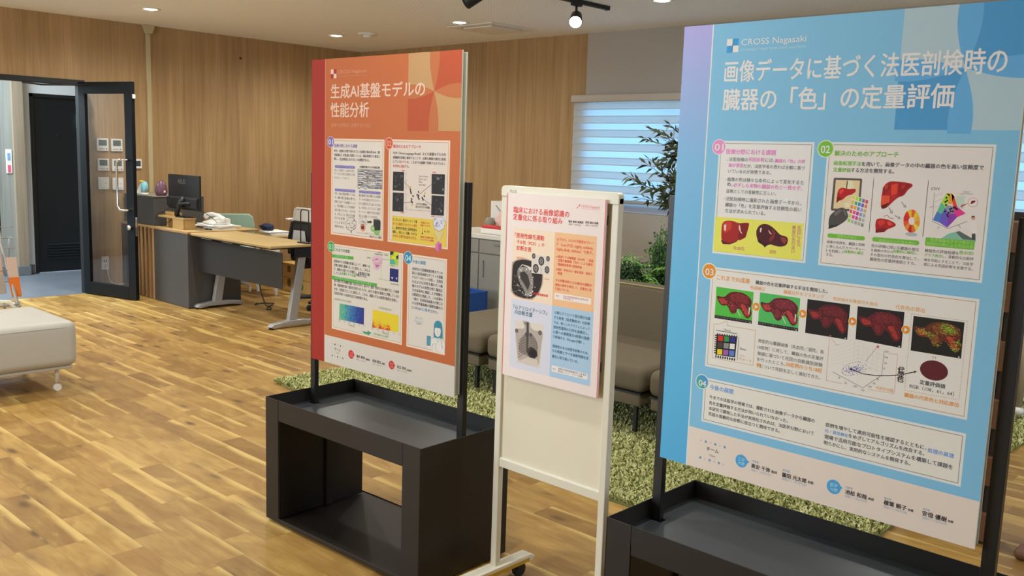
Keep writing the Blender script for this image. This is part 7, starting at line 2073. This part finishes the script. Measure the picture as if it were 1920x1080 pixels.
def sphere(c, r, sc=(1, 1, 1), u=14, v=10):
    b = bmesh.new(); bmesh.ops.create_uvsphere(b, u_segments=u, v_segments=v, radius=r)
    for q in b.verts: q.co = Vector((q.co.x*sc[0]+c[0], q.co.y*sc[1]+c[1], q.co.z*sc[2]+c[2]))
    return b
tips = [(-3.86, 1.50, 5.5), (-4.00, 1.33, 5.55), (-4.05, 1.38, 5.5), (-3.98, 1.48, 5.6), (-3.93, 1.22, 5.5), (-3.72, 1.22, 5.5), (-3.62, 1.17, 5.6), (-3.95, 1.65, 5.55), (-3.86, 1.72, 5.5), (-3.78, 1.62, 5.6), (-3.70, 1.74, 5.5), (-3.60, 1.55, 5.5), (-3.66, 1.42, 5.45), (-3.75, 1.36, 5.6), (-3.50, 1.30, 5.5), (-3.46, 1.20, 5.6), (-3.56, 1.68, 5.6), (-3.52, 1.90, 5.5), (-3.60, 1.98, 5.55), (-3.45, 2.05, 5.6), (-3.42, 1.80, 5.5), (-3.36, 1.95, 5.65), (-3.30, 1.60, 5.6), (-3.30, 1.38, 5.5), (-3.62, 1.86, 5.7), (-3.20, 1.75, 5.7), (-3.15, 1.45, 5.5), (-3.05, 1.6, 5.6), (-2.98, 1.4, 5.55), (-3.1, 1.9, 5.6)]
for x, z, y in tips:
    E_ = Vector((x, y, z)); best = min(trunk[1:-1], key=lambda p: abs(p.z-(z-.22)))
    s0 = best + rv()*.01; mid = s0.lerp(E_, .5) + Vector((0, 0, -.03)) + rv()*.03
    twig([s0, s0.lerp(mid, .5)+rv()*.01, mid, mid.lerp(E_, .55)+rv()*.02, E_], rng.randrange(20, 30), .006)
    for k in range(2):
        s1 = mid + rv()*.02; e1 = s1 + (E_-s0).normalized()*.12 + rv()*.09; twig([s1, s1.lerp(e1, .5)+rv()*.01, e1], 11, .003)
tr.build('trunk', M_bark, t); fo.build('foliage', [M_leafd, mat('olive_leaf_pale', '#5a6444', .5, noise=.2)], t, kind='stuff')
if fr_.v: fr_.build('olives', M_blk, t)
# ---------------------------------------------------------------- cabinet with things on top
t = thing('storage_cabinet', 'grey cabinet with pale worktop behind the sofa, left of the easel', 'cabinet', (-5.1, 5.55, 0))
MB().box(-5.88, -4.36, 5.32, 5.80, .03, .815).build('body', M_cab, t, .002)
MB().box(-5.90, -4.34, 5.30, 5.82, .815, .85).build('worktop', mat('worktop_white', '#d9d6cc', .4), t, .003)
for i in range(3):
    x = -5.87+i*.505; d = MB().box(x, x+.495, 5.302, 5.32, .70, .805).build('drawer', M_cab, t, .002); MB().box(x+.17, x+.33, 5.292, 5.302, .775, .785).build('handle', M_grey, d)
    d = MB().box(x, x+.495, 5.302, 5.32, .05, .69).build('door', M_cab, t, .002); MB().box(x+.05, x+.06, 5.292, 5.302, .5, .64).build('handle', M_grey, d)
MB().box(-5.86, -4.38, 5.36, 5.78, 0, .03).build('plinth', M_blk, t)
t = thing('paper_bag', 'white paper bag with string handles on the cabinet worktop', 'bag', (-5.29, 5.56, .851))
b = MB(); q = [(-5.44, 5.50), (-5.16, 5.50), (-5.16, 5.62), (-5.44, 5.62)]
b.add([(x, y, .851) for x, y in q] + [(x, y, 1.115) for x, y in q], [(0, 1, 2, 3)[::-1], (0, 1, 5, 4), (1, 2, 6, 5), (2, 3, 7, 6), (3, 0, 4, 7)]); b.build('bag_body', M_offw, t)
MB().tube([(-5.38, 5.498, 1.08), (-5.33, 5.495, 1.04), (-5.27, 5.495, 1.03), (-5.20, 5.498, 1.05)], .004, 6).build('handle_cord', M_cab, t)
t = thing('tissue_carton', 'white carton with blue side standing in the paper bag', 'box', (-5.24, 5.56, 1.116))
MB().box(-5.31, -5.18, 5.52, 5.60, 1.03, 1.25).build('carton', M_offw, t, .003); MB().box(-5.213, -5.178, 5.518, 5.602, 1.03, 1.25).build('blue_side', mat('carton_blue', '#2c52b0', .5), t); MB().box(-5.305, -5.22, 5.518, 5.52, 1.10, 1.13).box(-5.305, -5.22, 5.518, 5.52, 1.16, 1.18).build('pale_marks', mat('carton_marks', '#9ac4c0', .6), t)
def pack(x0, x1, y0, z, lab, flip):
    t = thing('snack_package', lab, 'package', ((x0+x1)/2, y0+.06, z)); MB().rbox(x0, x1, y0, y0+.12, z, z+.045, .008).build('tray', M_offw, t); MB().rbox(x0+.005, x1-.005, y0+.005, y0+.115, z+.04, z+.07, .012).build('lid', M_red, t)
    return t
pack(-5.42, -5.13, 5.36, .851, 'red and white package lying at the front of the cabinet top', 0); pack(-5.09, -4.90, 5.38, .851, 'red and white package right beside the other, next to the easel', 1)
t = thing('plastic_bag', 'crumpled white and pink bag lying on the red package', 'bag', (-5.2, 5.42, .922)); b = bmesh.new(); bmesh.ops.create_icosphere(b, subdivisions=3, radius=1)
for v in b.verts:
    k = 1+.25*math.sin(v.co.x*7+v.co.y*5)*math.sin(v.co.z*9+v.co.x*4); v.co = Vector((-5.20+v.co.x*.09*k, 5.42+v.co.y*.05*k, max(.922, .955+v.co.z*.055*k + max(0, .07-abs(v.co.x)*.1)*(v.co.z > .3))))
MB().bm(b, 0, True).build('bag_body', mat('pinkish_film', '#e8c0b4', .4), t); MB().bm(sphere((-5.13, 5.40, .945), .03, (1.3, .8, .6)), 0, True).build('red_print', M_red, t)
tag(MB().lathe((-5.40, 5.45, .851), [(.045, 0), (.045, .09), (.03, .125), (.001, .13)], 20).build('grey_bottle', mat('grey_plastic', '#8c8678', .5)), 'small grey rounded bottle at the left end of the visible cabinet top', 'bottle')
t = thing('plastic_crate', 'blue plastic crate on the floor behind the sofa', 'crate', (-5.42, 5.05, 0))
b = MB(); b.box(-5.71, -5.13, 4.92, 4.935, 0, .42).box(-5.71, -5.13, 5.165, 5.18, 0, .42).box(-5.71, -5.695, 4.935, 5.165, 0, .42).box(-5.145, -5.13, 4.935, 5.165, 0, .42).box(-5.71, -5.13, 4.92, 5.18, 0, .012); b.build('crate_body', mat('crate_blue', '#1c4f9c', .45), t, .004)
b = MB(); b.box(-5.72, -5.12, 4.91, 4.92, .38, .42); b.box(-5.72, -5.12, 4.91, 4.92, .2, .22)
for i in range(5): b.box(-5.70+i*.14, -5.69+i*.14, 4.91, 4.92, .02, .40)
b.build('ribs', mat('crate_blue'), t)
# ---------------------------------------------------------------- bench, brochure rack
t = thing('padded_bench', 'white leather bench with rounded edges at the left edge', 'bench', (-5.97, 1.5, 0))
b = bmesh.new(); bmesh.ops.create_cube(b, size=1)
for v in b.verts: v.co = Vector((-5.975+v.co.x*.70, 1.42+v.co.y*1.54, .292+v.co.z*.275))
bmesh.ops.bevel(b, geom=b.edges[:], offset=.055, segments=6, profile=.55, affect='EDGES'); MB().bm(b, 0, True).build('cushion', M_leather, t)
MB().rbox(-6.30, -5.65, .68, 2.16, .138, .158, .006).build('base_plate', M_leather, t)
MB().tube([(-5.628, .70, .395), (-5.628, 2.12, .395)], .003, 6).build('seam_piping', M_leather, t)
for x in (-6.22, -5.70):
    for y in (.78, 2.085): l = MB().tube([(x, y, .14), (x, y, .05)], .012, 10).build('leg', M_cream, t); MB().cyl((x-.012, y, .022), .022, .024, 16, 0, 'x').build('caster', M_offw, l)
MB().tube([(-6.29, .9, .40), (-6.29, .9, .47), (-6.29, 1.0, .487), (-6.29, 1.9, .487), (-6.29, 2.03, .47), (-6.29, 2.07, .41)], .012, 10).build('grab_rail', M_cream, t)
t = thing('brochure_rack', 'grey tubular brochure rack by the entrance, cut by the left edge', 'brochure rack', (-8.4, 2.45, 0))
fr = MB()
for y in (2.1, 2.72):
    fr.tube([(-8.30, y+.04, .006), (-8.32, y+.03, .10), (-8.42, y-.05, .62), (-8.47, y-.08, 1.0)], .014, 10); fr.tube([(-8.30, y+.04, .10), (-8.62, y+.02, .10), (-8.62, y+.02, .006)], .012, 10)
fr.tube([(-8.31, 2.14, .11), (-8.31, 2.76, .11)], .012, 10); fr.build('frame', M_silver, t)
MB().box(-8.50, -8.485, 2.05, 2.70, .60, .98).build('back_panel', M_blk, t, .003)
w_ = MB()
for z, x in ((.40, -8.36), (.58, -8.42), (.76, -8.44)):
    w_.tube([(x-.09, 2.1, z-.02), (x, 2.1, z), (x, 2.78, z), (x-.09, 2.78, z-.02)], .004, 6); w_.tube([(x-.09, 2.1, z-.1), (x-.02, 2.1, z-.1), (x-.02, 2.78, z-.1), (x-.09, 2.78, z-.1)], .004, 6)
w_.tube([(-8.45, 2.74, .5), (-8.43, 2.74, .66)], .004, 6); w_.build('wire_pocket', M_silver, t)
def brochure(x, y0, y1, z0, z1, lab, top, bot):
    t = thing('brochure', lab, 'brochure', (x, (y0+y1)/2, z0)); zm = z0+(z1-z0)*.5; w = y1-y0
    def leaf_(za, zb, ka, kb, m_, n_):   # leaning, slightly fanned leaves
        b = MB()
        for i in range(3): b.prism([(y0+ka+i*.004, za), (y0+ka+w*.82+i*.006, za), (y0+kb+w*.9+i*.003, zb-i*.012), (y0+kb, zb-i*.006)], 'x', x-.012-i*.012-.004, x-.012-i*.012)
        b.build(n_, m_, t)
    leaf_(z0, zm, .035, .018, bot, 'lower_half'); leaf_(zm, z1, .018, 0, top, 'upper_half'); return t
M_or = mat('brochure_orange', '#d8742a', .4); M_pk = mat('brochure_pale', '#c9b3a6', .6)
brochure(-8.33, 2.68, 2.77, .17, .51, 'right brochure in the rack, pale on top and orange below', M_pk, M_or); brochure(-8.36, 2.57, 2.66, .20, .54, 'pale pinkish brochure in the rack beside the orange one', mat('brochure_pink', '#c9a694', .6), mat('brochure_grey', '#a8a098', .6))
# ---------------------------------------------------------------- slatted stand, stool, table at the right
t = thing('slatted_shelf', 'tall wooden stand of alternating brown slats and dark gaps behind the blue poster', 'shelf', (-1.17, 4.0, 0)); x0, x1 = -1.335, -1.012
MB().box(x0+.01, x1-.004, 4.06, 4.10, .012, 1.34).build('backing', mat('backing_dark', '#221a16', .6), t)
for i in range(6):
    z = .012+i*.2355; MB().box(x0, x1, 3.92, 4.06, z, z+.118).build('slat', M_brown, t, .002)
for x in (x0+.002, x1-.03): MB().box(x, x+.02, 3.945, 4.06, .10, 1.30).build('side_post', mat('side_dark', '#2a211c', .6), t)
MB().box(x0, x1, 3.95, 4.10, 0, .012).build('base', mat('backing_dark'), t)
t = thing('wooden_stool', 'brown wooden stool whose rounded foot shows at the right edge', 'stool', (-.66, 3.92, 0))
MB().rbox(-.9, -.42, 3.86, 3.96, .001, .045, .02, 0, 4).build('foot', M_brown, t); MB().rbox(-.70, -.62, 3.68, 4.16, .045, .085, .018, 0, 4).build('cross_foot', M_brown, t)
MB().tube([(-.66, 3.92, .08), (-.66, 3.92, .42)], .035, 16).build('column', M_brown, t); MB().lathe((-.66, 3.92, .42), [(.15, 0), (.19, .012), (.19, .04), (.17, .05), (.001, .05)], 32).build('seat', M_brown, t)
t = thing('side_table', 'pale table whose legs stand on the rug at the right edge', 'table', (-1.22, 6.3, 0))
MB().rbox(-1.50, -.85, 6.0, 6.62, .70, .728, .008).build('tabletop', M_offw, t)
for x, y in ((-1.47, 6.06), (-1.47, 6.36), (-.93, 6.06), (-.93, 6.50)):
    l = MB().tube([(x, y, .075), (x, y, .70)], .019, 12).build('leg', mat('leg_beige', '#a89c84', .5), t); MB().bm(sphere((x, y, .072), .036, (1, 1, .8)), 0, True).build('foot_cap', M_offw, l)
# ---------------------------------------------------------------- reception counter
CX1, CY0, CY1 = -7.89, 4.066, 4.60
t = thing('reception_counter', 'grey stone-look reception counter with wood slats, right of the glass door', 'counter', (-8.5, 4.3, 0))
MB().box(-8.555, CX1, CY0, CY1, .004, .688).build('body', M_stone, t, .002)
MB().box(-9.20, -8.555, CY0+.03, CY1, .004, .688).build('slat_backing', mat('backing_brown', '#5a4632', .6), t)
for i in range(7):
    x = -8.60-i*.082; MB().box(x, x+.038, CY0, CY0+.03, .004, .688).build('slat', M_slat, t, .002)
MB().box(-9.275, -9.20, CY0+.01, CY1, .004, .688).build('end_panel', mat('end_brown', '#4c4038', .5), t)
MB().box(-9.25, CX1+.006, CY0-.006, 4.80, .688, .706).build('countertop', M_slat, t, .002)
MB().box(-8.60, CX1+.006, CY0, 4.80, .7062, .7082).build('top_sheet', M_oak, t)
rc = thing('upper_counter', 'raised grey stone-look counter block on the left of the reception counter', 'counter', (-8.95, 4.6, .707))
MB().box(-9.25, -8.62, 4.10, 4.62, .709, .985).build('body', M_stone, rc, .002); MB().box(-9.252, -8.615, 4.095, 4.625, .985, .995).build('top_board', mat('top_grey', '#8a8274', .5), rc, .002)
# on the raised block
ZT = .9955
t = thing('desk_toy', 'white and light blue figure with a yellow tip on the raised counter', 'ornament', (-8.990, 4.2, ZT))
MB().rbox(-9.100, -8.960, 4.14, 4.22, ZT, ZT+.012, .004).build('base', M_offw, t)
MB().add([(-9.100, 4.15, ZT+.012), (-9.000, 4.15, ZT+.012), (-9.000, 4.2, ZT+.012), (-9.100, 4.2, ZT+.012), (-9.030, 4.16, ZT+.10), (-9.000, 4.16, ZT+.11), (-9.000, 4.19, ZT+.11), (-9.030, 4.19, ZT+.10)], [(3, 2, 1, 0), (4, 5, 6, 7), (0, 1, 5, 4), (1, 2, 6, 5), (2, 3, 7, 6), (3, 0, 4, 7)]).build('white_wing', M_offw, t, .003)
MB().bm(sphere((-8.975, 4.18, ZT+.072), .05, (.8, .7, 1.1)), 0, True).build('blue_body', mat('toy_blue', '#8ccbd8', .5), t)
MB().bm(sphere((-9.025, 4.175, ZT+.122), .02, (1.6, 1, .6)), 0, True).build('yellow_tip', mat('toy_yellow', '#e2c04a', .5), t)
t = thing('paper_scrap', 'small white slips lying on the raised counter beside the purple humidifier', 'paper', (-8.890, 4.15, ZT)); MB().rbox(-8.960, -8.870, 4.11, 4.17, ZT, ZT+.014, .004).build('slips', M_paper, t)
t = thing('humidifier', 'purple egg-shaped humidifier on the raised counter left of the monitor', 'humidifier', (-8.70, 4.22, ZT))
MB().lathe((-8.70, 4.22, ZT), [(.045, 0), (.056, .02), (.058, .05), (.05, .09), (.034, .125), (.018, .145), (.012, .148), (.001, .146)], 28).build('shell', mat('purple_shell', '#6a4658', .35), t)
MB().lathe((-8.70, 4.22, ZT), [(.046, .0), (.0475, .006), (.046, .012)], 24).build('foot_ring', mat('dark_purple', '#33222a', .5), t); MB().bm(sphere((-8.648, 4.225, ZT+.04), .016, (.5, .8, 1)), 0, True).build('pale_button', M_paper, t)
# wooden monitor riser, monitor
ZQ = .7085
t = thing('monitor_riser', 'wooden riser box under the monitor on the reception counter', 'riser', (-8.3, 4.22, ZQ))
M_pine = mat('pine_wood', '#b29058', .5, noise=.12, nscale=16)
MB().box(-8.598, -8.09, 4.13, 4.26, .80, .816).build('top_board', M_pine, t, .002); MB().box(-8.305, -8.10, 4.132, 4.149, ZQ, .80).build('front_board', M_pine, t, .002)
for x in (-8.46, -8.125): MB().box(x, x+.025, 4.15, 4.255, ZQ, .80).build('side_board', M_pine, t, .002)
MB().rbox(-8.595, -8.36, 4.20, 4.258, .816, .850, .003).build('raised_block', M_pine, t)
def cable(name, label, pts, r=.004, m=None):
    t = thing(name, label, 'cable', pts[0]); MB().tube(pts, r, 8).build('cable', m or M_blk, t); return t
cable('cable', 'black cable looping down the left side of the wooden riser', [(-8.40, 4.16, .90), (-8.48, 4.14, .86), (-8.58, 4.118, .825), (-8.60, 4.11, .78), (-8.57, 4.11, .735), (-8.48, 4.115, .72), (-8.42, 4.122, .75), (-8.36, 4.124, .765), (-8.31, 4.122, .795)], .0035)
Ym = 4.22
t = thing('monitor', 'black desktop monitor seen from behind on the wooden riser', 'monitor', (-8.25, Ym, .8165))
MB().rbox(-8.558, -7.955, Ym, Ym+.022, .885, 1.212, .004).build('screen_shell', mat('monitor_black', '#151414', .5), t)
MB().prism([(Ym+.001, .90), (Ym-.028, .91), (Ym-.030, .995), (Ym-.012, 1.005), (Ym+.001, 1.01)], 'x', -8.54, -7.965).build('lower_housing', mat('monitor_grey', '#1e1e1f', .4), t, .004)
text_mb('ASUS', (-8.288, Ym-.0012, 1.128), .062, (1, 0, 0), (0, 0, 1)).build('logo_lettering', mat('logo_grey', '#7c7c80', .4), t)
b = MB(); b.tube([(-8.20, Ym-.02, 1.0), (-8.21, Ym-.05, .96), (-8.24, Ym-.06, .90), (-8.29, Ym-.055, .84), (-8.30, Ym-.03, .825)], [.03, .028, .024, .022, .02], 10); b.tube([(-8.24, Ym-.06, .92), (-8.19, Ym-.07, .945), (-8.11, Ym-.05, .955), (-8.07, Ym-.02, .95)], .014, 8); b.build('stand_neck', M_blk, t)
MB().lathe((-8.20, Ym-.02, .8165), [(.06, 0), (.058, .006), (.05, .010), (.001, .012)], 32).box(-8.31, -8.10, Ym-.06, Ym+.02, .8165, .824).build('stand_base', M_blk, t)
for x in (-8.50, -8.44): MB().box(x, x+.02, Ym-.0305, Ym-.028, .905, .93).build('port', M_blk, t)
cable('cable', 'black cable running from the monitor to the papers', [(-8.02, Ym-.01, .91), (-8.0, 4.3, .87), (-8.05, 4.42, .80), (-8.07, 4.46, .765)], .003)
# papers, phone
def papers(name, label, x0, x1, y0, y1, z, n, th, seed, cat='papers'):
    t = thing(name, label, cat, ((x0+x1)/2, (y0+y1)/2, z)); r = random.Random(seed)
    for i in range(n):
        a = r.uniform(-.25, .25); cx, cy = (x0+x1)/2+r.uniform(-.015, .015), (y0+y1)/2+r.uniform(-.015, .015); hw, hd_ = (x1-x0)/2*r.uniform(.85, 1), (y1-y0)/2*r.uniform(.85, 1)
        p = [(cx+u*hw*math.cos(a)-v*hd_*math.sin(a), cy+u*hw*math.sin(a)+v*hd_*math.cos(a)) for u, v in ((-1, -1), (1, -1), (1, 1), (-1, 1))]
        MB().prism(p, 'z', z+i*th, z+i*th+th*.85).build('sheet', M_paper, t)
    return t
papers('paper_stack', 'loose white papers and booklets under the phone on the counter', -8.42, -8.00, 4.38, 4.66, ZQ, 4, .009, 3)
t = thing('telephone', 'white desk telephone with handset resting on the papers', 'telephone', (-8.170, 4.510, .746))
b = MB(); b.prism([(4.430, .746), (4.610, .746), (4.610, .800), (4.580, .808), (4.430, .765)], 'x', -8.300, -8.085); b.build('phone_base', M_offw, t, .006)
MB().tube([(-8.300, 4.460, .80), (-8.290, 4.470, .825), (-8.220, 4.490, .842), (-8.140, 4.510, .832), (-8.080, 4.530, .80), (-8.065, 4.530, .78)], [.022, .026, .018, .018, .026, .022], 12).build('handset', M_offw, t); MB().box(-8.190, -8.100, 4.432, 4.433, .75, .762).build('keypad', M_cab, t)
cable('cable', 'dark cord lying across the papers by the phone', [(-8.25, 4.37, .716), (-8.12, 4.362, .716), (-8.02, 4.37, .716), (-7.95, 4.34, .716), (-8.0, 4.30, .716)], .004)
# ---------------------------------------------------------------- folding desk
t = thing('folding_desk', 'folding desk with pale wood top, black modesty panel and silver T legs', 'desk', (-7.2, 4.3, 0))
MB().rbox(-7.882, -6.545, 4.085, 4.555, .678, .702, .006).build('tabletop', M_oak, t); MB().box(-7.87, -6.56, 4.10, 4.54, .668, .678).build('underframe', M_blk, t)
MB().box(-7.875, -6.50, 4.165, 4.172, .345, .645).build('modesty_panel', mat('panel_charcoal', '#2a2a2b', .55), t, .002)
for i in range(4): MB().box(-7.80+i*.36, -7.62+i*.36, 4.15, 4.166, .655, .668).build('clip_rail', M_offw, t)
for x in (-7.86, -6.62):
    l = MB().prism([(4.30, .02), (4.42, .02), (4.40, .30), (4.47, .60), (4.40, .60), (4.34, .30)], 'x', x, x+.045); l.tube([(x+.022, 4.31, .03), (x+.022, 4.325, .05)], .01, 6)
    l = MB().prism([(4.275, .045), (4.36, .045), (4.45, .60), (4.375, .60)], 'x', x, x+.045).build('leg', M_silver, t, .006)
    MB().prism([(4.10, .022), (4.13, .008), (4.22, .022), (4.47, .022), (4.56, .008), (4.585, .022), (4.57, .042), (4.40, .062), (4.28, .062), (4.13, .045)], 'x', x-.012, x+.057).build('foot', M_silver, l, .005)
    MB().box(x-.01, x+.055, 4.33, 4.50, .59, .668).build('hinge_block', M_blk, l, .004)
    MB().cyl((x+.012, 4.13, .0), .02, .012, 14).cyl((x+.012, 4.555, .0), .02, .012, 14).build('glide', M_blk, l)
cable('cable', 'black cable hanging down under the folding desk to the floor', [(-7.35, 4.5, .66), (-7.55, 4.6, .45), (-7.62, 4.62, .30), (-7.58, 4.63, .14), (-7.52, 4.64, .03), (-7.45, 4.66, .006)], .005)
cable('cable', 'black cable lying on the floor behind the folding desk', [(-7.80, 4.72, .006), (-7.74, 4.66, .006), (-7.69, 4.72, .02), (-7.66, 4.82, .012), (-7.6, 4.74, .006), (-7.52, 4.66, .006), (-7.44, 4.60, .006), (-7.41, 4.63, .006)], .006)
# ---------------------------------------------------------------- chairs behind the desk
t = thing('mint_chair', 'pale mint green chair back behind the reception counter', 'chair', (0, 0, 0))
o = [(-.235, .50), (-.24, .66), (-.22, .755), (-.18, .785), (.18, .785), (.22, .755), (.24, .66), (.235, .50)]
MB().prism(o, 'y', .20, .235).build('backrest', M_mint, t, .012, 3)
MB().rbox(-.23, .23, -.22, .20, .41, .45, .02).build('seat', M_mint, t); MB().prism([(.205, .44), (.235, .44), (.235, .52), (.205, .52)], 'x', -.05, .05).box(-.05, .05, .1, .235, .40, .44).build('back_bracket', M_offw, t); MB().tube([(0, 0, .41), (0, 0, .10)], .03, 12).build('column', M_offw, t)
for i in range(5):
    a = 2*PI*i/5+.35; e = (.29*math.cos(a), .29*math.sin(a)); l = MB().tube([(0, 0, .11), (*e, .075)], [.024, .016], 8).build('base_arm', M_offw, t); MB().cyl((e[0]-.012, e[1], .028), .028, .024, 16, 0, 'x').tube([(*e, .03), (*e, .08)], .008, 6).build('caster', M_offw, l)
t.location = (-8.72, 4.98, 0); t.rotation_euler.z = math.radians(60)
def office_chair(x, y, s, label, backc, mesh, arms, armc):
    t = thing('office_chair', label, 'chair', (x, y, 0))
    w2 = .23; o = [(x-w2, .50), (x-w2-.01, .62), (x-w2*.78, .92*s), (x-w2*.6, .94*s), (x+w2*.6, .94*s), (x+w2*.78, .92*s), (x+w2+.01, .62), (x+w2, .50)]
    b = MB(); n = len(o); i_ = [(x+(p[0]-x)*.84, .56+(p[1]-.56)*.86+.02) for p in o]
    vs = [(p[0], y, p[1]) for p in o]+[(p[0], y, p[1]) for p in i_]+[(p[0], y+.03, p[1]) for p in o]+[(p[0], y+.03, p[1]) for p in i_]; fs = []
    for i in range(n):
        j = (i+1) % n; fs += [(i, j, n+j, n+i), (2*n+i, 3*n+i, 3*n+j, 2*n+j), (i, 2*n+i, 2*n+j, j), (n+i, n+j, 3*n+j, 3*n+i)]
    b.add(vs, fs); b.build('back_frame', backc, t, .004); MB().prism(i_, 'y', y+.010, y+.018).build('back_mesh', mesh, t)
    MB().rbox(x-.24, x+.24, y+.03, y+.50, .43, .49, .025).build('seat', M_blk, t); MB().tube([(x, y+.25, .43), (x, y+.25, .09)], .028, 12).build('column', M_blk, t); MB().box(x-.03, x+.03, y-.02, y+.2, .38, .5).build('back_bracket', M_blk, t, .004)
    if arms:
        for sg in (-1, 1): a_ = MB().tube([(x+sg*.25, y+.2, .46), (x+sg*.29, y+.18, .58), (x+sg*.29, y+.10, .70)], .016, 8).build('arm', armc, t); MB().rbox(x+sg*.29-.035, x+sg*.29+.035, y-.02, y+.24, .70, .725, .01).build('arm_pad', armc, a_)
    for i in range(5):
        a = 2*PI*i/5+.2; e = (x+.3*math.cos(a), y+.25+.3*math.sin(a)); l = MB().tube([(x, y+.25, .10), (*e, .075)], [.024, .016], 8).build('base_arm', armc, t); MB().cyl((e[0]-.012, e[1], .028), .028, .024, 16, 0, 'x').build('caster', M_blk, l)
    return t
office_chair(-8.54, 5.74, .91, 'white-backed office chair nearest the wood wall behind the desk', M_offw, M_paper, True, M_offw)
office_chair(-7.32, 4.90, .875, 'black office chair with a pale tag on its back, pushed up to the folding desk', M_blk, mat('mesh_dark', '#1c1a1a', .7), False, M_blk)
t = thing('back_tag', 'pale printed sheet fixed to the black chair back', 'tag', (-7.35, 4.89, .66)); MB().add([(-7.46, 4.894, .64), (-7.24, 4.894, .64), (-7.26, 4.894, .735), (-7.44, 4.894, .735), (-7.46, 4.897, .64), (-7.24, 4.897, .64), (-7.26, 4.897, .735), (-7.44, 4.897, .735)], [(0, 1, 2, 3), (7, 6, 5, 4), (0, 4, 5, 1), (1, 5, 6, 2), (2, 6, 7, 3), (3, 7, 4, 0)]).build('sheet', mat('tag_sheet', '#a9a9a4', .6, noise=.15, nscale=30), t)
t = thing('sign_holder', 'thin black wire sign frame standing on the folding desk', 'sign frame', (-6.61, 4.46, .7035))
MB().tube([(-6.675, 4.46, .712), (-6.675, 4.46, .955), (-6.668, 4.46, .975), (-6.655, 4.46, .985), (-6.57, 4.46, .985), (-6.558, 4.46, .975), (-6.555, 4.46, .712)], .005, 8).build('wire_frame', M_blk, t); MB().box(-6.685, -6.548, 4.43, 4.49, .7035, .712).build('base', M_blk, t, .002)
papers('paper_stack', 'white papers stacked on the low table behind the mint chair', -8.44, -8.16, 5.13, 5.36, .606, 5, .008, 8)
t = thing('side_desk', 'low pale desk behind the mint chair holding papers and a navy pouch', 'desk', (-8.3, 5.26, 0)); MB().box(-8.50, -8.10, 5.10, 5.42, .58, .605).build('desktop', M_oak, t, .003)
for x in (-8.48, -8.14):
    for y in (5.12, 5.37): MB().box(x, x+.025, y, y+.025, .001, .58).build('leg', M_offw, t)
t = thing('navy_pouch', 'navy blue fabric pouch lying on the papers', 'pouch', (-8.39, 5.2, .647)); b = bmesh.new(); bmesh.ops.create_icosphere(b, subdivisions=3, radius=1)
for v in b.verts: k = 1+.12*math.sin(v.co.x*9)*math.cos(v.co.y*6); v.co = Vector((-8.39+v.co.x*.095*k, 5.2+v.co.y*.06*k, max(.647, .677+v.co.z*.04*k)))
MB().bm(b, 0, True).build('pouch_body', mat('navy_fabric', '#1c2444', .8), t); MB().tube([(-8.47, 5.145, .685), (-8.39, 5.138, .693), (-8.31, 5.145, .685)], .003, 6).build('zip', M_blk, t)
# cardboard boxes
def carton(x0, x1, y0, y1, z0, z1, label, mark):
    t = thing('cardboard_box', label, 'box', ((x0+x1)/2, (y0+y1)/2, z0)); MB().box(x0, x1, y0, y1, z0, z1-.004).build('carton', M_card, t, .004)
    MB().box(x0-.001, x1+.001, y0-.001, y1+.001, z1-.004, z1).box(x0-.001, x1+.001, (y0+y1)/2-.03, (y0+y1)/2+.03, z1, z1+.0008).build('lid_flaps', mat('cardboard_light', '#cfa45a', .8), t)
    b = MB(); xm = (x0+x1)/2
    if mark: 
        b.box(xm-.16, xm-.10, y0-.0015, y0-.0005, z0+.06, z0+.13); b.add([(xm-.13, y0-.0016, z1-.06), (xm-.10, y0-.0016, z1-.09), (xm-.16, y0-.0016, z1-.09)], [(0, 1, 2)]); b.build('printed_mark', mat('carton_print', '#6a5230', .8), t)
        MB().cyl((xm+.10, y0-.0015, (z0+z1)/2), .035, .001, 20, 0, 'y').build('green_mark', mat('carton_green', '#4f7a30', .8), t)
    return t
carton(-8.46, -7.90, 5.41, 5.56, .001, .14, 'lower cardboard box on the floor behind the desk', True); carton(-8.46, -7.90, 5.41, 5.56, .1425, .295, 'upper cardboard box with a green mark, stacked on another behind the desk', True)
carton(-9.15, -8.50, 5.44, 5.66, .001, .15, 'long cardboard box lower left of the stacked boxes, behind the chair base', False)
